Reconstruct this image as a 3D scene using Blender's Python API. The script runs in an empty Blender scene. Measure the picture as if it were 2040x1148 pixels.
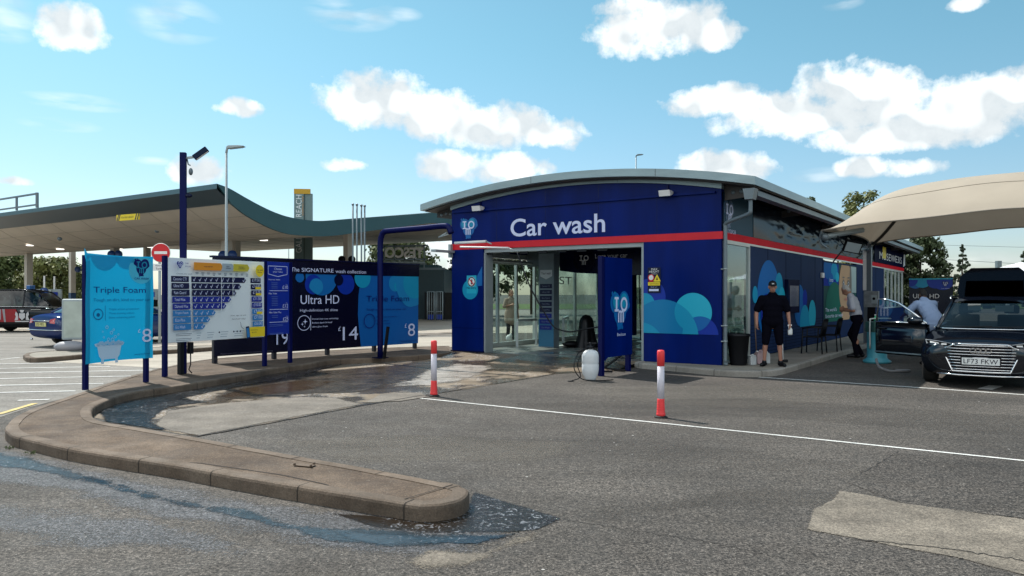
import bpy, bmesh, math, random
from mathutils import Vector, Matrix, noise
random.seed(7)
# ---------------------------------------------------------------- camera
F, CX, HY, HC = 1520.0, 1020.0, 587.0, 1.62      # focal length in photo pixels, centre column, horizon row, eye height
S = bpy.context.scene
COL = S.collection
cd = bpy.data.cameras.new('camera'); cam = bpy.data.objects.new('camera', cd); COL.objects.link(cam)
cam.location = (0, 0, HC); cam.rotation_euler = (math.pi/2, 0, 0)
cd.sensor_width = 36.0; cd.lens = F/2040*36.0; cd.shift_y = (HY-574)/2040.0
cd.clip_start = 0.05; cd.clip_end = 5000
S.camera = cam
S.view_settings.view_transform = 'Standard'; S.view_settings.look = 'None'
S.view_settings.gamma = 1; S.view_settings.exposure = 0.26
# ---------------------------------------------------------------- sun
SUN = Vector((-0.52, 0.56, 1.0)).normalized()     # towards the sun
sl = bpy.data.lights.new('sun', 'SUN'); sl.energy = 4.7; sl.angle = math.radians(0.55); sl.color = (1.0, 0.95, 0.87)
so = bpy.data.objects.new('sun', sl); COL.objects.link(so); so.location = SUN*60
so.rotation_euler = SUN.to_track_quat('Z', 'Y').to_euler()
# ---------------------------------------------------------------- sky with clouds (world shader, in azimuth / elevation)
W = bpy.data.worlds.new('World'); S.world = W; W.use_nodes = True
def build_world():
    nt = W.node_tree; N = nt.nodes; Lk = nt.links; N.clear()
    def nd(t, **k):
        n = N.new(t)
        for a, b in k.items(): setattr(n, a, b)
        return n
    def mth(op, a, b=None, c=None, clamp=False):
        n = nd('ShaderNodeMath', operation=op, use_clamp=clamp)
        for i, q in enumerate((a, b, c)):
            if q is None: continue
            if isinstance(q, (int, float)): n.inputs[i].default_value = q
            else: Lk.new(q, n.inputs[i])
        return n.outputs[0]
    out = nd('ShaderNodeOutputWorld'); bg = nd('ShaderNodeBackground'); bg.inputs[1].default_value = 0.096
    sky = nd('ShaderNodeTexSky', sky_type='NISHITA'); sky.sun_disc = False
    sky.sun_elevation = math.asin(SUN.z); sky.sun_rotation = math.atan2(SUN.x, SUN.y)
    sky.altitude = 0; sky.air_density = 1.0; sky.dust_density = 0.6; sky.ozone_density = 1.0
    tint = nd('ShaderNodeMix', data_type='RGBA', blend_type='MULTIPLY'); tint.inputs[0].default_value = 1
    tint.inputs[7].default_value = (0.89, 1.46, 1.15, 1); Lk.new(sky.outputs[0], tint.inputs[6])
    tc = nd('ShaderNodeTexCoord'); sep = nd('ShaderNodeSeparateXYZ'); Lk.new(tc.outputs['Generated'], sep.inputs[0])
    az = mth('ARCTAN2', sep.outputs[0], sep.outputs[1]); el = mth('ARCSINE', sep.outputs[2])
    cmb = nd('ShaderNodeCombineXYZ'); Lk.new(az, cmb.inputs[0]); Lk.new(el, cmb.inputs[1])
    tmix = nd('ShaderNodeMix', data_type='RGBA'); tmix.inputs[6].default_value = (1.0, 1.06, 1.2, 1); tmix.inputs[7].default_value = (.90, 1.35, 1.20, 1)
    tf = nd('ShaderNodeMapRange', interpolation_type='SMOOTHSTEP'); tf.inputs[1].default_value = -.02; tf.inputs[2].default_value = .36; Lk.new(el, tf.inputs[0]); Lk.new(tf.outputs[0], tmix.inputs[0]); Lk.new(tmix.outputs[2], tint.inputs[7])
    def noi(scale, det, rough=0.55, off=0.0):
        mp = nd('ShaderNodeVectorMath', operation='ADD'); Lk.new(cmb.outputs[0], mp.inputs[0]); mp.inputs[1].default_value = (off, off*1.7, off*.3)
        n = nd('ShaderNodeTexNoise'); n.inputs['Scale'].default_value = scale; n.inputs['Detail'].default_value = det
        n.inputs['Roughness'].default_value = rough; Lk.new(mp.outputs[0], n.inputs['Vector']); return n.outputs[0]
    n1 = noi(13, 7, .6); ns = noi(11, 2, .5); nu = noi(11, 2, .5, .012); n2 = noi(40, 5, .6, 3.0); n3 = noi(9, 4, .5, 7.0)
    # cloud lobes: centre px, py, radius x, radius y, weight, photo pixels turned into angles
    lobes = [(137,62,75,48,1,0),(478,217,48,18,.8,0),(740,205,100,62,1,0),(860,232,120,50,1,0),(985,255,120,48,1,0),(1100,268,60,36,.9,0),
      (900,335,90,32,.9,0),(1010,338,90,34,.9,0),(1310,68,130,55,1,0),(1250,15,60,22,.5,0),(1400,70,70,35,.8,0),
      (1440,335,100,38,1,0),(400,340,60,32,.9,0),(1420,205,110,32,.85,0),(1560,235,140,50,.9,0),(1690,175,110,60,.95,0),(1780,200,70,60,.9,0),(1800,265,190,45,.95,0),(1715,222,100,50,1.15,0),
      (1960,215,120,75,1,0),(2030,200,80,70,1,0),(1715,335,60,22,.9,0),(1820,335,70,20,.7,0),(1925,8,45,16,.8,0),(30,362,34,9,.7,0),(680,330,40,14,.6,0),
      (150,205,110,18,.34,1),(120,250,80,14,.25,1),(350,45,90,45,.3,1),(700,30,90,35,.32,1),(20,40,60,50,.3,1),(310,322,45,9,.4,1),(650,200,30,22,.35,1),(1250,700,50,10,.1,1),
      (1900,520,200,20,.3,1),(870,520,60,40,.4,0),(1640,350,60,16,.3,1),(1680,8,40,14,.3,1),(800,30,40,14,.25,1)]
    extra = random.Random(3)
    acc = None; wsp = None
    pts = []
    for (px, py, rx, ry, w, kind) in lobes:
        X = (px-CX)/F; Z = (HY-py)/F; a = math.atan2(X, 1); e = math.atan2(Z, math.hypot(X, 1))
        pts.append((a, e, rx/F*math.cos(a)**2*1.02, ry/F*math.cos(a), w, kind))
    for k in range(24):                                 # unseen clouds added behind the camera as fill light
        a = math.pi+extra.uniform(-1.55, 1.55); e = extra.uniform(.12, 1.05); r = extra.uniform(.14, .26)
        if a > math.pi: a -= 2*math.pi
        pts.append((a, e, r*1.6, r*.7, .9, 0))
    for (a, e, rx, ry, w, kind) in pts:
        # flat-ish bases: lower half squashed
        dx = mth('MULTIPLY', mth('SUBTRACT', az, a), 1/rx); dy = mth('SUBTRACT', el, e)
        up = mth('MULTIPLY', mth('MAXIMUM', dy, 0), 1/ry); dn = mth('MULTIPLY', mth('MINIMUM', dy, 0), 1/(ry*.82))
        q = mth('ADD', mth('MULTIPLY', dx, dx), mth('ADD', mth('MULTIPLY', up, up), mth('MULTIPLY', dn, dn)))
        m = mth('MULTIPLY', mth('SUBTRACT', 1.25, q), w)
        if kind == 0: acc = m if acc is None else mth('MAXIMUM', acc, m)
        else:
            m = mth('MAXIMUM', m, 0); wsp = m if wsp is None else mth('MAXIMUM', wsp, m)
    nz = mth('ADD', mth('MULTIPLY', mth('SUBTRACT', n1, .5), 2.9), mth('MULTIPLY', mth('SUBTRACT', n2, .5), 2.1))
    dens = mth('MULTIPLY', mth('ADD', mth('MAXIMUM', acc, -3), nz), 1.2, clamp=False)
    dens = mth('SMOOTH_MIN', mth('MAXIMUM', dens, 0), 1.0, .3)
    streak = nd('ShaderNodeTexNoise'); mp = nd('ShaderNodeMapping'); Lk.new(cmb.outputs[0], mp.inputs[0]); mp.inputs['Scale'].default_value = (14, 60, 1); mp.inputs['Rotation'].default_value = (0, 0, -.25)
    Lk.new(mp.outputs[0], streak.inputs[0]); streak.inputs['Scale'].default_value = 1; streak.inputs['Detail'].default_value = 5
    wd = mth('MULTIPLY', mth('MULTIPLY', wsp, mth('MAXIMUM', mth('SUBTRACT', streak.outputs[0], .38), 0)), 5.0, clamp=True)
    alpha = mth('MAXIMUM', mth('MULTIPLY', dens, .98, clamp=True), mth('MULTIPLY', wd, .8, clamp=True), clamp=True)
    # cloud brightness: white with soft grey hollows
    shade = mth('MULTIPLY_ADD', mth('SUBTRACT', n3, .5), 3.0, 9.8); shade = mth('ADD', shade, mth('MULTIPLY', mth('SUBTRACT', ns, nu), 42.0)); shade = mth('MAXIMUM', mth('MINIMUM', shade, 11.2), 7.6)
    shade = mth('ADD', shade, mth('MULTIPLY', mth('SUBTRACT', n2, .5), 2.5))
    bk = nd('ShaderNodeMapRange', interpolation_type='SMOOTHSTEP'); bk.inputs[1].default_value = .15; bk.inputs[2].default_value = -.55; bk.inputs[3].default_value = 1.0; bk.inputs[4].default_value = 1.75   # boosts the added rear clouds to lift fill on camera-facing surfaces
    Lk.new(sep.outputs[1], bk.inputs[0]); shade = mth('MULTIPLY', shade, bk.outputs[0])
    cc = nd('ShaderNodeCombineColor'); Lk.new(mth('MULTIPLY_ADD', shade, 1.12, -1.45), cc.inputs[0]); Lk.new(mth('MULTIPLY_ADD', shade, 1.03, -.2), cc.inputs[1]); Lk.new(mth('MULTIPLY_ADD', shade, .92, .9), cc.inputs[2])
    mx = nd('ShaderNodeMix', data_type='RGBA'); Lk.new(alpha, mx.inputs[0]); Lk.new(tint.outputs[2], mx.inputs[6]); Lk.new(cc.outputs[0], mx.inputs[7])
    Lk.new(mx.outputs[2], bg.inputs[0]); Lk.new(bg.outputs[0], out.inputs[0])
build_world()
# ---------------------------------------------------------------- materials
MATS = {}
def mat(name, col, rough=.6, metal=0.0, spec=.5, var=0.0, vscale=3.0, bump=0.0, bscale=40.0, coat=0.0, col2=None, stretch=(1,1,1), rvar=0.0, emit=None, detail=4, fg=None):
    if name in MATS: return MATS[name]
    m = bpy.data.materials.new(name); m.use_nodes = True; nt = m.node_tree; b = nt.nodes['Principled BSDF']
    b.inputs['Base Color'].default_value = (*col, 1); b.inputs['Roughness'].default_value = rough
    b.inputs['Metallic'].default_value = metal; b.inputs['Specular IOR Level'].default_value = spec
    b.inputs['Coat Weight'].default_value = coat; b.inputs['Coat Roughness'].default_value = .04
    if emit: b.inputs['Emission Color'].default_value = (*emit[0], 1); b.inputs['Emission Strength'].default_value = emit[1]
    if var or bump or rvar or col2:
        tc = nt.nodes.new('ShaderNodeTexCoord'); mp = nt.nodes.new('ShaderNodeMapping'); mp.inputs['Scale'].default_value = stretch
        nt.links.new(tc.outputs['Object'], mp.inputs[0])
        n = nt.nodes.new('ShaderNodeTexNoise'); n.inputs['Scale'].default_value = vscale; n.inputs['Detail'].default_value = detail; nt.links.new(mp.outputs[0], n.inputs[0])
        if var or col2:
            r = nt.nodes.new('ShaderNodeValToRGB'); r.color_ramp.elements[0].position = .32; r.color_ramp.elements[1].position = .68
            c2 = col2 or tuple(min(1, c*(1+var)) for c in col); c1 = col if col2 else tuple(c*(1-var) for c in col)
            r.color_ramp.elements[0].color = (*c1, 1); r.color_ramp.elements[1].color = (*c2, 1)
            nt.links.new(n.outputs[0], r.inputs[0]); nt.links.new(r.outputs[0], b.inputs['Base Color'])
        if rvar:
            q = nt.nodes.new('ShaderNodeMapRange'); q.inputs[3].default_value = max(.02, rough-rvar); q.inputs[4].default_value = min(1, rough+rvar)
            nt.links.new(n.outputs[0], q.inputs[0]); nt.links.new(q.outputs[0], b.inputs['Roughness'])
        if bump:
            n2 = nt.nodes.new('ShaderNodeTexNoise'); n2.inputs['Scale'].default_value = bscale; n2.inputs['Detail'].default_value = 3; nt.links.new(mp.outputs[0], n2.inputs[0])
            bp = nt.nodes.new('ShaderNodeBump'); bp.inputs['Strength'].default_value = bump; bp.inputs['Distance'].default_value = .01
            nt.links.new(n2.outputs[0], bp.inputs['Height']); nt.links.new(bp.outputs[0], b.inputs['Normal'])
    if fg is not None:                                   # satin vinyl: a matt print under an even, weak sheen
        df = nt.nodes.new('ShaderNodeBsdfDiffuse'); gl = nt.nodes.new('ShaderNodeBsdfGlossy'); ms = nt.nodes.new('ShaderNodeMixShader')
        gl.inputs['Roughness'].default_value = rough; gl.inputs[0].default_value = (.85,.92,1,1); ms.inputs[0].default_value = fg; df.inputs[0].default_value = (*col, 1)
        if b.inputs['Base Color'].links: nt.links.new(b.inputs['Base Color'].links[0].from_socket, df.inputs[0])
        if b.inputs['Normal'].links:
            for q in (df, gl): nt.links.new(b.inputs['Normal'].links[0].from_socket, q.inputs['Normal'])
        nt.links.new(df.outputs[0], ms.inputs[1]); nt.links.new(gl.outputs[0], ms.inputs[2]); nt.links.new(ms.outputs[0], nt.nodes['Material Output'].inputs[0])
    MATS[name] = m; return m
def glass(name, tint=(.8,.9,.88), gloss=.1, rough=.02, haze=0.0):
    if name in MATS: return MATS[name]
    m = bpy.data.materials.new(name); m.use_nodes = True; nt = m.node_tree; nt.nodes.clear()
    o = nt.nodes.new('ShaderNodeOutputMaterial'); t = nt.nodes.new('ShaderNodeBsdfTransparent'); g = nt.nodes.new('ShaderNodeBsdfGlossy')
    t.inputs[0].default_value = (*tint, 1); g.inputs['Roughness'].default_value = rough; g.inputs[0].default_value = (.9,.95,1,1)
    lw = nt.nodes.new('ShaderNodeLayerWeight'); lw.inputs[0].default_value = .5; fr = nt.nodes.new('ShaderNodeMath'); fr.operation = 'POWER'; fr.inputs[1].default_value = 5; nt.links.new(lw.outputs['Facing'], fr.inputs[0])
    ad = nt.nodes.new('ShaderNodeMath'); ad.operation = 'ADD'; ad.use_clamp = True; ad.inputs[1].default_value = gloss; nt.links.new(fr.outputs[0], ad.inputs[0])
    mx = nt.nodes.new('ShaderNodeMixShader'); nt.links.new(ad.outputs[0], mx.inputs[0]); nt.links.new(t.outputs[0], mx.inputs[1]); nt.links.new(g.outputs[0], mx.inputs[2])
    last = mx
    if haze:
        d = nt.nodes.new('ShaderNodeBsdfDiffuse'); d.inputs[0].default_value = (.55,.62,.6,1)
        m2 = nt.nodes.new('ShaderNodeMixShader')
        tc = nt.nodes.new('ShaderNodeTexCoord'); n = nt.nodes.new('ShaderNodeTexNoise'); n.inputs['Scale'].default_value = 1.6; n.inputs['Detail'].default_value = 6
        nt.links.new(tc.outputs['Object'], n.inputs[0]); mr = nt.nodes.new('ShaderNodeMapRange'); mr.inputs[1].default_value = .3; mr.inputs[2].default_value = .75; mr.inputs[3].default_value = haze*.4; mr.inputs[4].default_value = min(1, haze*1.6)
        nt.links.new(n.outputs[0], mr.inputs[0]); nt.links.new(mr.outputs[0], m2.inputs[0]); nt.links.new(mx.outputs[0], m2.inputs[1]); nt.links.new(d.outputs[0], m2.inputs[2]); last = m2
    nt.links.new(last.outputs[0], o.inputs[0]); MATS[name] = m; return m
def ground_mat(name, c_lo, c_hi, grain=.5, gscale=90, big=(.35,), wet=0.0, wetcol=(.05,.035,.02), rough=.85, bump=.6, foam=0.0, bigscale=.5, speck=0.0, tint=None):
    """asphalt / concrete: large blotches, fine stone grain, optional wet film and dried foam"""
    m = bpy.data.materials.new(name); m.use_nodes = True; nt = m.node_tree; L = nt.links; b = nt.nodes['Principled BSDF']
    tc = nt.nodes.new('ShaderNodeTexCoord')
    def noi(s, d=4, r=.55, st=None):
        n = nt.nodes.new('ShaderNodeTexNoise'); n.inputs['Scale'].default_value = s; n.inputs['Detail'].default_value = d; n.inputs['Roughness'].default_value = r
        if st:
            mp = nt.nodes.new('ShaderNodeMapping'); mp.inputs['Scale'].default_value = st; mp.inputs['Rotation'].default_value = (0,0,.6); L.new(tc.outputs['Object'], mp.inputs[0]); L.new(mp.outputs[0], n.inputs[0])
        else: L.new(tc.outputs['Object'], n.inputs[0])
        return n.outputs[0]
    def mr(x, a, c, lo, hi):
        q = nt.nodes.new('ShaderNodeMapRange'); q.inputs[1].default_value = a; q.inputs[2].default_value = c; q.inputs[3].default_value = lo; q.inputs[4].default_value = hi; L.new(x, q.inputs[0]); return q.outputs[0]
    def mix(f, a, c, mode='MIX'):
        q = nt.nodes.new('ShaderNodeMix'); q.data_type = 'RGBA'; q.blend_type = mode
        if isinstance(f, float): q.inputs[0].default_value = f
        else: L.new(f, q.inputs[0])
        for s, v in ((6, a), (7, c)):
            if isinstance(v, tuple): q.inputs[s].default_value = (*v, 1)
            else: L.new(v, q.inputs[s])
        return q.outputs[2]
    def ml(a, c):
        q = nt.nodes.new('ShaderNodeMath'); q.operation = 'MULTIPLY'; L.new(a, q.inputs[0])
        if isinstance(c, float): q.inputs[1].default_value = c
        else: L.new(c, q.inputs[1])
        return q.outputs[0]
    col = mix(mr(noi(bigscale, 6, .6), .3, .7, 0, 1), c_lo, c_hi)
    st = mr(noi(.35, 5, .65, (1, 5, 1)), .35, .7, .80, 1.15)
    g1 = mr(noi(gscale, 2, .7), .37, .63, 1-grain, 1+grain); g2 = mr(noi(gscale*2.7, 1), .36, .64, 1-grain*.7, 1+grain*.7)
    g3 = mr(noi(gscale*.33, 3, .65), .36, .64, 1-grain*.45, 1+grain*.45); sc = ml(ml(ml(g1, g2), g3), st); v = nt.nodes.new('ShaderNodeVectorMath'); v.operation = 'SCALE'; L.new(col, v.inputs[0]); L.new(sc, v.inputs['Scale']); col = v.outputs[0]
    if speck:
        sp = mr(noi(gscale*1.1, 1, .5), .68, .77, 0, 1); col = mix(ml(sp, speck), col, (.5,.48,.44))
    rgh = mr(noi(3, 4), .3, .7, rough-.08, min(1, rough+.1))
    bpstr = bump
    if wet:
        wm = mr(noi(.75, 7, .62), .52-wet*.35, .60-wet*.3, 0, 1)
        dk = nt.nodes.new('ShaderNodeMix'); dk.data_type = 'RGBA'; dk.blend_type = 'MIX'
        dark = mix(mr(noi(1.3, 5), .35, .65, 0, 1), wetcol, tuple(c*2.2 for c in wetcol))
        col = mix(ml(wm, .85), col, dark)
        q = nt.nodes.new('ShaderNodeMix'); q.data_type = 'FLOAT'; L.new(wm, q.inputs[0]); L.new(rgh, q.inputs[2]); q.inputs[3].default_value = .12; rgh = q.outputs[0]
    if foam:
        fm = ml(mr(noi(28, 5, .7), .60-foam*.08, .66-foam*.08, 0, 1), mr(noi(1.1, 3), .45, .6, 0, 1))
        col = mix(ml(fm, .8), col, (.6,.62,.66))
    L.new(col, b.inputs['Base Color']); L.new(rgh, b.inputs['Roughness']); b.inputs['Specular IOR Level'].default_value = .4
    bp = nt.nodes.new('ShaderNodeBump'); bp.inputs['Strength'].default_value = bpstr; bp.inputs['Distance'].default_value = .012
    L.new(noi(gscale*.9, 3, .65), bp.inputs['Height']); L.new(bp.outputs[0], b.inputs['Normal'])
    MATS[name] = m; return m
def water_mat(name, col, foam=.5, ripple=.15, fscale=22, rough=.04, th=.57):
    m = bpy.data.materials.new(name); m.use_nodes = True; nt = m.node_tree; L = nt.links; b = nt.nodes['Principled BSDF']
    tc = nt.nodes.new('ShaderNodeTexCoord')
    n = nt.nodes.new('ShaderNodeTexNoise'); n.inputs['Scale'].default_value = fscale; n.inputs['Detail'].default_value = 6; n.inputs['Roughness'].default_value = .65; n.inputs['Distortion'].default_value = 1.6; L.new(tc.outputs['Object'], n.inputs[0])
    k = nt.nodes.new('ShaderNodeTexNoise'); k.inputs['Scale'].default_value = 1.3; k.inputs['Detail'].default_value = 4; L.new(tc.outputs['Object'], k.inputs[0])
    r = nt.nodes.new('ShaderNodeMapRange'); r.inputs[1].default_value = th; r.inputs[2].default_value = th+.20; L.new(n.outputs[0], r.inputs[0])
    r2 = nt.nodes.new('ShaderNodeMapRange'); r2.inputs[1].default_value = .56-.2*foam; r2.inputs[2].default_value = .66-.2*foam; L.new(k.outputs[0], r2.inputs[0])
    mu = nt.nodes.new('ShaderNodeMath'); mu.operation = 'MULTIPLY'; L.new(r.outputs[0], mu.inputs[0]); L.new(r2.outputs[0], mu.inputs[1])
    mx = nt.nodes.new('ShaderNodeMix'); mx.data_type = 'RGBA'; mx.inputs[6].default_value = (*col, 1); mx.inputs[7].default_value = (.36,.38,.42,1); L.new(mu.outputs[0], mx.inputs[0]); L.new(mx.outputs[2], b.inputs['Base Color'])
    ro = nt.nodes.new('ShaderNodeMapRange'); ro.inputs[3].default_value = rough; ro.inputs[4].default_value = .6; L.new(mu.outputs[0], ro.inputs[0]); L.new(ro.outputs[0], b.inputs['Roughness'])
    bp = nt.nodes.new('ShaderNodeBump'); bp.inputs['Strength'].default_value = ripple; bp.inputs['Distance'].default_value = .01; L.new(n.outputs[0], bp.inputs['Height']); L.new(bp.outputs[0], b.inputs['Normal'])
    MATS[name] = m; return m
NAVY   = mat('navy panel', (.0004,.0105,.125), .30, fg=.010, var=.20, vscale=.9, stretch=(2.5,2.5,.5), detail=6)
NAVYD  = mat('dark navy gloss', (.002,.004,.030), .22, fg=.03)
NAVYP  = mat('navy post paint', (.002,.004,.065), .4, fg=.015)
INK    = mat('ink black blue', (.002,.002,.016), .25, fg=.03)
SLATE  = mat('slate cladding', (.010,.026,.085), .35, fg=.03, var=.1, vscale=.5)
RED    = mat('red stripe', (.60,.010,.022), .35, fg=.03, var=.06)
CYAN   = mat('cyan print', (.008,.29,.50), .3, fg=.03)
CYAN2  = mat('light cyan print', (.02,.42,.60), .3, fg=.03)
MIDB   = mat('mid blue print', (.006,.13,.42), .3, fg=.03)
BLUE   = mat('royal blue print', (.004,.030,.34), .3, fg=.03)
TEALP  = mat('teal blue print', (.004,.19,.42), .3, fg=.03)
PALE   = mat('pale lettering', (.62,.69,.95), .45)
WHITE  = mat('white paint', (.78,.79,.80), .45, var=.04)
BOARDW = mat('white board', (.74,.82,.86), .4)
ORANGE = mat('orange print', (.72,.28,.02), .5)
YELLOW = mat('yellow print', (.80,.62,.02), .5)
GREYP  = mat('grey metal panel', (.15,.19,.215), .45, metal=.3, var=.08, vscale=2)
GREYL  = mat('light grey metal', (.33,.39,.41), .45, metal=.2, var=.06)
ROOFG  = mat('roof edge metal', (.30,.40,.43), .45, metal=.25, var=.08, vscale=1.5, stretch=(1,1,6))
SOFFIT = mat('brown grey steel', (.055,.05,.048), .6, var=.15)
ALU    = mat('aluminium frame', (.60,.63,.62), .35, metal=.55, var=.05)
BLACK  = mat('black plastic', (.006,.006,.008), .4, fg=.025)
RUBBER = mat('black rubber', (.014,.014,.014), .8, bump=.2)
DARK   = mat('near black', (.004,.004,.005), .6, fg=.01)
GLASS  = glass('clear glass', (.80,.88,.84), .06)
GLASSH = glass('steamed glass', (.72,.84,.80), .05, haze=.32)
GLASSM = glass('mirrored film', (.10,.14,.18), .42, rough=.015)
# ---------------------------------------------------------------- mesh helper
def clip_poly(p, q):
    """Sutherland-Hodgman: polygon p clipped by convex polygon q (counter clockwise)"""
    out = list(p)
    for i in range(len(q)):
        a, b = q[i], q[(i+1) % len(q)]; inp, out = out, []
        if not inp: break
        def side(pt): return (b[0]-a[0])*(pt[1]-a[1])-(b[1]-a[1])*(pt[0]-a[0])
        for j in range(len(inp)):
            c, d = inp[j-1], inp[j]; sc, sd = side(c), side(d)
            if sd >= 0:
                if sc < 0: t = sc/(sc-sd); out.append((c[0]+(d[0]-c[0])*t, c[1]+(d[1]-c[1])*t))
                out.append(d)
            elif sc >= 0: t = sc/(sc-sd); out.append((c[0]+(d[0]-c[0])*t, c[1]+(d[1]-c[1])*t))
    return out
def circ(cx, cz, rx, rz=None, n=40, a0=0): rz = rz or rx; return [(cx+rx*math.cos(a0+2*math.pi*i/n), cz+rz*math.sin(a0+2*math.pi*i/n)) for i in range(n)]
def rect(x0, x1, z0, z1): return [(x0,z0),(x1,z0),(x1,z1),(x0,z1)]
_tc = {}
def text_mesh(s, bold=0.0):
    if s in _tc: return _tc[s]
    c = bpy.data.curves.new('t', 'FONT'); c.body = s; c.size = 1; c.resolution_u = 5; c.offset = bold
    o = bpy.data.objects.new('t', c); COL.objects.link(o); bpy.context.view_layer.update()
    me = bpy.data.meshes.new_from_object(o.evaluated_get(bpy.context.evaluated_depsgraph_get()))
    vs = [(v.co.x, v.co.y) for v in me.vertices]; fs = [tuple(p.vertices) for p in me.polygons]
    bpy.data.objects.remove(o); bpy.data.curves.remove(c); bpy.data.meshes.remove(me)
    _tc[s] = (vs, fs); return _tc[s]
class MB:
    def __init__(s, y0=0.0): s.v=[]; s.f=[]; s.mi=[]; s.sm=[]; s.m=[]; s.cur=0; s.smooth=False; s.y=y0; s.step=.0015
    def mat(s, m):
        if m not in s.m: s.m.append(m)
        s.cur = s.m.index(m); return s
    def add(s, vs, fs, smooth=None):
        b = len(s.v); s.v += [tuple(v) for v in vs]
        for f in fs: s.f.append(tuple(b+i for i in f)); s.mi.append(s.cur); s.sm.append(s.smooth if smooth is None else smooth)
        return s
    def box(s, x0, x1, y0, y1, z0, z1):
        return s.add([(x0,y0,z0),(x1,y0,z0),(x1,y1,z0),(x0,y1,z0),(x0,y0,z1),(x1,y0,z1),(x1,y1,z1),(x0,y1,z1)],
                     [(0,3,2,1),(4,5,6,7),(0,1,5,4),(1,2,6,5),(2,3,7,6),(3,0,4,7)])
    def bar(s, a, b, w, h):
        """box of section w x h between two points"""
        a, b = Vector(a), Vector(b); d = (b-a).normalized(); up = Vector((0,0,1)) if abs(d.z) < .95 else Vector((1,0,0))
        x = d.cross(up).normalized(); y = x.cross(d).normalized(); vs = []
        for p in (a, b):
            for (i, j) in ((-1,-1),(1,-1),(1,1),(-1,1)): vs.append(p+x*w/2*i+y*h/2*j)
        return s.add(vs, [(0,1,2,3),(7,6,5,4),(0,4,5,1),(1,5,6,2),(2,6,7,3),(3,7,4,0)])
    def prism(s, poly, a, b, plane='xz'):
        n = len(poly); f = {'xz': lambda p, t: (p[0], t, p[1]), 'xy': lambda p, t: (p[0], p[1], t), 'yz': lambda p, t: (t, p[0], p[1])}[plane]
        vs = [f(p, a) for p in poly]+[f(p, b) for p in poly]
        return s.add(vs, [tuple(range(n))[::-1], tuple(range(n, 2*n))]+[(i, (i+1)%n, n+(i+1)%n, n+i) for i in range(n)])
    def tube(s, pts, r, n=10, caps=True, sx=1.0, smooth=True):
        P = [Vector(p) for p in pts]; R = r if isinstance(r, (list, tuple)) else [r]*len(P); vs = []; fs = []
        t0 = (P[1]-P[0]).normalized(); up = Vector((0,0,1)) if abs(t0.z) < .9 else Vector((0,1,0)); u = t0.cross(up).normalized()
        for i, p in enumerate(P):
            t = (P[min(i+1, len(P)-1)]-P[max(i-1, 0)]).normalized(); u = (u-t*u.dot(t)).normalized(); w = t.cross(u)
            for k in range(n): a = 2*math.pi*k/n; vs.append(p+(u*math.cos(a)*sx+w*math.sin(a))*R[i])
        for i in range(len(P)-1):
            for k in range(n): fs.append((i*n+k, i*n+(k+1)%n, (i+1)*n+(k+1)%n, (i+1)*n+k))
        s.add(vs, fs, smooth)
        if caps:
            b = len(s.v)-len(vs); s.f.append(tuple(b+k for k in range(n))[::-1]); s.f.append(tuple(b+(len(P)-1)*n+k for k in range(n))); s.mi += [s.cur]*2; s.sm += [False]*2
        return s
    def lathe(s, prof, c=(0,0,0), n=24, axis='z', sx=1.0, sy=1.0):
        vs = []; fs = []
        for (r, z) in prof:
            for k in range(n):
                a = 2*math.pi*k/n; x, y = r*math.cos(a)*sx, r*math.sin(a)*sy
                vs.append({'z': (c[0]+x, c[1]+y, c[2]+z), 'x': (c[0]+z, c[1]+x, c[2]+y), 'y': (c[0]+x, c[1]+z, c[2]+y)}[axis])
        for i in range(len(prof)-1):
            for k in range(n): fs.append((i*n+k, i*n+(k+1)%n, (i+1)*n+(k+1)%n, (i+1)*n+k))
        fs.append(tuple(range(n))[::-1]); fs.append(tuple((len(prof)-1)*n+k for k in range(n)))
        return s.add(vs, fs, True)
    def ell(s, c, r, rot=None, nu=14, nv=9):
        vs = []; fs = []; R = rot or Matrix.Identity(3); C = Vector(c)
        for i in range(1, nv):
            th = math.pi*i/nv
            for k in range(nu): ph = 2*math.pi*k/nu; vs.append(C+R@Vector((r[0]*math.sin(th)*math.cos(ph), r[1]*math.sin(th)*math.sin(ph), r[2]*math.cos(th))))
        for i in range(nv-2):
            for k in range(nu): fs.append((i*nu+k, (i+1)*nu+k, (i+1)*nu+(k+1)%nu, i*nu+(k+1)%nu))
        t = len(vs); vs.append(C+R@Vector((0,0,r[2]))); vs.append(C-R@Vector((0,0,r[2])))
        for k in range(nu): fs.append((t, k, (k+1)%nu)); fs.append((t+1, (nv-2)*nu+(k+1)%nu, (nv-2)*nu+k))
        return s.add(vs, fs, True)
    def cap(s, a, b, ra, rb, n=12):
        """capsule with different end radii"""
        a, b = Vector(a), Vector(b); d = (b-a).normalized(); pts = []; rr = []
        for t in (-.999,-.85,-.6,-.3,0): pts.append(a+d*ra*t); rr.append(ra*math.sqrt(max(0,1-t*t))+1e-4)
        for t in (0.01,.3,.6,.85,.999): pts.append(b+d*rb*t); rr.append(rb*math.sqrt(max(0,1-t*t))+1e-4)
        return s.tube(pts, rr, n)
    # flat artwork in the local xz plane, each new shape a hair in front of the last
    def flat(s, poly, m=None, clip=None, step=True):
        if m: s.mat(m)
        if clip is not None: poly = clip_poly(poly, clip)
        if len(poly) < 3: return s
        if step: s.y -= s.step
        return s.add([(p[0], s.y, p[1]) for p in poly], [tuple(range(len(poly)))])
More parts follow.
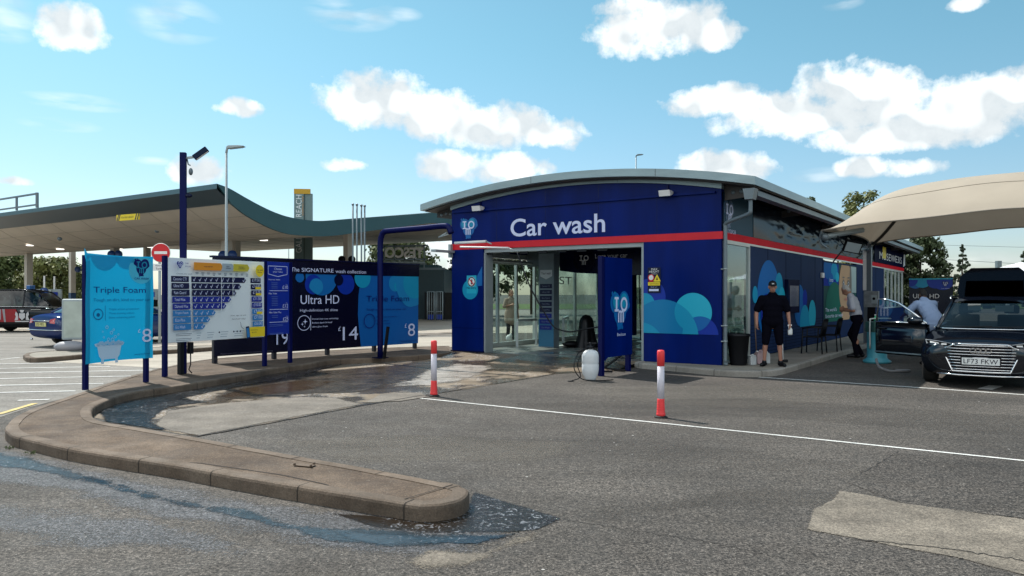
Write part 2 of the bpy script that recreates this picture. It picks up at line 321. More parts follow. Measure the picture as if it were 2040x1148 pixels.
    def text(s, t, x0, x1, z0, z1, m=None, keep=False):
        """text fitted to the box; keep=True keeps the letter proportions (fits the width, centred)"""
        if m: s.mat(m)
        vs, fs = text_mesh(t)
        if not vs: return s
        ax, bx = min(v[0] for v in vs), max(v[0] for v in vs); az, bz = min(v[1] for v in vs), max(v[1] for v in vs)
        kx = (x1-x0)/(bx-ax); kz = (z1-z0)/(bz-az)
        s.y -= s.step
        return s.add([(x0+(v[0]-ax)*kx, s.y, z0+(v[1]-az)*kz) for v in vs], fs)
    def ring(s, cx, cz, r0, r1, n=32, a0=0, a1=2*math.pi, sx=1.0):
        s.y -= s.step; vs = []; fs = []; full = abs(a1-a0-2*math.pi) < 1e-6
        for i in range(n+(0 if full else 1)):
            a = a0+(a1-a0)*i/n
            for r in (r0, r1): vs.append((cx+r*math.cos(a)*sx, s.y, cz+r*math.sin(a)))
        k = len(vs)//2
        for i in range(n): j = (i+1) % k; fs.append((2*i, 2*i+1, 2*j+1, 2*j))
        return s.add(vs, fs)
    def build(s, name, m=None, parent=None, bevel=0, smooth=None, loc=None):
        me = bpy.data.meshes.new(name); me.from_pydata(s.v, [], s.f)
        for mm in (s.m or [m]): me.materials.append(mm)
        if s.m: me.polygons.foreach_set('material_index', s.mi)
        me.polygons.foreach_set('use_smooth', [bool(x) if smooth is None else smooth for x in s.sm])
        if bevel:
            bm = bmesh.new(); bm.from_mesh(me); ed = [e for e in bm.edges if len(e.link_faces) == 2 and e.calc_face_angle(0) > .6]
            bmesh.ops.bevel(bm, geom=ed, offset=bevel, segments=2, affect='EDGES', profile=.6, clamp_overlap=True); bm.to_mesh(me); bm.free()
        me.update()
        o = bpy.data.objects.new(name, me); COL.objects.link(o)
        if parent: o.parent = parent
        if loc: o.location = loc
        return o
def bake(o):
    """apply an object's modifiers into its own mesh"""
    bpy.context.view_layer.update(); me = bpy.data.meshes.new_from_object(o.evaluated_get(bpy.context.evaluated_depsgraph_get()))
    o.modifiers.clear(); o.data = me; return o
def tag(o, label, cat, group=None):
    o['label'] = label; o['category'] = cat
    if group: o['group'] = group
    return o
def struct(o, k='structure'): o['kind'] = k; return o
def thing(name, label, cat, loc=(0,0,0), rz=0, group=None):
    o = bpy.data.objects.new(name, None); o.empty_display_size = .2; COL.objects.link(o); o.location = loc; o.rotation_euler = (0,0,rz); return tag(o, label, cat, group)
def children_of(o): return [c for c in bpy.data.objects if c.parent == o]
def copy_tree(o, parent=None):
    c = o.copy(); COL.objects.link(c); c.parent = parent
    for ch in children_of(o): copy_tree(ch, c)
    return c
def gp(px, py, z=0.0): d = (HC-z)*F/(py-HY); return ((px-CX)/F*d, d)
def ws(px, py, d): return ((px-CX)/F*d, d, HC+(HY-py)/F*d)
class Fr:
    """a frame standing on the ground: origin (x, y), local x axis turned by a"""
    def __init__(s, o, a): s.o = Vector(o[:2]); s.a = a; s.u = Vector((math.cos(a), math.sin(a))); s.w = Vector((-math.sin(a), math.cos(a)))
    @staticmethod
    def between(p, q): return Fr(p, math.atan2(q[1]-p[1], q[0]-p[0]))
    def hit(s, px, py, y=0.0):
        """where the line of sight meets the upright plane local y = y: (local x, z)"""
        k = (px-CX)/F; o = s.o+s.w*y; t = (k*o.y-o.x)/(s.u.x-k*s.u.y); d = o.y+s.u.y*t; return (t, HC+(HY-py)/F*d)
    def side(s, px, py, x=0.0):
        k = (px-CX)/F; o = s.o+s.u*x; t = (k*o.y-o.x)/(s.w.x-k*s.w.y); d = o.y+s.w.y*t; return (t, HC+(HY-py)/F*d)
    def loc(s, px, py, z=0.0): p = Vector(gp(px, py, z))-s.o; return (p.dot(s.u), p.dot(s.w))
    def world(s, x, y, z=0): p = s.o+s.u*x+s.w*y; return (p.x, p.y, z)
def curvepts(pts, n=6):
    """Catmull-Rom through points"""
    P = [Vector(p) for p in pts]; P = [P[0]]+P+[P[-1]]; out = []
    for i in range(1, len(P)-2):
        for k in range(n):
            t = k/n; a, b, c, d = P[i-1], P[i], P[i+1], P[i+2]
            out.append(.5*((2*b)+(c-a)*t+(2*a-5*b+4*c-d)*t*t+(3*b-a-3*c+d)*t**3))
    out.append(P[-2]); return out
def logo(mb, cx, cz, s, letters=None, a=None, b=None):
    """blue bubbles in a heart carrying the three letters"""
    a = a or MIDB; b = b or CYAN; letters = letters or PALE
    for (x, z, r, m) in ((-.24,.16,.27,a),(.23,.17,.29,a),(0,-.08,.33,a),(-.02,-.36,.16,a),(.44,.10,.10,a),(-.42,.40,.05,a),(-.30,.42,.03,b),(-.12,-.50,.04,a),(.1,-.47,.05,a),(.20,.22,.19,b),(-.24,.18,.17,b)):
        mb.flat(circ(cx+x*s, cz+z*s, r*s, n=24), m)
    mb.mat(letters); k = .045*s
    for (x0, x1, z0, z1) in ((-.26,-.18,-.02,.28),(-.33,-.11,.25,.31),(-.33,-.11,-.06,0)): mb.flat(rect(cx+x0*s, cx+x1*s, cz+z0*s, cz+z1*s))
    mb.ring(cx+.18*s, cz+.12*s, .12*s, .19*s)
    for x in (-.12, 0, .12): mb.flat(rect(cx+x*s-.03*s, cx+x*s+.03*s, cz-.34*s, cz-.10*s))
    mb.ring(cx-.06*s, cz-.12*s, .035*s, .09*s, 12, 0, math.pi); mb.ring(cx+.06*s, cz-.12*s, .035*s, .09*s, 12, 0, math.pi)
# ================================================================ THE GROUND
ASPH = ground_mat('worn asphalt', (.048,.042,.037), (.092,.081,.071), grain=.80, gscale=46, speck=.45, rough=.82, bump=1.0, bigscale=.45)
ASPH2 = ground_mat('pale forecourt asphalt', (.17,.157,.14), (.225,.21,.19), grain=.25, gscale=40, rough=.85, bump=.4)
CONC = ground_mat('cream concrete', (.34,.30,.25), (.42,.38,.32), grain=.12, gscale=60, rough=.85, bump=.25)
CONCP = ground_mat('patch concrete', (.11,.095,.078), (.225,.195,.158), grain=.34, gscale=60, rough=.85, bump=.7, bigscale=2.6)
CONCS = ground_mat('slab concrete', (.115,.10,.084), (.195,.172,.145), grain=.26, gscale=60, rough=.8, bump=.5, bigscale=1.7)
APRON = ground_mat('wash apron', (.135,.098,.062), (.235,.185,.13), grain=.30, gscale=45, wet=.22, wetcol=(.035,.024,.014), rough=.75, bump=.6, foam=.6, bigscale=.9)
ISLE = ground_mat('brown island concrete', (.062,.041,.028), (.150,.108,.076), grain=.26, gscale=60, rough=.88, bump=.7, bigscale=1.9, speck=.3)
KERB = ground_mat('kerb stone', (.098,.070,.050), (.168,.128,.096), grain=.15, gscale=60, rough=.85, bump=.5, bigscale=3.2)
PAVE = ground_mat('pavement concrete', (.20,.18,.15), (.28,.26,.22), grain=.15, gscale=60, rough=.85, bump=.3)
LINE = ground_mat('worn road paint', (.55,.55,.53), (.74,.74,.72), grain=.2, gscale=60, rough=.7, bump=.4, bigscale=8)
from mathutils.geometry import tessellate_polygon
def tri(poly):
    return [tuple(t) for t in tessellate_polygon([[Vector((p[0], p[1], 0)) for p in poly]])]
def sheet(name, poly, z, m, kind='structure'):
    mb = MB(); mb.add([(p[0], p[1], z) for p in poly], tri(poly)); o = mb.build(name, m); me = o.data
    bm = bmesh.new(); bm.from_mesh(me); bad = [f for f in bm.faces if f.normal.z < 0]; bmesh.ops.reverse_faces(bm, faces=bad); bm.to_mesh(me); bm.free()
    o['kind'] = kind; return o
def rough_edge(poly, amp, step, seed=0):
    """a polygon in metres with its outline broken up"""
    out = []; n = len(poly)
    for i in range(n):
        a, b = Vector(poly[i][:2]), Vector(poly[(i+1) % n][:2]); k = max(1, int((b-a).length/step)); nrm = Vector((-(b-a).y, (b-a).x)).normalized()
        for j in range(k):
            p = a+(b-a)*j/k; q = (noise.noise(Vector((p.x*2.2, p.y*2.2, seed)))*1.2+noise.noise(Vector((p.x*7, p.y*7, seed+9)))*.7)
            out.append(tuple(p+nrm*q*amp))
    return out
import numpy as np
def feathered(m, amp=.6, nscale=6.0, maxa=1.0, lo=.30, hi=.62, fine=0.0, stretch=(1,1,1)):
    nm = m.name+' feather %g %g %g %g' % (amp, nscale, maxa, fine)
    if nm in MATS: return MATS[nm]
    c = m.copy(); c.name = nm; nt = c.node_tree; L = nt.links; out = nt.nodes['Material Output']; sh = nt.nodes['Principled BSDF'].outputs[0]
    at = nt.nodes.new('ShaderNodeAttribute'); at.attribute_name = 'fade'; tc = nt.nodes.new('ShaderNodeTexCoord'); mp = nt.nodes.new('ShaderNodeMapping'); mp.inputs['Scale'].default_value = stretch; L.new(tc.outputs['Object'], mp.inputs[0])
    val = at.outputs['Fac']
    for (sc_, k) in ((nscale, amp), (55, fine)):
        if not k: continue
        n = nt.nodes.new('ShaderNodeTexNoise'); n.inputs['Scale'].default_value = sc_; n.inputs['Detail'].default_value = 6; n.inputs['Roughness'].default_value = .65; L.new(mp.outputs[0], n.inputs[0])
        q = nt.nodes.new('ShaderNodeMath'); q.operation = 'MULTIPLY_ADD'; q.inputs[1].default_value = k*2; q.inputs[2].default_value = -k; L.new(n.outputs[0], q.inputs[0])
        ad = nt.nodes.new('ShaderNodeMath'); ad.operation = 'ADD'; L.new(val, ad.inputs[0]); L.new(q.outputs[0], ad.inputs[1]); val = ad.outputs[0]
    r = nt.nodes.new('ShaderNodeMapRange'); r.interpolation_type = 'SMOOTHSTEP'; r.inputs[1].default_value = lo; r.inputs[2].default_value = hi; r.inputs[4].default_value = maxa; L.new(val, r.inputs[0])
    mu = nt.nodes.new('ShaderNodeMath'); mu.operation = 'MULTIPLY'; g = nt.nodes.new('ShaderNodeMath'); g.operation = 'GREATER_THAN'; g.inputs[1].default_value = .001; L.new(at.outputs['Fac'], g.inputs[0]); L.new(r.outputs[0], mu.inputs[0]); L.new(g.outputs[0], mu.inputs[1])
    t = nt.nodes.new('ShaderNodeBsdfTransparent'); ms = nt.nodes.new('ShaderNodeMixShader'); L.new(mu.outputs[0], ms.inputs[0]); L.new(t.outputs[0], ms.inputs[1]); L.new(sh, ms.inputs[2]); L.new(ms.outputs[0], out.inputs[0])
    MATS[nm] = c; return c
def soft(name, poly, z, m, cell=.05, width=.12, **kw):
    """a film on the ground whose edge breaks up and fades: dense grid with its distance to the outline stored per vertex"""
    P = np.array([p[:2] for p in poly]); A = P; Bq = np.roll(P, -1, 0); lo = P.min(0)-cell; hi = P.max(0)+cell
    xs = np.arange(lo[0], hi[0]+cell, cell); ys = np.arange(lo[1], hi[1]+cell, cell); X, Y = np.meshgrid(xs, ys, indexing='ij'); q = np.stack([X.ravel(), Y.ravel()], 1)
    d = np.full(len(q), 1e9); ins = np.zeros(len(q), bool)
    for a, b in zip(A, Bq):
        ab = b-a; t = np.clip(((q-a)@ab)/max(1e-9, ab@ab), 0, 1); d = np.minimum(d, np.linalg.norm(q-(a+t[:, None]*ab), axis=1))
        c = ((a[1] > q[:, 1]) != (b[1] > q[:, 1])); xi = a[0]+(q[:, 1]-a[1])*(b[0]-a[0])/(b[1]-a[1]+1e-12); ins ^= c & (q[:, 0] < xi)
    f = np.where(ins, np.minimum(1, d/width), 0.0); ny = len(ys); idx = {}; vs = []; fd = []; fs = []
    def vid(k):
        if k not in idx: idx[k] = len(vs); vs.append((q[k, 0], q[k, 1], z)); fd.append(float(f[k]))
        return idx[k]
    for i in range(len(xs)-1):
        for j in range(ny-1):
            k = (i*ny+j, (i+1)*ny+j, (i+1)*ny+j+1, i*ny+j+1)
            if f[list(k)].max() > 0: fs.append(tuple(vid(e) for e in k))
    me = bpy.data.meshes.new(name); me.from_pydata(vs, [], fs); at = me.attributes.new('fade', 'FLOAT', 'POINT'); at.data.foreach_set('value', fd); me.materials.append(feathered(m, **kw)); me.update()
    o = bpy.data.objects.new(name, me); COL.objects.link(o); o['kind'] = 'structure'; return o
struct(MB().add([(-1500,-300,0),(1500,-300,0),(1500,3000,0),(-1500,3000,0)], [(0,1,2,3)]).build('ground', ASPH))
def band(name, pts, w, z, m, kind='structure'):
    P = [Vector(p[:2]) for p in pts]; L_, R_ = [], []
    for i, p in enumerate(P):
        d = (P[min(i+1, len(P)-1)]-P[max(i-1, 0)]).normalized(); n = Vector((-d.y, d.x)); L_.append(p+n*w/2); R_.append(p-n*w/2)
    mb = MB(); vs = [(q.x, q.y, z) for q in L_]+[(q.x, q.y, z) for q in R_]; k = len(P)
    mb.add(vs, [(k+i, k+i+1, i+1, i) for i in range(k-1)]); o = mb.build(name, m)
    if o.data.polygons[0].normal.z < 0: o.data.flip_normals()
    o['kind'] = kind; return o
# forecourt beyond the island
sheet('forecourt', [gp(-900,850), gp(-200,850), gp(0,832), gp(60,812), gp(125,795), gp(330,735), gp(700,700), gp(905,690), gp(905,612), gp(-900,612)], .004, ASPH2)
sheet('forecourt_concrete', [gp(40,718), gp(330,735), gp(640,704), gp(905,692), gp(905,672), gp(560,676), gp(300,690)], .008, CONC)
sheet('forecourt_road', [gp(560,664), gp(1100,664), gp(1100,634), gp(-400,630), gp(-400,655), gp(300,670)], .008, CONC)
# white bay lines and yellow line on the left
lines = [((0,717),(39,713)), ((-60,727),(125,724)), ((-60,736),(220,731)), ((-60,745),(318,738)), ((-60,756.5),(270,750)), ((-60,770),(206,765)), ((-60,784.5),(150,780)), ((36,799),(98,797))]
for i, (a, b) in enumerate(lines): band('bay_line', [gp(*a), gp(*b)], .09, .010, LINE)
band('yellow_line', [gp(-40,834), gp(0,826), gp(40,814), gp(70,805)], .09, .012, ground_mat('yellow road paint', (.5,.38,.12), (.6,.48,.2), grain=.2, rough=.7, bump=.3))
def variant(m, k):
    nm = m.name+' %d' % int(k*100)
    if nm in MATS: return MATS[nm]
    c = m.copy(); c.name = nm; b = c.node_tree.nodes['Principled BSDF']; src = b.inputs['Base Color'].links[0].from_socket
    v = c.node_tree.nodes.new('ShaderNodeVectorMath'); v.operation = 'SCALE'; v.inputs['Scale'].default_value = k; c.node_tree.links.new(src, v.inputs[0]); c.node_tree.links.new(v.outputs[0], b.inputs['Base Color']); MATS[nm] = c; return c
# kerb builder: stones along an outline, each with a rounded upper edge
def offset(P, d):
    out = []; n = len(P)
    for i, p in enumerate(P):
        a = (p-P[i-1]).normalized() if (p-P[i-1]).length > 1e-6 else Vector((1,0)); q = P[(i+1) % n]; b = (q-p).normalized() if (q-p).length > 1e-6 else a
        t = (a+b).normalized(); nr = Vector((-t.y, t.x)); out.append(p+nr*d/max(.5, nr.dot(Vector((-a.y, a.x)))))
    return out
def raised(name, px_outline, ztop, core, kerbm, w=.14, closed=True, stone=.915, pts=None, smoothn=5):
    raw = pts if pts else [gp(x, y, ztop) for (x, y) in px_outline]
    P = [Vector(p[:2]) for p in raw]
    # smooth and resample
    Q = curvepts([(p.x, p.y, 0) for p in P+[P[0]]], smoothn)[:-1]; Q = [Vector((q.x, q.y)) for q in Q]
    area = sum(Q[i-1].x*Q[i].y-Q[i].x*Q[i-1].y for i in range(len(Q)))
    if area < 0: Q.reverse()
    res = []; 
    for i in range(len(Q)):
        a, b = Q[i], Q[(i+1) % len(Q)]; k = max(1, int((b-a).length/.12))
        for j in range(k): res.append(a+(b-a)*j/k)
    Q = [p+Vector((noise.noise(Vector((p.x*3, p.y*3, 5))), noise.noise(Vector((p.x*3, p.y*3, 15)))))*.008 for p in res]; I1 = offset(Q, .025); I2 = offset(Q, w)
    I3 = offset(Q, w*.6)
    sheet(name, I3[::1], ztop-.006, core)
    mb = MB(); s = 0; n = len(Q); vs = []; fs = []
    for i in range(n):
        jit = .012*noise.noise(Vector((Q[i].x*2.1, Q[i].y*2.1, 3)))
        vs += [(Q[i].x, Q[i].y, -.02), (Q[i].x, Q[i].y, ztop-.028), (I1[i].x*.3+Q[i].x*.7, I1[i].y*.3+Q[i].y*.7, ztop-.010), (I1[i].x, I1[i].y, ztop+jit*.3), (I2[i].x, I2[i].y, ztop+jit*.3), (I2[i].x, I2[i].y, ztop-.03)]
    acc = 0
    for i in range(n):
        j = (i+1) % n; L_ = (Q[j]-Q[i]).length; acc += L_
        a, b = 6*i, 6*j
        for q in range(5): fs.append((a+q, b+q, b+q+1, a+q+1))
    mb.mat(kerbm); mb.add(vs, [], False); rk = random.Random(len(Q)); b0 = 0; acc = 0; tone = 0; tones = [kerbm, variant(kerbm, .86), variant(kerbm, 1.13)]
    for i in range(n):
        mb.mat(tones[tone])
        for f in fs[5*i:5*i+5]: mb.f.append(f); mb.mi.append(mb.cur); mb.sm.append(False)
        acc += (Q[(i+1) % n]-Q[i]).length
        if acc > stone: acc = 0; tone = rk.choice([0,0,1,2])
    
    # joints: thin dark slots standing 1 mm proud of the stone
    mb.mat(mat('kerb joint', (.035,.028,.022), .95)); acc = 0
    for i in range(n):
        j = (i+1) % n; acc += (Q[j]-Q[i]).length
        if acc > stone:
            acc = 0; t = (Q[j]-Q[i]).normalized()*.006; nr = Vector((-t.y, t.x)).normalized()
            o_ = Q[i]-nr*.0015; m_ = I1[i]; e_ = I2[i]
            prof = [(o_, 0), (o_, ztop-.028), (Q[i]*.7+m_*.3-nr*.0015, ztop-.0085), (m_, ztop+.0018), (e_, ztop+.0018)]
            for q in range(4):
                (p0, z0), (p1, z1) = prof[q], prof[q+1]
                mb.add([(p0.x-t.x, p0.y-t.y, z0), (p0.x+t.x, p0.y+t.y, z0), (p1.x+t.x, p1.y+t.y, z1), (p1.x-t.x, p1.y-t.y, z1)], [(0,1,2,3)])
    k = mb.build(name+'_kerb'); k['kind'] = 'structure'; return Q
ISL = [(895,689),(760,693),(640,699),(430,714),(330,731),(279,743),(206,766),(111,798),(60,815),(29,830),(10,851),(20,864),(49,873),(135,893),(233,909),(346,926),(473,949),(625,974),(806,1003),(850,1007),(893,1003),(921,995),(934,983),(934,974),(921,969),(902,964),(735,932),(568,903),(392,871),(274,851),(206,839),(186,828),(186,812),(220,795),(274,780),(368,766),(490,746),(539,735),(613,725),(662,717),(765,712),(897,702)]
raised('island', ISL, .12, ISLE, KERB, w=.13)
# sunken crack and old anchor plate on the island
band('island_crack', [gp(330,918,.12), gp(400,922,.12), (gp(470,932,.12)), gp(560,945,.12), gp(640,962,.12), gp(655,966,.12)], .018, .1162, mat('crack dirt', (.02,.014,.01), .95))
band('island_joint', [gp(902,966,.12), gp(806,995,.12)], .012, .1225, mat('crack dirt', (.02,.014,.01), .95))
# ================================================================ CAR WASH FRAME
B = Fr((4.43, 16.15), math.radians(-34.4)); FL = .12
XL = B.hit(900, 600)[0]; xl = B.hit(962, 600)[0]; xr = B.hit(1282, 600)[0]
# pavement round the right corner of the building
pc = [B.world(*p) for p in ((xr-.05,.3), (xr-.05,-.36), (-.9,-.62), (.0,-.92), (.45,-.98), (.85,-.86), (1.12,-.55), (1.25,-.1), (1.28,1.5), (1.28,6), (1.28,15), (1.28,27.5), (.0,27.5), (-.1,14), (-.1,2), (-.1,.3))]
raised('pavement', None, .12, PAVE, ground_mat('grey kerb stone', (.26,.245,.22), (.34,.32,.29), grain=.12, gscale=70, rough=.85, bump=.3), w=.13, pts=pc, smoothn=3)
# wash apron: flat part, then a ramp up to the door sill
ap = [gp(184,832), gp(184,812), gp(220,792), gp(274,777), gp(368,763), gp(490,743), gp(613,722), gp(765,709), gp(900,700)]
ap += [B.world(XL+.1,-1.3)[:2], B.world(xr-.1,-1.3)[:2], gp(1180,741), gp(1103,746), gp(1000,764), gp(902,780), gp(725,808), gp(392,871)]
sheet('wash_apron', ap, .004, APRON)
mb = MB(); a = [B.world(XL-.05,-1.35,.005), B.world(xr-.06,-1.35,.005), B.world(xr-.06,-.02,.118), B.world(XL-.05,-.02,.118)]; mb.add(a, [(0,1,2,3)])
a = [B.world(XL-.05,-1.35,0), B.world(XL-.05,-.02,0)]; mb.build('entrance_ramp', APRON)['kind'] = 'structure'
soft('pale_slab', [gp(300,850), gp(326,820), gp(440,804), gp(603,791), gp(672,793), gp(728,807), gp(560,839), gp(392,872), gp(335,862)], .0095, CONCS, .04, .14, amp=.6, nscale=3, fine=.3, lo=.2, hi=.6)
sheet('grey_slab', rough_edge([gp(728,803), gp(760,786), gp(838,783), gp(850,792), gp(800,800)], .01, .08, 3), .009, CONCS)
JOINT = mat('tar joint', (.018,.015,.013), .8)
def wob(a, b, amp=.02, n=26, seed=0): 
    a, b = Vector(a[:2]), Vector(b[:2]); nr = Vector((-(b-a).y, (b-a).x)).normalized()
    return [tuple(a+(b-a)*i/n+nr*amp*noise.noise(Vector((i*.45, seed, 0)))) for i in range(n+1)]
band('apron_joint', wob(gp(392,871), gp(725,808), .03)+wob(gp(725,808), gp(1103,746), .03, seed=4), .03, .012, JOINT)
for (a, b) in (((905,722),(1100,736)), ((980,752),(1160,722)), ((850,735),(990,722)), ((880,712),(1010,714)), ((700,745),(905,722)), ((480,765),(905,712)), ((560,792),(870,735))):
    band('apron_joint', wob(gp(*a), gp(*b), .02, seed=a[0]), .022, .010, JOINT)
# soapy grey residue and wet brown pools on the apron
SOAP = ground_mat('soap residue', (.30,.26,.21), (.46,.42,.38), grain=.35, gscale=45, rough=.3, bump=.6, bigscale=3, foam=.5)
MUD = water_mat('brown film of water', (.060,.036,.018), foam=.15, ripple=.5, fscale=14, rough=.10)
BLKW = water_mat('dark puddle water', (.012,.011,.011), foam=.9, ripple=1.0, fscale=17, rough=.05, th=.55)
BLUW = water_mat('gutter water', (.022,.024,.027), foam=.45, ripple=.35, fscale=18, rough=.05, th=.54)
soft('soap_residue', [gp(770,772), gp(840,738), gp(900,722), gp(1000,730), gp(965,752), gp(880,772)], .009, SOAP, .06, .5, amp=.9, nscale=2.6, fine=.35, maxa=.9)
soft('soap_residue', [gp(430,790), gp(560,752), gp(700,738), gp(800,742), gp(760,770), gp(640,785)], .007, SOAP, .06, .4, amp=1.0, nscale=2.0, fine=.4, maxa=.65, stretch=(1,2.2,1))
WETB = ground_mat('wet brown concrete', (.030,.021,.013), (.075,.052,.032), grain=.4, gscale=45, rough=.22, bump=.8, bigscale=1.5)
soft('wet_film', [gp(380,800), gp(450,768), gp(600,741), gp(760,728), gp(900,712), gp(1180,720), gp(1100,745), gp(930,738), gp(800,768), gp(720,786), gp(600,790), gp(450,803)], .0082, WETB, .06, .5, amp=1.0, nscale=1.7, fine=.35, maxa=.88, stretch=(1,2.4,1))
soft('puddle', [gp(420,792), gp(470,775), gp(600,757), gp(680,760), gp(640,776), gp(560,786), gp(450,797)], .0092, MUD, .05, .3, amp=.6, nscale=3, fine=.15)
soft('puddle', [gp(196,842), gp(188,818), gp(222,797), gp(300,779), gp(430,761), gp(560,738), gp(640,726), gp(720,719), gp(600,750), gp(440,780), gp(372,794), gp(425,802), gp(345,812), gp(322,828), gp(312,842), gp(358,864), gp(300,858)], .0112, BLKW, .04, .16, amp=.5, nscale=4, fine=.35)
# damp and stained asphalt, the gutter stream and the frothy pool in the foreground
DAMP = ground_mat('damp asphalt', (.045,.042,.040), (.075,.070,.066), grain=.7, gscale=55, speck=.9, rough=.34, bump=1.0)
SPARK = ground_mat('glinting wet asphalt', (.085,.085,.092), (.13,.13,.14), grain=.95, gscale=50, speck=1.0, rough=.36, bump=1.8)
gut = [(-80,885), (0,900), (60,911), (170,941), (300,980), (430,1007), (500,1011), (560,1035), (650,1049), (780,1050), (860,1060), (960,1062), (1030,1058), (1000,1080), (955,1094), (900,1086), (780,1099), (680,1087), (560,1062), (440,1030), (300,1002), (170,966), (60,940), (-80,930)]
soft('damp_asphalt', [gp(-120,870), gp(60,895), gp(180,925), gp(320,955), gp(480,985), gp(640,1008), gp(800,1020), gp(900,1035), gp(1060,1050), gp(960,1110), gp(760,1125), gp(600,1100), gp(430,1065), gp(250,1030), gp(100,985), gp(-120,960)], .0022, SPARK, .06, .35, amp=.8, nscale=2.2, fine=.9, maxa=.7, stretch=(1,1.4,1))
soft('damp_asphalt', [gp(-150,990), gp(200,1010), gp(420,1040), gp(560,1075), gp(500,1130), gp(200,1110), gp(-150,1080)], .0017, SPARK, .08, .5, amp=.9, nscale=1.6, fine=.7, maxa=.6)
soft('gutter_water', [gp(*g) for g in gut], .0052, BLUW, .03, .15, amp=.85, nscale=3.5, fine=.8, maxa=.92)
soft('foamy_puddle', [gp(640,1020), gp(740,1026), gp(860,1036), gp(918,1024), gp(938,976), gp(985,990), gp(1060,1012), gp(1130,1034), gp(1080,1058), gp(1020,1064), gp(860,1066), gp(740,1054)], .0040, water_mat('foamy dark water', (.02,.014,.010), foam=.9, ripple=.7, fscale=17, rough=.06, th=.54), .03, .08, amp=.3, nscale=6, fine=.35)
soft('gutter_water', [gp(620,1046), gp(700,1058), gp(800,1062), gp(900,1066), gp(1010,1062), gp(1075,1054), gp(1000,1080), gp(955,1092), gp(880,1088), gp(760,1094), gp(680,1080)], .0058, water_mat('clear pool water', (.012,.016,.022), foam=.6, ripple=.22, fscale=20, rough=.04, th=.56), .03, .13, amp=.6, nscale=4, fine=.45)
soft('gutter_water', [gp(150,940), gp(240,962), gp(330,985), gp(440,1008), gp(520,1022), gp(500,1032), gp(400,1012), gp(280,985), gp(160,955)], .0058, MATS['clear pool water'], .03, .12, amp=.7, nscale=4, fine=.5)
soft('mud_patch', [gp(940,1094), gp(1003,1072), gp(1085,1049), gp(1130,1035), gp(1055,1090), gp(960,1125), gp(860,1150), gp(770,1120), gp(850,1090)], .0030, CONCP, .04, .18, amp=.7, nscale=4, fine=.5, maxa=.85)
# worn wheel paths and stains in the asphalt
WORN = ground_mat('polished asphalt', (.060,.053,.046), (.085,.076,.067), grain=.45, gscale=55, speck=.3, rough=.6, bump=.8)
PALEA = ground_mat('dusty asphalt', (.15,.135,.115), (.20,.18,.155), grain=.4, gscale=55, speck=.5, rough=.9, bump=.8)
for (pts, m_, a) in (([(1100,1010),(1500,960),(2040,980),(2200,1040),(1500,1020),(1150,1060)], WORN, .34), ([(700,860),(1300,870),(2100,960),(2100,1000),(1250,920),(650,900)], WORN, .22), ([(1000,800),(1500,790),(2100,830),(2100,880),(1500,835),(1000,830)], WORN, .28),
   ([(450,880),(800,860),(1200,880),(1100,930),(700,930)], PALEA, .45), ([(1150,770),(1500,765),(1800,790),(1500,820),(1200,800)], PALEA, .30), ([(500,1120),(900,1120),(1300,1130),(1200,1200),(400,1200)], PALEA, .35), ([(1415,930),(1450,926),(1480,937),(1440,944)], WORN, .9)):
    soft('asphalt_wear', [gp(*p) for p in pts], .0012+.0001*len(pts)+a*.0008, m_, .12, .45 if a < .5 else .12, amp=.6, nscale=1.3, fine=.25, maxa=a*.65, stretch=(1,2,1))
# lower right: worn patch of bare concrete with its crack
soft('concrete_patch', [gp(1600,1056), gp(1618,1014), gp(1652,998), gp(1669,977), gp(1740,988), gp(1790,1001), gp(1900,1016), gp(2120,1046), gp(2120,1167), gp(2040,1148), gp(1900,1112), gp(1794,1093), gp(1700,1074)], .0040, CONCP, .03, .05, amp=.45, nscale=5, fine=.4, lo=.25, hi=.5)
band('concrete_crack', wob(gp(1700,1075), gp(1900,1096), .03, seed=3)+wob(gp(1900,1096), gp(2060,1122), .04, seed=8), .012, .0065, JOINT)
band('asphalt_crack', wob(gp(1128,1037), gp(1400,1078), .05, 40, 7)+wob(gp(1400,1078), gp(1560,1112), .05, 30, 9), .006, .003, JOINT)
band('asphalt_crack', wob(gp(1690,960), gp(1790,900), .05, 30, 11), .012, .003, mat('tar joint', (.018,.015,.013)))
DK = ground_mat('dark asphalt repair', (.040,.035,.031), (.072,.063,.055), grain=.80, gscale=46, speck=.4, rough=.85, bump=1.0)
sheet('asphalt_repair', rough_edge([gp(1690,962), gp(1790,902), gp(2200,950), gp(2200,1060), gp(2040,1034), gp(1800,1004)], .02, .1, 71), .0032, DK)
for (x, y, r) in ():
    c = gp(x, y); sheet('oil_stain', rough_edge([(c[0]+r*1.4*math.cos(t*.5), c[1]+r*.6*math.sin(t*.5)) for t in range(12)], .05, .06, x), .003, DK)
# white lines
band('white_line', wob(gp(838,794), gp(1300,842), .004)+wob(gp(1300,842), gp(2160,931), .004), .055, .005, LINE)
band('white_line', [gp(1512,752), gp(1760,768), gp(2140,794)], .075, .005, LINE)
band('white_line', [gp(1962,776), gp(1985,769)], .22, .0055, LINE)
# chewing-gum and stone flecks
fl = MB()
for i in range(260):
    x, y = random.uniform(-9, 9), random.uniform(4, 16); r = random.uniform(.004, .016)
    fl.add([(x+r*math.cos(k), y+r*math.sin(k)*random.uniform(.6,1), .002) for k in range(6)], [tuple(range(6))])
o = fl.build('gum_spots', mat('gum', (.45,.44,.42), .8)); o['kind'] = 'stuff'
# grass verge behind the car wash
sheet('verge', [gp(-900,616), gp(2600,616), gp(2600,606), gp(-900,606)], .012, ground_mat('grass', (.055,.09,.02), (.09,.13,.035), grain=.4, gscale=8, rough=.95, bump=.5, bigscale=.2))
sheet('far_road', [gp(880,640), gp(1250,640), gp(1250,618), gp(880,618)], .012, ASPH2)
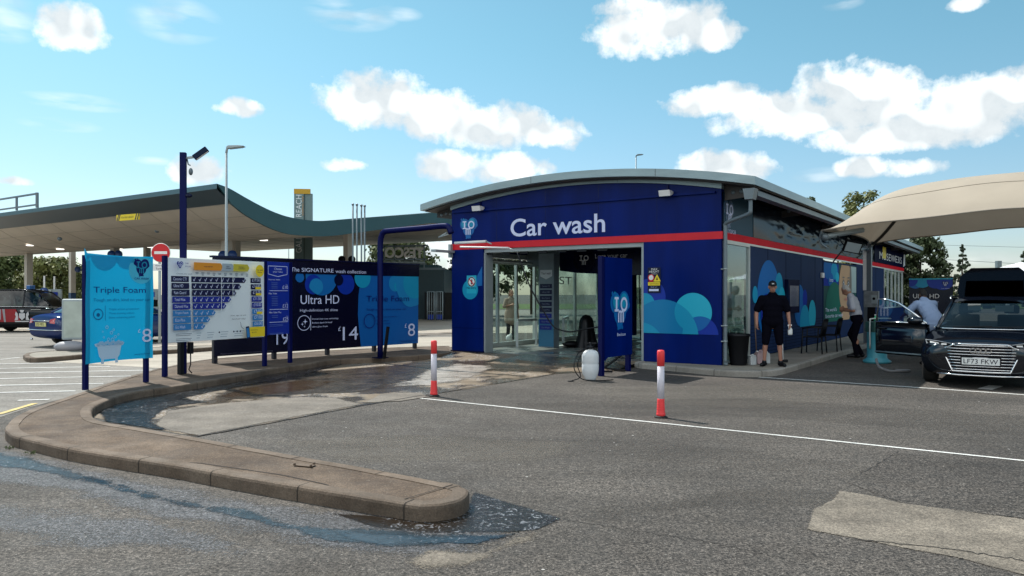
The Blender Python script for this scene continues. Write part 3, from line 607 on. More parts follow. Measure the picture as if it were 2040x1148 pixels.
# ================================================================ CAR WASH BUILDING
bw = thing('car_wash_building', 'low navy blue car wash hall with a curved grey roof and red stripe', 'building', (B.o.x, B.o.y, 0), B.a)
XM = XL/2; HALF = -XM
def arc(x, zend, rise): t = (x-XM)/HALF; return zend+rise*(1-t*t)
L = 27.3
def strip(x0, x1, n, lo, hi): return [(x0+(x1-x0)*i/n, lo(x0+(x1-x0)*i/n)) for i in range(n+1)]+[(x1-(x1-x0)*i/n, hi(x1-(x1-x0)*i/n)) for i in range(n+1)]
zw = lambda x: arc(x, 3.86, .36)
fa = MB(); poly = [(XL, 2.96), (0, 2.96)]+[(0+(XL-0)*i/24, zw(0+(XL-0)*i/24)) for i in range(25)]
fa.prism(poly, 0, .16); fa.build('front_fascia', NAVY, bw, bevel=.004)
MB().box(XL-.01, .03, -.006, .165, 2.80, 2.96).build('red_stripe', RED, bw)
MB().box(XL, xl, .0, .42, FL, 2.80).build('wall_panel', NAVY, bw, bevel=.006)
MB().box(XL+.01, xl-.004, -.004, .0, FL+.62, FL+.626).box(XL-.02, xl+.02, -.03, .3, FL-.1, FL+.03).build('plinth', NAVYD, bw)
MB().box(xr, 0, .0, .10, FL, 2.80).build('wall_panel', NAVY, bw, bevel=.006)
MB().box(xl+.004, xr-.004, .05, .35, 2.70, 2.797).box(xl+.002, xl+.05, .04, .38, FL, 2.70).box(xr-.07, xr-.002, .04, .30, FL, 2.70).build('door_frame', GREYL, bw, bevel=.004)
tr = MB(); tr.prism(strip(XL-.01, .02, 28, lambda x: zw(x)-.0, lambda x: arc(x, 4.02, .38)), -.05, .12); tr.build('roof_trim', ROOFG, bw)
MB().bar((XL+.05,-.03,3.80), (-.12,-.03,3.80), .06, .05).build('sign_ledge', NAVY, bw)
for x in (XL*.2, XL*.4, XL*.6, XL*.8): MB().box(x-.003, x+.003, -.0015, 0, 2.97, zw(x)-.01).build('cladding_joint', NAVYD, bw)
for x in (XL*.33, XL*.70): MB().box(x-.003, x+.003, -.054, -.0501, zw(x)+.01, arc(x,4.0,.36)).build('trim_joint', SOFFIT, bw)
# curved roof
XR0, XR1 = XL-.74, .84
zt = lambda x: 4.48-.47*((x-XM)/4.45)**2; zb = lambda x: zt(x)-.17
rf = MB(); rf.prism(strip(XR0, XR1, 36, zb, zt), -.42, L+.4); roof = rf.build('roof', ROOFG, bw)
for x in (XL*.18, XL*.62): MB().box(x-.004, x+.004, -.424, -.4203, zb(x)+.005, zt(x)-.005).build('roof_joint', SOFFIT, roof)
sf = MB(); sf.prism(strip(XR0+.06, XR1-.06, 36, lambda x: zb(x)-.03, lambda x: zb(x)-.004), -.28, L); sf.build('ceiling', SOFFIT, bw)
# overhang rafters with punched holes
for y in (.16, 4.6, 9.2, 13.8, 18.4, 23.0, 27.0):
    for sx in (1, -1):
        x0, x1 = (.02, XR1-.10) if sx > 0 else (XL-.02, XR0+.10)
        r = MB(); pl = [(x0, zb(x0)-.36), (x1, zb(x1)-.16), (x1, zb(x1)-.035), (x0, zb(x0)-.035)]
        if sx < 0: pl.reverse()
        r.prism(pl, y, y+.03); ro = r.build('rafter', SOFFIT, bw)
        h = MB()
        for k in (.25, .5, .75):
            x = x0+(x1-x0)*k; z = zb(x)-.15+(-.02 if k < .5 else .02); h.lathe([(.045,-.004),(.045,0)], (x, y, z), 16, 'y')
        h.build('hole', GREYP, ro)
MB().box(XR1-.30, XR1-.10, .1, L, zb(XR1)-.16, zb(XR1)-.05).build('gutter', GREYP, bw)
# side beam under the roof, dark
MB().box(.0, .10, .25, L, 3.80, 3.99).build('eaves_beam', DARK, bw)
# ---- front lettering and logo
fz = lambda X, Y: B.hit(840+X/3.702, 330+Y/3.702, -.01)
ar = MB(-.004); a = fz(655,525); c = fz(1352,490); text_mesh('Car wash', .013); ar.text('Car wash', a[0], c[0], (a[1]+c[1])/2-.005, fz(1300,352)[1], PALE)
vsn = ar.build('lettering', PALE, bw)
lg = MB(-.003); p0 = fz(265,540); p1 = fz(428,385); s_ = (p1[1]-p0[1]); logo(lg, (p0[0]+p1[0])/2, (p0[1]+p1[1])/2+.02, s_*1.08); lg.build('logo', None, bw)
# ---- right panel bubbles and notice
rz = lambda X, Y: B.hit(1260+X/3.96, 470+Y/3.96)
rb = MB(-.002); z0 = rz(100,765)[1]; R = rect(xr+.005, -.02, z0, 2.7)
def cpx(X0, X1, Ytop, f=rz): a = f(X0, Ytop); b = f(X1, Ytop); r = (b[0]-a[0])/2; return ((a[0]+b[0])/2, f((X0+X1)/2, Ytop)[1]-r, r)
C1 = cpx(-30,523,503); C2 = cpx(333,628,450); C3 = cpx(395,680,635); C4 = cpx(0,262,340); C5 = cpx(20,175,452)
def disc_(mb, C, m, clip=R, n=56): mb.flat(circ(C[0], C[1], C[2], n=n), m, clip)
disc_(rb, C4, BLUE); disc_(rb, C5, CYAN); disc_(rb, C1, TEALP); disc_(rb, C2, CYAN2); disc_(rb, C3, BLUE)
ins = clip_poly(circ(C2[0],C2[1],C2[2],n=56), circ(C1[0],C1[1],C1[2],n=56)); rb.flat(ins, CYAN, R)
ins = clip_poly(circ(C2[0],C2[1],C2[2],n=56), circ(C3[0],C3[1],C3[2],n=56)); rb.flat(ins, MIDB, R)
ins = clip_poly(circ(C1[0],C1[1],C1[2],n=56), circ(C3[0],C3[1],C3[2],n=56)); rb.flat(ins, CYAN, R)
ins = clip_poly(circ(C1[0]-.55,C1[1]-.3,.62,n=40), R); rb.flat(ins, CYAN, R)
rb.build('artwork', None, bw)
mh = MB(-.02)
def rq(mb, X0, X1, Y0, Y1, m, f=rz): a = f(X0, Y1); b = f(X1, Y0); c = f(X0, Y0); d = f(X1, Y1); mb.flat([(a[0],(a[1]+d[1])/2),(b[0],(a[1]+d[1])/2),(b[0],(c[1]+b[1])/2),(a[0],(c[1]+b[1])/2)], m)
rq(mh, 124, 225, 250, 450, NAVYD)
def rt(mb, t, X0, X1, Y0, Y1, m, f=rz): a = f(X0, (Y0+Y1)/2); b = f(X1, (Y0+Y1)/2); h = (f((X0+X1)/2, Y0)[1]-f((X0+X1)/2, Y1)[1])/2; zc = (a[1]+b[1])/2; mb.text(t, a[0], b[0], zc-h, zc+h, m)
rt(mh, 'MAX', 152, 200, 256, 272, WHITE); rt(mh, 'HEIGHT', 136, 213, 275, 291, WHITE); rt(mh, '2.05m', 154, 198, 297, 304, WHITE)
c = rz(151,330); mh.flat(circ(c[0],c[1],.075), RED); mh.flat(circ(c[0],c[1],.055), WHITE); c = rz(198,332)
mh.flat([(c[0]-.09,c[1]-.08),(c[0]+.09,c[1]-.08),(c[0],c[1]+.08)], YELLOW); mh.flat([(c[0]-.02,c[1]-.05),(c[0]+.02,c[1]-.05),(c[0],c[1]+.03)], INK)
rq(mh, 133, 170, 354, 362, RED); rq(mh, 178, 218, 352, 362, YELLOW); rq(mh, 128, 222, 366, 392, YELLOW); rt(mh, 'CHECK YOUR VEHICLE', 140, 215, 374, 384, INK)
rt(mh, 'Hands free', 150, 200, 401, 407, PALE); rq(mh, 137, 212, 420, 436, PALE)
mh.build('notice', None, bw)
# ---- left pillar: no entry sticker
lz = lambda X, Y: B.hit(880+X/3.96, 480+Y/3.96)
lp = MB(-.002); RL = rect(XL+.02, xl-.01, .3, 2.7); c = lz(225,385); disc_(lp, (c[0],c[1],.255), CYAN, RL)
a = lz(305,225); b = lz(270,360); lp.flat([(b[0]-.02,b[1]+.0),(xl-.02,b[1]+.02),(xl-.02,b[1]+.52),(b[0]+.05,b[1]+.28)], MIDB)
a = lz(198,415); b = lz(275,273); lp.flat(rect(a[0],b[0],a[1],b[1]), CYAN2); c = lz(237,323); lp.flat(circ(c[0],c[1],.13), WHITE); lp.ring(c[0],c[1],.09,.12); lp.mat(INK); lp.ring(c[0],c[1],.10,.125); lp.flat([(c[0]-.02,c[1]-.07),(c[0]+.02,c[1]-.07),(c[0]+.03,c[1]+.05),(c[0]-.0,c[1]+.08)]); lp.mat(RED); lp.flat([(c[0]-.085,c[1]+.065),(c[0]-.065,c[1]+.085),(c[0]+.085,c[1]-.065),(c[0]+.065,c[1]-.085)]); c = lz(237,373)
lp.text('No entry', c[0]-.15, c[0]+.15, c[1]-.035, c[1]+.035, NAVYD); lp.build('sticker', None, bw)
# ---- floodlights
for (X, z, w) in ((fz(435,312)[0], fz(435,312)[1], .26), (B.hit(1331,384)[0], B.hit(1331,384)[1], .26)):
    f = MB(); f.prism([(-.02,.02),(.0,-.05),(-.20,-.10),(-.24,.03)][::-1], X-w/2, X+w/2, 'yz'); fo = f.build('floodlight', WHITE, bw, bevel=.01); fo.location.z = z
    MB().bar((0,0,.0),(0,.02,.16), .05, .04).build('bracket', NAVYP, fo, loc=(X,-.03,0))
    MB().box(X-.09, X+.09, -.2, -.06, -.099, -.082).build('lens', glass('lamp lens', (.7,.75,.8), .3), fo)
# ---- downpipe at the corner
dp = MB(); hz = zb(XR1)-.02
dp.prism([(XR1-.26,hz-.04),(XR1-.02,hz-.04),(XR1-.06,hz-.26),(XR1-.22,hz-.26)][::-1], -.40, -.16)
dp.tube(curvepts([(XR1-.14,-.28,hz-.24),(XR1-.14,-.28,hz-.46),(XR1-.20,-.25,hz-.55),(.12,.02,3.14),(.07,.05,3.02),(.07,.05,2.8),(.07,.05,1.5),(.07,.05,FL+.12),(.10,.0,FL+.05)], 4), .042, 12)
dpo = dp.build('downpipe', GREYP, bw)
cl_ = MB()
for z in (2.15, .95, .62): cl_.lathe([(.05,0),(.05,.025)], (.07,.05,z), 14); cl_.box(.0,.05,-.02,.03,z,z+.02)
cl_.build('clamp', GREYL, dpo)
# ---- right-hand side wall (drawn with u = distance along the wall, facing +x)
R90 = math.radians(90)
sz = lambda px, py: B.side(px, py, .005)
def sidepart(mb, name, m=None, parent=bw): o = mb.build(name, m, parent); o.rotation_euler = (0,0,R90); return o
yw0, yw1 = .10, sz(1493, 600)[0]; yp0, yp1 = sz(1640,600)[0], sz(1706,600)[0]; yq0 = sz(1761,600)[0]; yq1 = min(26.9, sz(1800,600)[0])
# opaque lower cladding in pieces between the openings
cladz = [(yw1, yp0), (yp1, yq0)]
mb = MB()
for (a, b) in cladz: mb.box(a, b, .0, .12, FL+.02, 2.80)
mb.box(yp0, yp1, .0, .12, FL+.02, sz(1650,642)[1]); mb.box(yq0, L, .0, .12, FL+.02, 1.0)
mb.mat(SLATE); cl = sidepart(mb, 'side_cladding')
g = MB()
for px in (1530,1566,1596,1624,1672,1688,1718,1745):
    y = sz(px,600)[0]
    if yp0 < y < yp1: continue
    g.box(y-.012, y+.012, -.003, 0, FL+.05, 2.78)
for k in range(9): g.box(yw1+.02, yp0-.02, -.0025, 0, FL+.09+k*.085, FL+.097+k*.085)
g.build('panel_joint', DARK, cl)
sidepart(MB().box(.0, L, -.012, .14, 2.80, 2.96), 'red_stripe', RED)
sidepart(MB().box(.02, 2.2, .0, .1, 2.965, 3.80), 'fascia_panel', mat('teal grey vinyl', (.03,.08,.12), .3, fg=.04))
def film():
    vs, fs = [], []; nu, nv = 240, 22
    for i in range(nu+1):
        for j in range(nv+1):
            u = 2.2+(L-2.2)*i/nu; z = 2.965+(3.80-2.965)*j/nv; e = math.sin(math.pi*j/nv)**.5*min(1, i/4)
            d = -.012-.018*e*max(0, min(1, (u-3.2)/1.5))*(noise.noise(Vector((u*1.1, z*4.5, 0)))+.7*noise.noise(Vector((u*2.7, z*11, 4))))
            vs.append((u, d, z))
    for i in range(nu):
        for j in range(nv): fs.append((i*(nv+1)+j, (i+1)*(nv+1)+j, (i+1)*(nv+1)+j+1, i*(nv+1)+j+1))
    return MB().add(vs, fs, True)
sidepart(film(), 'glossy_fascia', mat('crumpled black film', (.006,.011,.020), .12, fg=.11))
MB().box(-.5, -.02, 2.2, L, 2.96, 3.8).build('upper_wall', DARK, bw)
sidepart(MB().box(.2, L, -.015, .02, 2.755, 2.798), 'head_trim', ALU)
# windows
def window(u0, u1, z0, z1, n, gl=GLASS, t=.045):
    f = MB(); f.box(u0, u1, -.02, .06, z0, z0+t).box(u0, u1, -.02, .06, z1-t, z1)
    for k in range(n+1): u = u0+(u1-u0-t)*k/n; f.box(u, u+t, -.022, .062, z0+t, z1-t)
    fo = sidepart(f, 'window_frame', ALU); p = MB().box(u0+t*.5, u1-t*.5, .018, .026, z0+t*.5, z1-t*.5); p.build('glass', gl, fo)
window(yw0+.02, yw1, FL+.02, 2.76, 1)
window(yq0, yq1, 1.0, 2.76, 5)
# picture panel
pz1, pz0 = sz(1650,523)[1], sz(1650,642)[1]
po = MB(.0); W_ = yp1-yp0; un = lambda t: yp0+W_*t
sp = lambda X, Y: sz(1420+X/3.586, 340+Y/3.586)
po.flat(rect(yp0, yp1, pz0, pz1), mat('poster green', (.012,.075,.075), .3, fg=.04)); PR = rect(yp0+.01, yp1-.01, pz0+.01, pz1-.01)
po.flat(rect(un(0), un(.42), pz1-.75, pz1-.02), BLUE)
for (t, z, r, m) in ((.12,pz1-.2,.45,MIDB),(.3,pz1-.25,.38,CYAN),(.2,pz1-.55,.3,MIDB),(.38,pz1-.45,.22,CYAN2)): po.flat(circ(un(t), z, r*1.3, r*.75), m, PR)
SKIN_P = mat('printed skin', (.50,.33,.20), .4, fg=.03); PHAIR = mat('printed hair', (.05,.03,.015), .4); PGRN = mat('printed green jumper', (.015,.14,.10), .4, fg=.03)
po.flat(circ(un(.30), pz0+.45, W_*.24, .85), PGRN, PR)
po.flat(circ(un(.63), pz0+1.15, W_*.20, .95), SKIN_P, PR)                    # long face
po.flat(circ(un(.64), pz0+.35, W_*.14, .5), SKIN_P, PR)
po.flat(rect(un(.80), un(.985), pz0+.95, pz1-.02), mat('printed pale window', (.22,.36,.38), .3), PR)
po.flat(circ(un(.79), pz0+1.2, W_*.035, .75), PHAIR, PR)
for t in (.56, .71): po.flat(circ(un(t), pz0+1.28, W_*.035, .13), PHAIR); po.flat(circ(un(t), pz0+1.26, W_*.022, .07), WHITE); po.flat(circ(un(t), pz0+1.26, W_*.012, .05), INK); po.flat(circ(un(t), pz0+1.48, W_*.035, .025), PHAIR)
po.flat(circ(un(.63), pz0+.98, W_*.02, .06), mat('printed shade', (.32,.17,.10), .4)); po.flat(circ(un(.63), pz0+.72, W_*.045, .04), mat('printed lips', (.40,.08,.06), .4))
po.mat(PALE); a = un(.03)
po.text("The world's", a, un(.34), pz0+.34, pz0+.46); po.text('favourite car wash', a, un(.52), pz0+.14, pz0+.26); po.text('imo', un(.14), un(.24), pz1-.62, pz1-.5)
poo = sidepart(po, 'poster'); pf = MB(); pf.box(yp0-.04,yp0,-.02,.1,pz0-.04,pz1+.04).box(yp1,yp1+.04,-.02,.1,pz0-.04,pz1+.04).box(yp0,yp1,-.02,.1,pz1,pz1+.04); pf.build('poster_frame', SLATE, poo)
# bubbles on the side
sb = MB(-.004); zc = sp(640,1115)[1]; SR = rect(yw1+.02, yp0-.02, zc, 2.75)
for (X0, X1, Yt, m) in ((315,480,640,MIDB),(283,320,825,CYAN),(445,500,730,CYAN),(470,515,830,CYAN2),(580,655,815,MIDB),(640,672,850,BLUE),(620,690,960,CYAN),(683,733,925,CYAN2),(340,420,880,BLUE)):
    C = cpx(X0, X1, Yt, sp); sb.flat(circ(C[0], C[1], C[2], C[2], n=48), m, SR)
sidepart(sb, 'artwork')
# small wall camera, logo and strap line on the side fascia
sl2 = MB(-.004); a = sp(75,355); b = sp(150,235); logo(sl2, (a[0]+b[0])/2, (a[1]+b[1])/2-.03, .62, a=mat('dim blue print', (.02,.10,.22), .35), b=mat('dim blue print', (.02,.10,.22), .35)); a = sp(98,447); b = sp(155,432); sl2.text('E YOUR CAR', a[0], b[0], a[1], a[1]+.09, PALE); sidepart(sl2, 'logo')
mn = MB(); a = sp(515,1000); b = sp(595,760); mn.box(a[0], b[0], -.10, -.004, 1.12, 2.02); mno = sidepart(mn, 'menu_frame', NAVYD); MB().box(a[0]+.12, b[0]-.12, -.106, -.1, 1.3, 1.86).build('screen', mat('menu face', (.01,.03,.12), .15), mno)
sidepart(MB().box(sp(770,745)[0], sp(785,745)[0], -.06, -.005, sp(770,765)[1], sp(770,730)[1]), 'intercom', WHITE)
for u in (7.0,): pass
# far end: shop sign along the fascia and wash banner letters
e0, e1 = sz(1741,520)[0], sz(1802,520)[0]; es = MB(-.03); es.flat(rect(e0, e1, 2.97, 3.72), NAVYD); es.mat(WHITE); es.text('MUSEWE3IS', e0+1.2, e1-1.2, 3.14, 3.46); es.flat(rect(e0+2.0,e0+2.9,3.2,3.7), YELLOW); es.flat([(e1-.7,3.0),(e1-.05,3.1),(e1-.05,3.72),(e1-.5,3.72)], WHITE); sidepart(es, 'fascia_sign')
# ---- inside: floor, glazed left wall, right lining, far end
fl_ = MB(); fl_.box(XL, .0, .0, L, .0, FL-.001); fl_.build('hall_floor', ground_mat('wet hall floor', (.16,.15,.14), (.27,.26,.25), grain=.15, gscale=30, rough=.5, bump=.3, wet=.15, wetcol=(.04,.04,.04)), bw)
MB().box(-.16, -.13, 2.25, yp0-.05, FL, 2.8).box(-.16,-.13,yp1,yq0,FL,2.8).build('inner_lining', mat('inner lining grey', (.10,.12,.14), .5, var=.2), bw)
ys = [.45, 1.0, 1.95, 2.9, 3.9, 5.0, 6.4, 8.0, 10, 12, 14, 17, 20, 23, L-.2]
gf = MB(); gx = XL+.06
gf.box(gx, gx+.09, .42, L, FL, FL+.13); gf.box(gx, gx+.09, .42, L, 2.50, 2.62); gf.box(gx-.02, gx+.12, .42, L, 2.66, 2.80)
for y in ys: gf.box(gx, gx+.085, y-.035, y+.035, FL+.13, 2.50)
gfo = gf.build('side_glazing_frame', ALU, bw)
MB().box(XL, XL+.14, .17, L, 2.80, 3.84).build('upper_wall', NAVY, bw)
for i in range(len(ys)-1): MB().box(gx+.035, gx+.043, ys[i]+.03, ys[i+1]-.03, FL+.12, 2.51).build('glass', GLASS if ys[i] < 3.5 else GLASSH, gfo)
# inner portal with its sign: "Love your car"
yi = 3.35; dz = lambda px, py: B.hit(px, py, yi)
pt = MB(); xa = dz(1115,520)[0]; xb = -.16
pz = dz(1120,541)[1]; pts = [(xa,pz+.02)]+[(xa+(xb-xa)*i/10, pz-.02-.18*math.sin(math.pi*.55*i/10)) for i in range(1,11)]+[(xb,2.95),(xa,2.95)]
pt.prism(pts, yi, yi+.1); pto = pt.build('inner_sign', NAVYD, bw); mb = MB(yi-.004); c = dz(1164,518); mb.flat(circ(c[0],c[1],.36), INK); logo(mb, c[0], c[1], .42, a=INK, b=INK, letters=WHITE); a = dz(1187,518); b = dz(1251,511); mb.text('Love your car', a[0], b[0], a[1], a[1]+.17, WHITE); mb.build('lettering', None, pto)
MB().box(XL+.2, xa, yi, yi+.1, 2.45, 2.95).build('cross_beam', GREYP, bw)
st = MB(gx and 0); 
# faint ST letters on the steamed glass
g2 = MB(); g2.text('ST', 5.3, 6.1, 1.95, 2.2, mat('etched letter', (.75,.80,.8), .5)); g2o = g2.build('lettering', None, gfo); g2o.rotation_euler = (0,0,R90); g2o.location = (gx+.10,0,0)
# ceiling lamps are unlit; hanging wash hoses
hs = MB()
for (x, y) in ((XL+1.6,5.2),(XL+2.4,6.5),(-2.3,5.5)): hs.tube([(x,y,2.9),(x,y,1.9),(x+.05,y,FL+.05)], .02, 6)
hs.build('hanging_hose', BLACK, bw)
pb_ = MB(); pb_.tube([(XL+.35,.6,2.55),(XL+.35,7.8,2.55)], .03, 8).tube([(XL+.35,7.8,2.55),(-.4,7.8,2.55)], .05, 8).box(XL+.5,-.5,7.7,7.9,2.55,2.8).tube([(-.3,3.6,.2),(-.3,3.6,2.6)], .03, 8).tube([(XL+.3,3.6,2.62),(-.3,3.6,2.62)], .04, 8); pb_.build('spray_gantry', ALU, bw)
MB().box(-.32,-.17,1.2,1.9,1.1,1.9).build('control_panel', mat('panel grey box', (.35,.37,.38), .5), bw, bevel=.01)
for k in range(7): MB().bar((XL+1.0+k*.55,.12,2.67),(XL+1.25+k*.55,.12,2.67),.02,.05).build('nozzle', BLACK, bw)
# vertical wash brushes deep in the hall
for (x, y) in ((XL+1.05, 8.2), (-1.3, 8.2)):
    b_ = MB(); 
    for k in range(30):
        a = k*.209; 
        for z in (0,): b_.prism([(math.cos(a-.03)*.05,math.sin(a-.03)*.05),(math.cos(a-.06)*.42,math.sin(a-.06)*.42),(math.cos(a+.06)*.42,math.sin(a+.06)*.42)], FL+.1, 2.4, 'xy')
    b_.build('wash_brush', mat('blue brush bristle', (.01,.03,.16), .9), bw, loc=(x,y,0))
# black bell-shaped cover
def place(fr, px, py, z=FL): return gp(px, py, z)
def translucent(m, k):
    nt = m.node_tree; b = nt.nodes['Principled BSDF']; t = nt.nodes.new('ShaderNodeBsdfTranslucent'); ms = nt.nodes.new('ShaderNodeMixShader'); ms.inputs[0].default_value = k
    t.inputs[0].default_value = b.inputs['Base Color'].default_value
    if b.inputs['Base Color'].links: nt.links.new(b.inputs['Base Color'].links[0].from_socket, t.inputs[0])
    nt.links.new(b.outputs[0], ms.inputs[1]); nt.links.new(t.outputs[0], ms.inputs[2]); nt.links.new(ms.outputs[0], nt.nodes['Material Output'].inputs[0])
# ================================================================ SIGNBOARDS ON THE ISLAND
def posts(root, xs, z1, w=.075, m=NAVYP, zb_=.12, y=.03, name='post'):
    for x in xs: MB().box(x-w/2, x+w/2, y, y+w, zb_, z1).build(name, m, root, bevel=.004)
# --- blue banner with the bath tub
q0 = ws(168, 700, 11.9); q1 = ws(303, 700, 13.1); f1 = Fr.between(q0, q1); W1 = math.dist(q0[:2], q1[:2])
r1 = thing('banner_sign', 'bright blue Triple Foam banner with a white bath tub on two navy posts', 'banner', (*q0[:2], 0), f1.a)
h1 = lambda X, Y: f1.hit(X/3.588, 480+Y/3.588)
posts(r1, (.07, W1-.07), 2.24, .07)
BZ0, BZ1 = .53, 2.27
BAN = mat('banner blue', (.004,.33,.60), .38, bump=.05, bscale=5)
n = 40; vs = []; fs = []
def wav(u, v): return -.022-.008*math.sin(u*5+v*3)-.006*math.sin(v*9-u*4)-.012*noise.noise(Vector((u*3, v*3, 1)))
for i in range(n+1):
    for j in range(n+1):
        u, v = i/n, j/n
        d = wav(u, v)
        z = BZ0+(BZ1-BZ0)*v-.018*math.sin(math.pi*u)*(1 if v > .9 else (-1 if v < .05 else 0))
        if i == 0 and j > n-4: z += .02*(j-n+4); 
        vs.append((W1*u+(-.02 if i == 0 and j > n-3 else 0), d, z))
for i in range(n):
    for j in range(n): fs.append((i*(n+1)+j, (i+1)*(n+1)+j, (i+1)*(n+1)+j+1, i*(n+1)+j+1))
bo = MB().add(vs, fs, True); translucent(BAN, .32); bob = bo.build('banner_cloth', BAN, r1)
ab = MB(0); ab.step = .0006; RB = rect(.01, W1-.01, BZ0+.02, BZ1-.03)
LB = mat('banner light blue', (.018,.42,.68), .4); NV2 = mat('banner navy ink', (.003,.012,.20), .4); DKB = mat('banner small print', (.002,.12,.30), .4)
for q_ in (LB, NV2, DKB, MATS['banner pale disc'] if 'banner pale disc' in MATS else LB): translucent(q_, .38)
def bt(t, X0, X1, Y0, Y1, m, mb=None): 
    mb = mb or ab; a = h1(X0, Y1); b = h1(X1, Y1); zc = a[1]; zt_ = h1(X0, Y0)[1]; mb.text(t, a[0], b[0], zc, zt_, m)
for (X, Y, r, m) in ((740,120,.26,LB),(900,130,.22,LB),(590,110,.12,LB)): c = h1(X, Y); ab.flat(circ(c[0], c[1]+.05, r), m, RB)
c = h1(1003, 205); ab.flat(circ(c[0], c[1], .24), mat('banner pale disc', (.06,.48,.70), .4), RB); logo(ab, c[0], c[1]+.04, .30, a=NV2, b=NV2, letters=LB); ab.text('CAR WASH', c[0]-.14, c[0]+.14, c[1]-.17, c[1]-.135, NV2)
bt('Triple Foam', 655, 1028, 328, 385, NV2); bt('Tough on dirt, kind on your car', 655, 1058, 412, 440, DKB)
c = h1(687, 525); ab.mat(DKB); ab.ring(c[0], c[1], .075, .09); ab.flat(circ(c[0], c[1]-.01, .03)); a = h1(735, 570); ab.flat(rect(a[0], a[0]+.008, a[1], a[1]+.24))
for i, t in enumerate(('Triple action protection', 'Three stunning colours', 'Shine enhancing polish')): 
    Y = 492+i*30; bt(t, 762, (980, 945, 950)[i], Y-10, Y+8, DKB)
bt('8', 1008, 1072, 630, 725, PALE); bt('£', 976, 994, 632, 656, PALE); bt('imocarwash.com', 950, 1060, 805, 818, NV2)
TUB = mat('printed tub', (.50,.68,.85), .4); TUBD = mat('printed tub shade', (.30,.52,.74), .4)
a = h1(655, 735); b = h1(875, 735); tw = b[0]-a[0]; x0 = a[0]; zr = a[1]
ab.flat([(x0+tw*x, zr+tw*z) for (x, z) in ((.10,-.10),(.16,-.36),(.24,-.46),(.76,-.46),(.84,-.36),(.90,-.10))][::1], TUB)
ab.flat([(x0+tw*x, zr+tw*z) for (x, z) in ((.0,-.02),(.05,-.09),(.30,-.13),(.70,-.13),(.95,-.09),(1,-.02),(.93,.0),(.70,-.06),(.30,-.06),(.07,.0))], TUB)
for s_ in (.27, .73): ab.flat([(x0+tw*(s_-.04), zr-tw*.44), (x0+tw*(s_-.05), zr-tw*.58), (x0+tw*(s_+.05), zr-tw*.58), (x0+tw*(s_+.04), zr-tw*.44)], TUB)
for (x, z, r) in ((.40,.44,.05),(.55,.28,.05),(.62,.36,.035),(.30,.16,.03),(.68,.16,.045),(.78,.22,.03),(.45,.10,.045),(.26,.32,.025),(.58,.08,.06)): ab.mat(TUBD); ab.ring(x0+tw*x, zr+tw*z, tw*r*.65, tw*r, 16)
for i in range(14): ab.flat(circ(x0+tw*(.12+.06*i), zr-tw*(.03-.05*math.sin(i)**2), tw*.05, n=12), TUBD)
ab.v = [(x, wav(x/W1, (z-BZ0)/(BZ1-BZ0))-.0035+y, z) for x, y, z in ab.v]; ab.build('artwork', None, bob)
# --- white price board
q0 = ws(334, 700, 13.95); q1 = ws(526, 700, 15.95); f2 = Fr.between(q0, q1); W2 = math.dist(q0[:2], q1[:2])
r2 = thing('price_board', 'white price board with rows of navy and blue ticks and an orange arrow', 'sign', (*q0[:2], 0), f2.a)
h2 = lambda X, Y: f2.hit(310+X/5.218, 490+Y/5.218)
posts(r2, (-.04, W2+.04), 2.33, .075, y=-.01); posts(r2, (W2*.17,), .9, .09, BLACK, y=.1)
MB().box(0, W2, 0, .03, .735, 2.30).build('board', BOARDW, r2, bevel=.004)
ab = MB(-.001); ab.step = .0008
def pb(X0, X1, zlo, zhi, m): a = h2(X0, 500)[0]; b = h2(X1, 500)[0]; ab.flat(rect(a, b, zlo, zhi), m)
def arrow(X0, X1, zlo, zhi, m): a = h2(X0, 500)[0]; b = h2(X1, 500)[0]; t = .05; ab.flat([(a,zlo),(b-t,zlo),(b,(zlo+zhi)/2),(b-t,zhi),(a,zhi)], m)
def pt_(t, X0, X1, zlo, zhi, m): a = h2(X0, 500)[0]; b = h2(X1, 500)[0]; ab.text(t, a, b, zlo, zhi, m)
zT = h2(250, 311)[1]; zB = h2(250, 880)[1]; rh = (zT-zB)/8; INKB = mat('print deep navy', (.003,.005,.05), .4); BLU1 = mat('print navy blue', (.008,.02,.26), .4); BLU2 = mat('print sky blue', (.03,.20,.50), .4); GLN = mat('print grey', (.05,.09,.16), .5)
names = ['Ceramic CTI','Ultra HD','Rain Guard','Total Wax','Diamond Wax','Triple Foam','Eco Plus','Eco Wash']; ends = [940,885,832,772,718,605,545,490]; prices = ['£19.00','£14.00','£13.00','£11.50','£10.00','£9.00','£7.00','£6.00']
ticks = [400,460,518,575,633,692,748,806,862,912]; nt_ = [10,9,8,7,6,4,3,2]
for i in range(8):
    z1 = zT-i*rh-.006; z0 = z1-rh+.016; m = INKB if i < 3 else (BLU1 if i < 5 else BLU2); zc = (z0+z1)/2
    pb(160, 345, z0, z1, m); arrow(370, ends[i], z0, z1, m); pb(985, 1090, z0+.004, z1-.004, m)
    pt_(names[i], 182, 182+(len(names[i])*12.5), zc-.025, zc+.03, PALE); pt_(prices[i], 1002, 1080, zc-.02, zc+.045, PALE)
    if i in (1, 2, 5): pb(1032, 1090, z0+.004, z0+.05, YELLOW)
    for k in range(nt_[i]):
        if i == 0 and k == 8: continue
        x = h2(ticks[k], 500)[0]; ab.flat([(x-.030,zc),(x-.022,zc+.008),(x-.008,zc-.022),(x+.024,zc+.04),(x+.032,zc+.034),(x-.006,zc-.042)], PALE)
for X in (658, 777): a = h2(X, 500)[0]; ab.flat(rect(a-.006, a+.006, zT-8*rh+.2, zT), BOARDW)
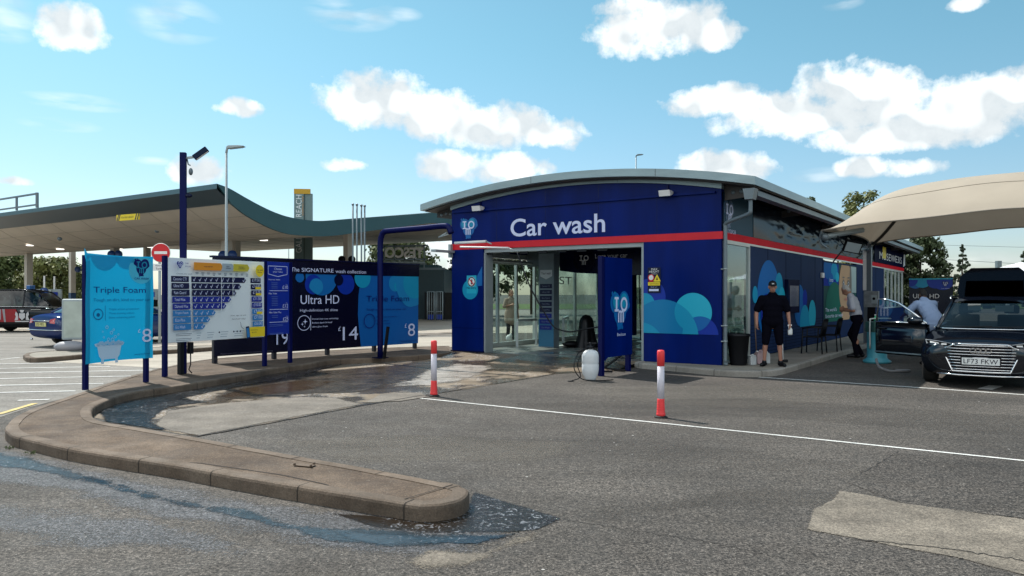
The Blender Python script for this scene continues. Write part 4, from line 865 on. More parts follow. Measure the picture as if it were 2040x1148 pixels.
zA = h2(400, 172)[1]; arrow(370, 672, zA-.145, zA, ORANGE); arrow(664, 790, zA-.145, zA, mat('print pale grey', (.34,.42,.48), .5)); arrow(780, 948, zA-.145, zA, mat('print olive yellow', (.52,.46,.04), .5))
pt_('WASH AND DRY', 475, 568, zA-.085, zA-.062, INKB); pt_('WAX', 708, 738, zA-.07, zA-.045, INKB); pt_('& SHINE', 702, 752, zA-.105, zA-.08, INKB); pt_('PROTECT', 836, 892, zA-.07, zA-.05, INKB); pt_('& ENHANCE', 832, 900, zA-.10, zA-.08, INKB)
for k, x in enumerate(ticks): 
    a = h2(x, 500)[0]
    for j in range(2+(k % 2)): ab.flat(rect(a-.035+.004*j, a+.035-.006*j, zA-.20-.022*j, zA-.19-.022*j), GLN)
a = h2(215, 195); logo(ab, a[0], a[1], .13, a=BLU1, b=BLU1); pt_('CAR', 262, 300, a[1]+.01, a[1]+.04, BLU1); pt_('WASH', 262, 322, a[1]-.045, a[1]-.015, BLU1); pt_('Choose your wash', 172, 335, a[1]-.19, a[1]-.155, GLN)
c = h2(1040, 262); ab.flat(circ(c[0], c[1], .11, .125), YELLOW); ab.text('Car wash', c[0]-.075, c[0]+.075, c[1]+.005, c[1]+.035, INKB); ab.text('Number', c[0]-.06, c[0]+.06, c[1]-.04, c[1]-.01, INKB)
c = h2(735, 745); ab.text('Scan, sign up and', c[0], c[0]+.38, c[1]+.02, c[1]+.055, INKB); ab.text('download today!', c[0]+.03, c[0]+.37, c[1]-.05, c[1]-.015, INKB)
a = h2(835, 790); b = h2(870, 865); ab.flat([(a[0],a[1]),(a[0]+.02,a[1]-.1),(b[0],b[1]),(b[0]+.01,b[1]),(a[0]+.032,a[1]-.1),(a[0]+.008,a[1])][::-1], INKB)
a = h2(940, 895); b = h2(1090, 895); ab.flat(rect(a[0]-.02, b[0], a[1]-.10, a[1]+.10), YELLOW); ab.text('Download our', a[0]+.01, a[0]+.2, a[1]+.03, a[1]+.055, INKB); ab.text('app today', a[0]+.03, a[0]+.17, a[1]-.02, a[1]+.005, INKB)
a = h2(915, 900); ab.flat([(a[0]-.06,a[1]+.12),(a[0]-.03,a[1]-.13),(a[0]+.06,a[1]-.12),(a[0]+.03,a[1]+.13)], INKB); ab.flat([(a[0]-.045,a[1]+.09),(a[0]-.02,a[1]-.10),(a[0]+.045,a[1]-.09),(a[0]+.02,a[1]+.10)], BLU2)
z = h2(250, 910)[1]
for k in range(6): 
    if k != 2: pb(162, 328-(k % 3)*14, z-.03*k-.008, z-.03*k, GLN)
for (X0, X1) in ((375,425),(485,560),(622,705),(765,870)):
    for k in range(3): pb(X0+4*(k % 2), X1-8*k, z-.045*k-.010, z-.045*k+.0, mat('print faint grey', (.25,.34,.42), .5))
for X in (610, 760, 795, 828): a = h2(X, 500)[0]; ab.flat(circ(a, z-.01, .018, n=12), INKB)
ab.build('artwork', None, r2)
sb_ = MB().box(W2*.17+.10, W2*.17+.17, -.0, .1, .50, .72); sbo = sb_.build('socket_box', BLACK, r2, bevel=.006); MB().tube([(W2*.17+.14,.05,.5),(W2*.17+.15,.06,.3),(W2*.17+.12,.07,.2),(W2*.17+.17,.05,.13)], .012, 6).build('cable', BLACK, sbo)
# --- narrow valet board
q0 = ws(529, 700, 16.1); q1 = ws(577, 700, 16.75); f3 = Fr.between(q0, q1); W3 = math.dist(q0[:2], q1[:2])
r3 = thing('valet_board', 'narrow royal blue valet price board just right of the white price board', 'sign', (*q0[:2], 0), f3.a)
h3 = lambda X, Y: f3.hit(310+X/5.218, 490+Y/5.218)
posts(r3, (W3+.03,), 2.33, .075, y=-.02); MB().box(0.01, W3-.01, 0, .03, .76, 2.32).build('board', mat('valet board blue', (.005,.028,.33), .35), r3, bevel=.003)
ab = MB(-.001); ab.step = .0008
def v3(t, X0, X1, Y0, Y1, m=PALE): a = h3(X0, Y1); b = h3(X1, Y1); z1 = h3(X0, Y0)[1]; ab.text(t, a[0], b[0], a[1], z1, m)
a = h3(1170, 198); b = h3(1366, 290); w = .012
x0, x1, zt1, zb1 = a[0], b[0], a[1]-.02, h3(1170, 292)[1]; xm = (x0+x1)/2; ab.mat(PALE)
for (p, q) in (((x0,zt1),(x1,zt1)), ((x0,zt1),(x0,zb1)), ((x1,zt1),(x1,zb1)), ((x0,zb1),(xm,zb1-.05)), ((xm,zb1-.05),(x1,zb1))):
    d = Vector((q[0]-p[0], q[1]-p[1])).normalized(); nn = Vector((-d.y, d.x))*w/2; ab.flat([(p[0]-nn.x,p[1]-nn.y),(q[0]-nn.x,q[1]-nn.y),(q[0]+nn.x,q[1]+nn.y),(p[0]+nn.x,p[1]+nn.y)])
v3('Choose', 1232, 1310, 226, 250); v3('your valet', 1218, 1320, 258, 282)
for (t, Y, p, n_) in (('Express Valet', 352, '£10', 4), ('Mini Valet', 496, '£12', 6), ('Mini Valet Plus', 695, '£25', 2)):
    v3(t, 1172, (1292, 1258, 1300)[('£10','£12','£25').index(p)], Y-10, Y+8); yp = {'£10': 432, '£12': 626, '£25': 762}[p]; v3(p, 1316, 1372, yp-20, yp+16); v3('from', 1350, 1368, yp-36, yp-28)
    for k in range(n_): a = h3(1200, Y+32+k*18); ab.flat(rect(a[0], a[0]+.18, a[1]-.006, a[1]+.004), mat('print dim blue', (.10,.17,.50), .5))
for Y in (466, 662, 796): a = h3(1175, Y); ab.flat(rect(a[0], x1, a[1]-.005, a[1]+.005), PALE)
for Y in (820, 836, 912, 922): a = h3(1175, Y); ab.flat(rect(a[0], a[0]+.40, a[1]-.005, a[1]+.003), mat('print dim blue', (.10,.17,.50), .5))
ab.build('artwork', None, r3)
# --- long hoarding
q0 = ws(427, 700, 16.6); q1 = ws(833, 700, 21.2); f4 = Fr.between(q0, q1); W4 = math.dist(q0[:2], q1[:2])
r4 = thing('hoarding', 'long black hoarding reading The SIGNATURE wash collection, with a blue end panel', 'sign', (*q0[:2], 0), f4.a)
h4 = lambda X, Y: f4.hit(420+X/4.636, 500+Y/4.636)
posts(r4, (.05, h4(600,900)[0], h4(1092,900)[0], h4(1525,900)[0], W4-.06), 2.38, .09, y=.03, m=mat('hoarding post', (.012,.012,.02), .5))
PZ0, PZ1 = .27, 2.12
MB().box(0, W4, 0, .03, PZ0, PZ1).build('board', INK, r4); MB().box(-.02, W4+.02, -.02, .05, PZ1, 2.43).build('header_panel', INK, r4); MB().box(-.06, W4+.02, -.05, .10, 2.43, 2.47).build('top_rail', NAVYD, r4)
ab = MB(-.021); ab.step = .0012
def t4(t, X0, X1, Y0, Y1, m=PALE, mb=None): mb = mb or ab; a = h4(X0, Y1); b = h4(X1, Y1); z1 = h4(X0, Y0)[1]; mb.text(t, a[0], b[0], a[1], z1, m)
t4('The', 738, 812, 152, 190); t4('SIGNATURE', 834, 1128, 157, 193); t4('wash collection', 1146, 1428, 172, 204); ab.build('lettering', None, r4)
ab = MB(-.002); ab.step = .0012; RP = rect(.01, W4-.002, PZ0+.004, PZ1-.002); TB = mat('hoarding blue', (.004,.11,.40), .38, fg=.03); TB2 = mat('hoarding light blue', (.010,.22,.50), .38, fg=.03)
xs = h4(1375, 500)[0]; poly = [(xs+.04,PZ1-.002),(xs-.04,1.6),(xs-.06,1.1),(xs-.02,.7),(xs+.04,PZ0+.004),(W4-.002,PZ0+.004),(W4-.002,PZ1-.002)]; ab.flat(poly, TB)
def c4(X, Y, r, m): c = h4(X, Y); ab.flat(circ(c[0], c[1], r), m, RP)
for (X, Y, r, m) in ((1025,235,.47,MIDB),(945,310,.24,BLUE),(1245,305,.27,BLUE),(820,245,.12,MIDB),(1180,270,.14,NAVYD),(1400,250,.26,CYAN),(1700,300,.22,TB2),(1725,330,.13,CYAN),(1860,310,.60,TB2),(1840,400,.35,TB2),(1880,300,.42,CYAN)): c4(X, Y, r, m)
c = h4(970, 330); ab.flat(clip_poly(circ(c[0],c[1],.2), circ(*h4(1025,235),.47)), TB2)
t4('Ultra HD', 825, 1182, 410, 492); t4('High-definition 4K shine', 820, 1168, 538, 570); t4('14', 1214, 1354, 702, 826); t4('£', 1172, 1196, 700, 740); t4('Triple Foam', 1432, 1826, 415, 485, NV2)
t4('Tough on dirt, kind on your car', 1430, 1800, 533, 557, NV2); t4('8', 1815, 1880, 672, 788); t4('£', 1786, 1802, 672, 710); t4('imocarwash.com', 1745, 1895, 826, 842, NV2)
for i, t in enumerate(('Crystal clear-coat technology', 'Brilliant depth & detail', 'Ultra gloss finish')): t4(t, 928, (1172,1112,1072)[i], 622+i*36, 640+i*36)
for i, t in enumerate(('Triple action protection', 'Three colours', 'Shine polish')): t4(t, 1520, (1712,1640,1650)[i], 604+i*32, 620+i*32, NV2)
c = h4(853, 665); ab.mat(PALE); ab.ring(c[0], c[1], .17, .185, sx=1.0); 
for (dx, dz_, s_) in ((.03,.03,.07),(-.05,-.03,.045),(.01,-.09,.03)): ab.flat([(c[0]+dx-s_,c[1]+dz_),(c[0]+dx-s_*.2,c[1]+dz_-s_*.2),(c[0]+dx,c[1]+dz_-s_),(c[0]+dx+s_*.2,c[1]+dz_-s_*.2),(c[0]+dx+s_,c[1]+dz_),(c[0]+dx+s_*.2,c[1]+dz_+s_*.2),(c[0]+dx,c[1]+dz_+s_),(c[0]+dx-s_*.2,c[1]+dz_+s_*.2)])
c = h4(1458, 648); ab.mat(NV2); ab.ring(c[0], c[1], .17, .19); a = h4(911, 665); ab.flat(rect(a[0],a[0]+.012,a[1]-.18,a[1]+.18), PALE)
t4('19', 596, 706, 745, 868); t4('Please note: CTI is a product for bonding and finishing', 80, 560, 946, 960, mat('hoarding faint print', (.12,.12,.16), .5))
ab.build('artwork', None, r4)
# --- height barrier pipe
P0 = gp(757.5, 713.5, .12); hb = thing('height_barrier', 'navy pipe height barrier arching from the island to the left corner of the car wash', 'barrier', (*P0, .12), B.a)
dist = 2.15; z_ = 2.99
MB().tube(curvepts([(0,0,0),(0,0,2.3),(0,0,z_-.30),(.05,0,z_-.10),(.13,0,z_-.02),(.30,0,z_),(dist*.6,0,z_+.015),(dist-.25,0,z_+.03),(dist-.08,0,z_+.0),(dist,0,z_-.14)], 5), .066, 16).build('pipe', NAVYP, hb)
MB().box(-.14,.14,-.14,.14,0,.02).build('base_plate', NAVYD, hb)
MB().tube([(dist-.12,0,z_-.12),(dist-.35,-.02,z_-.22)], .018, 8).tube([(dist-.35,-.02,z_-.22),(dist-.05,-.02,z_-.16)], .012, 8).build('hinge', GREYL, hb)
MB().bar((.22,-.1,.0),(.30,-.05,.75),.06,.05).build('leaning_stop', BLACK, hb)
hbar = thing('clearance_bar', 'pair of white clearance tubes with a hanging black hose left of the entrance', 'barrier', B.world(XL, 0, 0), B.a)
for (X0, Y0, X1, Y1, yy, r) in ((245,572,475,560,-.5,.035),(285,600,640,607,-.75,.022)):
    a = B.hit(840+X0/3.702, 330+Y0/3.702, yy); b = B.hit(840+X1/3.702, 330+Y1/3.702, yy); MB().tube([(a[0]-XL,yy,a[1]),(b[0]-XL,yy,b[1])], r, 10).build('tube', WHITE, hbar); MB().tube([(b[0]-XL,yy,b[1]),(b[0]-XL+.2,yy-.05,b[1]-.07)], r*.5, 8).build('end_fitting', GREYL, hbar)
a = B.hit(840+245/3.702, 330+590/3.702, -.3); MB().box(-.04,.12,-.80,-.02,2.72,2.78).box(-.04,.04,-.1,-.0,2.6,2.95).build('bracket', GREYL, hbar)
hp = [B.hit(1030,503,-.75), B.hit(1055,570,-.75), B.hit(1085,622,-.72), B.hit(1104,650,-.7), B.hit(1120,658,-.7), B.hit(1140,661,-.7), B.hit(1165,656,-.7), B.hit(1198,651,-.7)]
MB().tube(curvepts([(p[0]-XL, -.74, p[1]) for p in hp], 5), .017, 8).build('hose', BLACK, hbar)
# --- navy A-shaped totem with logo
q0 = gp(1200, 750); q1 = gp(1258, 739.5); ft = Fr.between(q0, q1); WT = math.dist(q0, q1)
rt_ = thing('totem_sign', 'freestanding navy totem board with logo and the word Beckton before the entrance', 'sign', (*q0, 0), ft.a)
ht = lambda X, Y, y=0: ft.hit(880+X/3.96, 480+Y/3.96, y)
MB().box(-.02, .09, 0, .09, 0, 2.38).build('post', NAVYP, rt_, bevel=.004); MB().box(WT-.12, WT-.02, 0, .09, 0, .4).build('post', NAVYP, rt_, bevel=.004)
MB().prism([(.09,.38),(.09,.30),(.2,.36),(WT,.36),(WT,2.37),(.09,2.37)], -.015, .03).build('board', NAVY, rt_)
MB().bar((.5,.05,.05),(.5,.55,.03),.05,.04).bar((WT-.07,.05,.45),(WT-.07,.62,.03),.04,.04).bar((WT-.3,.0,.03),(WT+.0,.7,.03),.07,.03).build('stay', BLACK, rt_)
ab = MB(-.017); a = ht(1330, 690); b = ht(1466, 430); cxm = (a[0]+b[0])/2
logo(ab, cxm, (a[1]+b[1])/2+.05, (b[0]-a[0])*1.05); a = ht(1368, 752); b = ht(1434, 722); ab.text('Beckton', a[0], b[0], a[1], b[1], PALE)
RT = rect(.1, WT-.005, .4, 2.4); c = ht(1400, 270); ab2 = MB(-.0155); 
ab2.step = .0002; ab.build('artwork', None, rt_)
# --- white sprayer
p = gp(1176, 758); sp_ = thing('pump_sprayer', 'white plastic pump sprayer tank with coiled black hose, standing left of the navy totem', 'sprayer', (*p, 0), .3)
MB().lathe([(.07,.0),(.10,.0),(.11,.05),(.155,.13),(.165,.20),(.165,.30),(.158,.315),(.165,.33),(.165,.46),(.15,.53),(.09,.57),(.05,.575),(.05,.60)], n=24, sy=.75).build('tank', mat('translucent white plastic', (.62,.66,.70), .4, var=.06, vscale=9), sp_)
MB().lathe([(.06,.60),(.06,.64),(.03,.66),(.02,.72)], n=14).bar((-.12,0,.70),(.12,0,.70),.03,.03).build('pump_handle', BLACK, sp_)
MB().tube(curvepts([(-.05,0,.6),(-.22,-.05,.58),(-.34,-.08,.40),(-.36,-.1,.22),(-.22,-.1,.05),(-.02,-.16,.015),(.25,-.2,.015),(.4,-.15,.015)], 5), .009, 6).tube(curvepts([(-.05,.02,.58),(-.18,.0,.50),(-.26,0,.3),(-.2,0,.08),(-.4,-.1,.02),(-.5,-.12,.015),(-.42,-.2,.015)], 5), .009, 6).tube([(-.3,-.1,.56),(-.02,-.02,.62)], .012, 6).tube(curvepts([(.05,0,.62),(.18,0,.5),(.2,0,.35),(.16,0,.2)],4), .008, 6).build('hose', BLACK, sp_)
# --- flexible bollards
def bollard(px, py, lab):
    p = gp(px, py); r = thing('flexible_bollard', lab, 'bollard', (*p, 0), 0, 'red and white flexible bollards on the white line')
    OR = mat('fluorescent red plastic', (.80,.045,.05), .5); 
    MB().lathe([(.085,0),(.09,.012),(.07,.022),(.05,.03)], n=24).build('base', RUBBER, r)
    pr = [(.050,.02),(.060,.03),(.058,.06)]
    for k in range(5): z = .07+k*.032; pr += [(.051-.001*k,z),(.058-.002*k,z+.014),(.050-.001*k,z+.026)]
    pr += [(.047,.235),(.047,.25)]; MB().lathe(pr, n=24).build('flex_foot', OR, r)
    MB().lathe([(.0465,.25),(.0465,.68)], n=24).build('reflective_sleeve', mat('sleeve pale', (.60,.58,.66), .35, var=.05, vscale=12), r)
    MB().lathe([(.049,.68),(.049,.86),(.043,.885),(.02,.89)], n=24).build('cap', OR, r); return r
bollard(864.5, 789.5, 'farther red and white bollard, at the left end of the white line')
bollard(1316.5, 832, 'red and white bollard nearer the camera, in front of the right navy wall panel')
# --- inside props
p = gp(1088, 692, .12); ft2 = Fr(p, B.a-.0); mp_ = thing('menu_pillar', 'grey menu pillar reading Your wash with eight price plates just inside the entrance', 'sign', (*p, .12), B.a)
wpx = .50
MB().box(-wpx/2, wpx/2, 0, .3, 0, 2.66).build('pillar', mat('pillar grey', (.24,.31,.36), .4, var=.1), mp_); 
PBL = mat('pillar blue', (.05,.20,.36), .4); MB().box(-wpx/2-.002, wpx/2+.002, -.006, -.001, .02, .80).build('lower_panel', PBL, mp_)
ab = MB(-.004); ab.flat([(-.20,2.02),(0,1.93),(.20,2.02),(.20,2.2),(-.20,2.2)], mat('pillar pale', (.75,.8,.85), .5)); ab.text('Your wash', -.16, .16, 2.07, 2.14, INKB)
ab.y = -.01
for i in range(8): z = 1.80-.168*i; ab.flat(rect(-.20,.20,z-.125,z), INKB if i < 5 else BLU1); ab.text(names[i], -.13, .13, z-.085, z-.04, mat('plate print', (.25,.30,.42), .5))
ab.build('artwork', None, mp_)
p = gp(1168, 692, .12); bc = thing('covered_machine', 'black bell-shaped cloth cover on the hall floor behind the sprayer', 'cover', (*p, .12), 0)
prof = [(.33,0),(.30,.1),(.25,.3),(.22,.5),(.20,.7),(.17,.82),(.10,.90),(.03,.925)]
vs, fs = [], []; n = 40
for (r, z) in prof:
    for k in range(n): a = 2*math.pi*k/n; rr = r*(1+.10*math.sin(a*7)*(1-z)+.05*math.sin(a*3+1)); vs.append((rr*math.cos(a), rr*math.sin(a), z))
for i in range(len(prof)-1):
    for k in range(n): fs.append((i*n+k, i*n+(k+1)%n, (i+1)*n+(k+1)%n, (i+1)*n+k))
fs.append(tuple((len(prof)-1)*n+k for k in range(n))); MB().add(vs, fs, True).build('cover', BLACK, bc)
MB().ell((-.42,.1,.09),(.26,.15,.09)).build('folded_hem', BLACK, bc)
def rail(pa, pb, h, lab):
    a = Vector((*gp(*pa, .12), .12)); b = Vector((*gp(*pb, .12), .12)); r = thing('guide_rail', lab, 'rail', tuple(a), 0, 'grey guide rails on the hall floor'); d = b-a
    MB().bar((0,0,0),(0,0,h),.07,.07).build('post', ALU, r); MB().bar(tuple(d),(d.x,d.y,h),.07,.07).build('post', ALU, r); MB().bar((0,0,h+.035),(d.x,d.y,h+.035),.08,.07).build('top_bar', ALU, r)
rail((1030,690),(1068,687), .72, 'grey guide rail left of the menu pillar'); rail((1132,676),(1122,684), .72, 'short grey guide rail right of the menu pillar')
tag(MB().ell((0,0,.03),(.22,.10,.03)).ell((.2,.05,.03),(.1,.07,.035)).build('cleaning_rag', WHITE, None, loc=(*gp(1128,691,.12), .12)), 'crumpled white rag on the hall floor by the menu pillar', 'cloth')
tag(MB().ell((0,0,.12),(.10,.08,.12)).ell((.05,-.05,.2),(.05,.05,.08)).build('white_bucket', WHITE, None, loc=(*gp(1014,682,.12), .12)), 'small white container on the floor behind the left glazing', 'bucket')
# ================================================================ POLES AND LAMPS
p = gp(365, 744, .12); cp = thing('camera_pole', 'tall navy square pole with a security lamp at the top, behind the price board', 'pole', (*p, .12), .2)
MB().box(-.055,.055,-.055,.055,0,4.20).build('pole', NAVYP, cp, bevel=.005)
MB().bar((.05,0,4.10),(.20,-.02,4.12),.04,.04).build('arm', GREYL, cp)
R_ = Matrix.Rotation(-math.radians(38), 3, 'Y'); lf = MB(); lf.box(-.15,.15,-.06,.06,-.05,.05); lfo = lf.build('flood_lamp', NAVYD, cp, bevel=.008, loc=(.32,-.04,4.19)); lfo.rotation_euler = (0, -math.radians(38), 0)
MB().box(-.13,.13,-.045,.045,-.056,-.0505).build('lens', WHITE, lfo)
MB().tube([(.07,0,4.08),(.09,0,3.98),(.13,0,3.96)], .012, 6).ell((.14,-.02,3.84),(.04,.04,.07)).build('sensor', GREYP, cp)
MB().ell((.10,-.03,3.38),(.07,.05,.04)).build('camera_dome', NAVYD, cp)
def lamp(px, pyt, d, lab, arm=.5, s=1, grp='street lamps beyond the site', m=GREYL):
    x, y, z = ws(px, pyt, d); r = thing('street_lamp', lab, 'street lamp', (x, y, 0), 0, grp)
    MB().tube([(0,0,0),(0,0,1.2),(0,0,1.25),(0,0,z-.15)], [.085*s,.085*s,.055*s,.04*s], 10).build('pole', m, r)
    MB().tube([(0,0,z-.2),(.02,0,z-.05),(.12,0,z)], .045*s, 8).build('bracket', m, r)
    MB().prism([(.02,-.02),(.10,-.05),(arm,.0),(arm+.1,.04),(arm-.1,.06),(.1,.05)], -.14*s, .14*s, 'xz').build('lamp_head', m, r, bevel=.01, loc=(0,0,z)); return r
lamp(451, 294, 27, 'tall grey street lamp beside the navy camera pole, in front of the station canopy', .55)
lamp(575, 479, 95, 'small distant street lamp seen under the canopy left of the tall pylon sign', .8, 1.5)
lamp(909, 385, 60, 'street lamp head showing just above the left end of the car wash roof', .9, 1.3)
lamp(1267, 309, 62, 'thin street lamp rising above the middle of the car wash roof', .5, 1.1, m=GREYP)
lamp(1913, 545, 90, 'pale street lamp post among the conifers behind the Ultra HD banner', .5, 1.3)
# no entry sign
p = gp(318, 683, .12); ne = thing('no_entry_sign', 'round red no entry sign with a white bar on a grey pole behind the banner', 'road sign', (*p, .12), 0); d = p[1]; c = ws(322, 504, d); zc = c[2]-.12; xo = c[0]-p[0]
MB().tube([(0,0,0),(0,0,zc+.2)], .04, 12).build('pole', GREYL, ne)
MB().lathe([(.30,0),(.30,.01)], (xo,-.06,zc), 40, 'y').build('sign_plate', WHITE, ne); ab = MB(-.062); ab.flat(circ(xo, zc, .285), mat('sign red', (.60,.012,.02), .4)); ab.flat(rect(xo-.20,xo+.20,zc-.04,zc+.045), WHITE); ab.build('symbol', None, ne)
MB().box(xo-.30,xo+.30,-.055,-.045,zc-.56,zc-.34).build('sub_plate', WHITE, ne); ab = MB(-.057); ab.text('Except', xo-.16, xo+.14, zc-.43, zc-.375, INKB); ab.text('Tankers', xo-.16, xo+.14, zc-.52, zc-.465, INKB); ab.build('lettering', None, ne)
# separator kerb on the forecourt
SEP = [(45,708),(70,701),(150,697),(330,692),(520,690),(700,672),(720,668),(640,672),(500,682),(330,690),(100,697),(60,700)]
raised('separator', [(46,707),(60,702),(120,698),(260,693),(420,688),(430,691),(340,697),(200,704),(110,711),(60,713)], .12, PAVE, KERB, w=.12, smoothn=3)
band('far_kerb', [gp(835,669), gp(905,664), gp(1000,660)], .25, .05, KERB); band('far_kerb', [gp(600,688), gp(780,672), gp(905,668)], .2, .05, KERB)
# blank traffic board
p = gp(143, 697, .12); tb = thing('traffic_board', 'pale blank traffic board with a domed base on the kerb left of the banner', 'sign', (*p, .12), .12)
dd = p[1]; a = ws(125, 596, dd); b = ws(176, 677, dd)
MB().box(a[0]-p[0], b[0]-p[0], -.05, .05, b[2]-.12, a[2]-.12).build('frame', GREYL, tb, bevel=.04); MB().box(a[0]-p[0]+.06, b[0]-p[0]-.06, -.056, -.049, b[2]-.06, a[2]-.18).build('panel', mat('dull pale panel', (.40,.46,.42), .35, var=.15), tb, bevel=.0)
MB().ell((0,-.1,.09),(.42,.25,.16)).build('base', mat('grey dome', (.30,.30,.33), .5), tb)
# ================================================================ PETROL STATION
K = Vector(ws(432, 366, 30)); fb = Fr((K.x, K.y), B.a+math.pi/2)    # local x runs away along the wave
cn = thing('station_canopy', 'wave-shaped dark teal petrol station canopy with a cream underside', 'canopy', (K.x, K.y, 0), fb.a)
topp = [(432,366),(456,375),(486,392),(517,409),(547,423),(578,433),(620,439.5),(651,439.8),(696,436),(752,432),(800,428.5),(848,425)]
botp = [(432,389),(462,407),(486,426),(517,444),(547,458),(578,467),(620,470.5),(646,471),(673,469),(718,463),(786,454),(863,444)]
T_ = [fb.hit(*p_) for p_ in topp]; B_ = [fb.hit(*p_) for p_ in botp]; T_ += [(T_[-1][0]+4, T_[-1][1]+.55), (T_[-1][0]+12, T_[-1][1]+1.1)]
def ip(P, x):
    for i in range(len(P)-1):
        if x <= P[i+1][0]: t = (x-P[i][0])/(P[i+1][0]-P[i][0]); return P[i][1]+(P[i+1][1]-P[i][1])*t
    return P[-1][1]
SM = lambda P: [(q.x, q.y) for q in curvepts([(a_, b_, 0) for a_, b_ in P], 4)]
TS = SM(T_); wl = 34.0; TEALD = mat('dark teal canopy edge', (.028,.080,.092), .5, var=.06, vscale=.6); CREAM = mat('cream soffit', (.50,.43,.35), .6, var=.05, vscale=.2, stretch=(1,6,1))
BX = SM(B_); thk = lambda x: max(.25, ip(TS, x)-ip(BX, min(x, BX[-1][0]))) if x > BX[1][0] else .60
mb = MB(); xs_ = [t[0] for t in TS]
fr_ = [(x, ip(TS, x)) for x in xs_]; lo = [(x, ip(TS, x)-thk(x)) for x in xs_ if x > B_[1][0]]
mb.prism([(B_[1][0], B_[1][1])]+lo[0:]+fr_[::-1], 0, .12, 'xz')
mb.add([(x, .12, z) for x, z in fr_]+[(x, wl, z) for x, z in fr_], [(i, i+1, len(fr_)+i+1, len(fr_)+i) for i in range(len(fr_)-1)], True); mb.build('fascia', TEALD, cn)
s_ = MB(); x0 = B_[1][0]; so_ = [(x0, B_[1][1]+.02)]+[(x, z+.02) for x, z in lo]
s_.add([(x, .06, z) for x, z in so_]+[(x, wl, z) for x, z in so_], [(i, len(so_)+i, len(so_)+i+1, i+1) for i in range(len(so_)-1)], True); s_.build('soffit', CREAM, cn)
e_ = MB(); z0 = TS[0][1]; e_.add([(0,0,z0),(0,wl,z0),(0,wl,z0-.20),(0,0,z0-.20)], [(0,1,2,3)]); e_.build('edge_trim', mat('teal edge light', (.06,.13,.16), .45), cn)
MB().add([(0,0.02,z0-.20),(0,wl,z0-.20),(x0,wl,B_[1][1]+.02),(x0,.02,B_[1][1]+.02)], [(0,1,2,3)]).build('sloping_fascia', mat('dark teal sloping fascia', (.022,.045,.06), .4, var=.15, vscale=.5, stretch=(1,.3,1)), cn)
sm_a = MB()
for yy in range(3, 33, 3): sm_a.tube([(x, yy, z-.0) for x, z in so_], .014, 4)
for q in range(0, len(so_), 5): sm_a.tube([(so_[q][0], .1, so_[q][1]), (so_[q][0], wl, so_[q][1])], .014, 4)
sm_a.build('soffit_seam', mat('soffit seam', (.33,.29,.24), .7), cn)
# columns
def colm(px, d, w):
    x, y, _ = ws(px, 600, d); p_ = Vector((x, y))-fb.o; lx_, ly_ = p_.dot(fb.u), p_.dot(fb.w); zt2 = ip(TS, lx_)-thk(lx_)+.05
    o = MB().box(lx_-w/2, lx_+w/2, ly_-w/2, ly_+w/2, 0, zt2).build('column', mat('cream column', (.50,.46,.40), .5), cn); MB().box(lx_-w/2-.01, lx_+w/2+.01, ly_-w/2-.01, ly_+w/2+.01, 0, 1.75).build('column_guard', mat('column blue guard', (.02,.06,.14), .5), o)
for (px, d) in ((452,37),(229,42.8),(57,48.5),(693,42.4),(471,48),(293,53.7),(144,59.6)): colm(px, d, .36)
# soffit lamps and cameras
for (px, py) in ((300,486),(237,489),(525,470),(120,497),(60,503)):
    x, y, z = ws(px, py, 38 if px > 400 else 44); p_ = Vector((x, y))-fb.o; lx_, ly_ = p_.dot(fb.u), p_.dot(fb.w); zz = ip(TS, lx_)-thk(lx_)+.0
    MB().lathe([(.18,0),(.22,.04)], (lx_,ly_,zz-.03), 12).build('downlight', mat('lit downlight', (.9,.9,.85), .4, emit=((1,.95,.85), 2.0)), cn)
for (px, py, d) in ((475,445,33),(313,460,36),(119,476,40)):
    x, y, z = ws(px, py, d); p_ = Vector((x, y))-fb.o; MB().ell((p_.dot(fb.u), p_.dot(fb.w), z),(.12,.12,.10)).build('dome_camera', GREYP, cn)
# yellow height plate hanging under the edge
a = ws(232, 436, 33.5); b = ws(277, 431, 32.8); fy = Fr.between(a, b); Wy = math.dist(a[:2], b[:2]); hy = thing('height_plate', 'yellow and black striped height plate hanging from the canopy edge', 'sign', (*a[:2], a[2]-.1), fy.a)
MB().box(0, Wy, 0, .04, 0, .26).build('plate', YELLOW, hy); ab = MB(-.002)
for k in (0, .1, Wy-.3, Wy-.16): ab.flat([(k+.02,0),(k+.08,0),(k+.18,.26),(k+.12,.26)], INKB)
ab.text('4.1m MAX HEIGHT', .32, Wy-.35, .09, .17, mat('faded black', (.2,.17,.02), .5)); ab.build('artwork', None, hy)
# railing on the canopy roof
a = Vector(ws(74, 414, 36.5)); b = Vector(ws(-60, 432, 41)); rl = thing('roof_railing', 'short grey handrail on top of the canopy at the left edge', 'railing', tuple(a), 0); d = b-a; m_ = MB(); hgt = 28/1520*36.5
m_.bar((0,0,0),(0,0,hgt+.05),.1,.1); m_.bar(tuple(d*.28),tuple(d*.28+Vector((0,0,hgt))),.08,.08); m_.bar((0,0,hgt),tuple(d+Vector((0,0,hgt))),.08,.08); m_.bar((0,0,.15),tuple(d+Vector((0,0,.15))),.07,.07); m_.bar(tuple(d*.8),tuple(d*.8+Vector((0,0,hgt))),.08,.08); m_.build('rail', GREYP, rl)
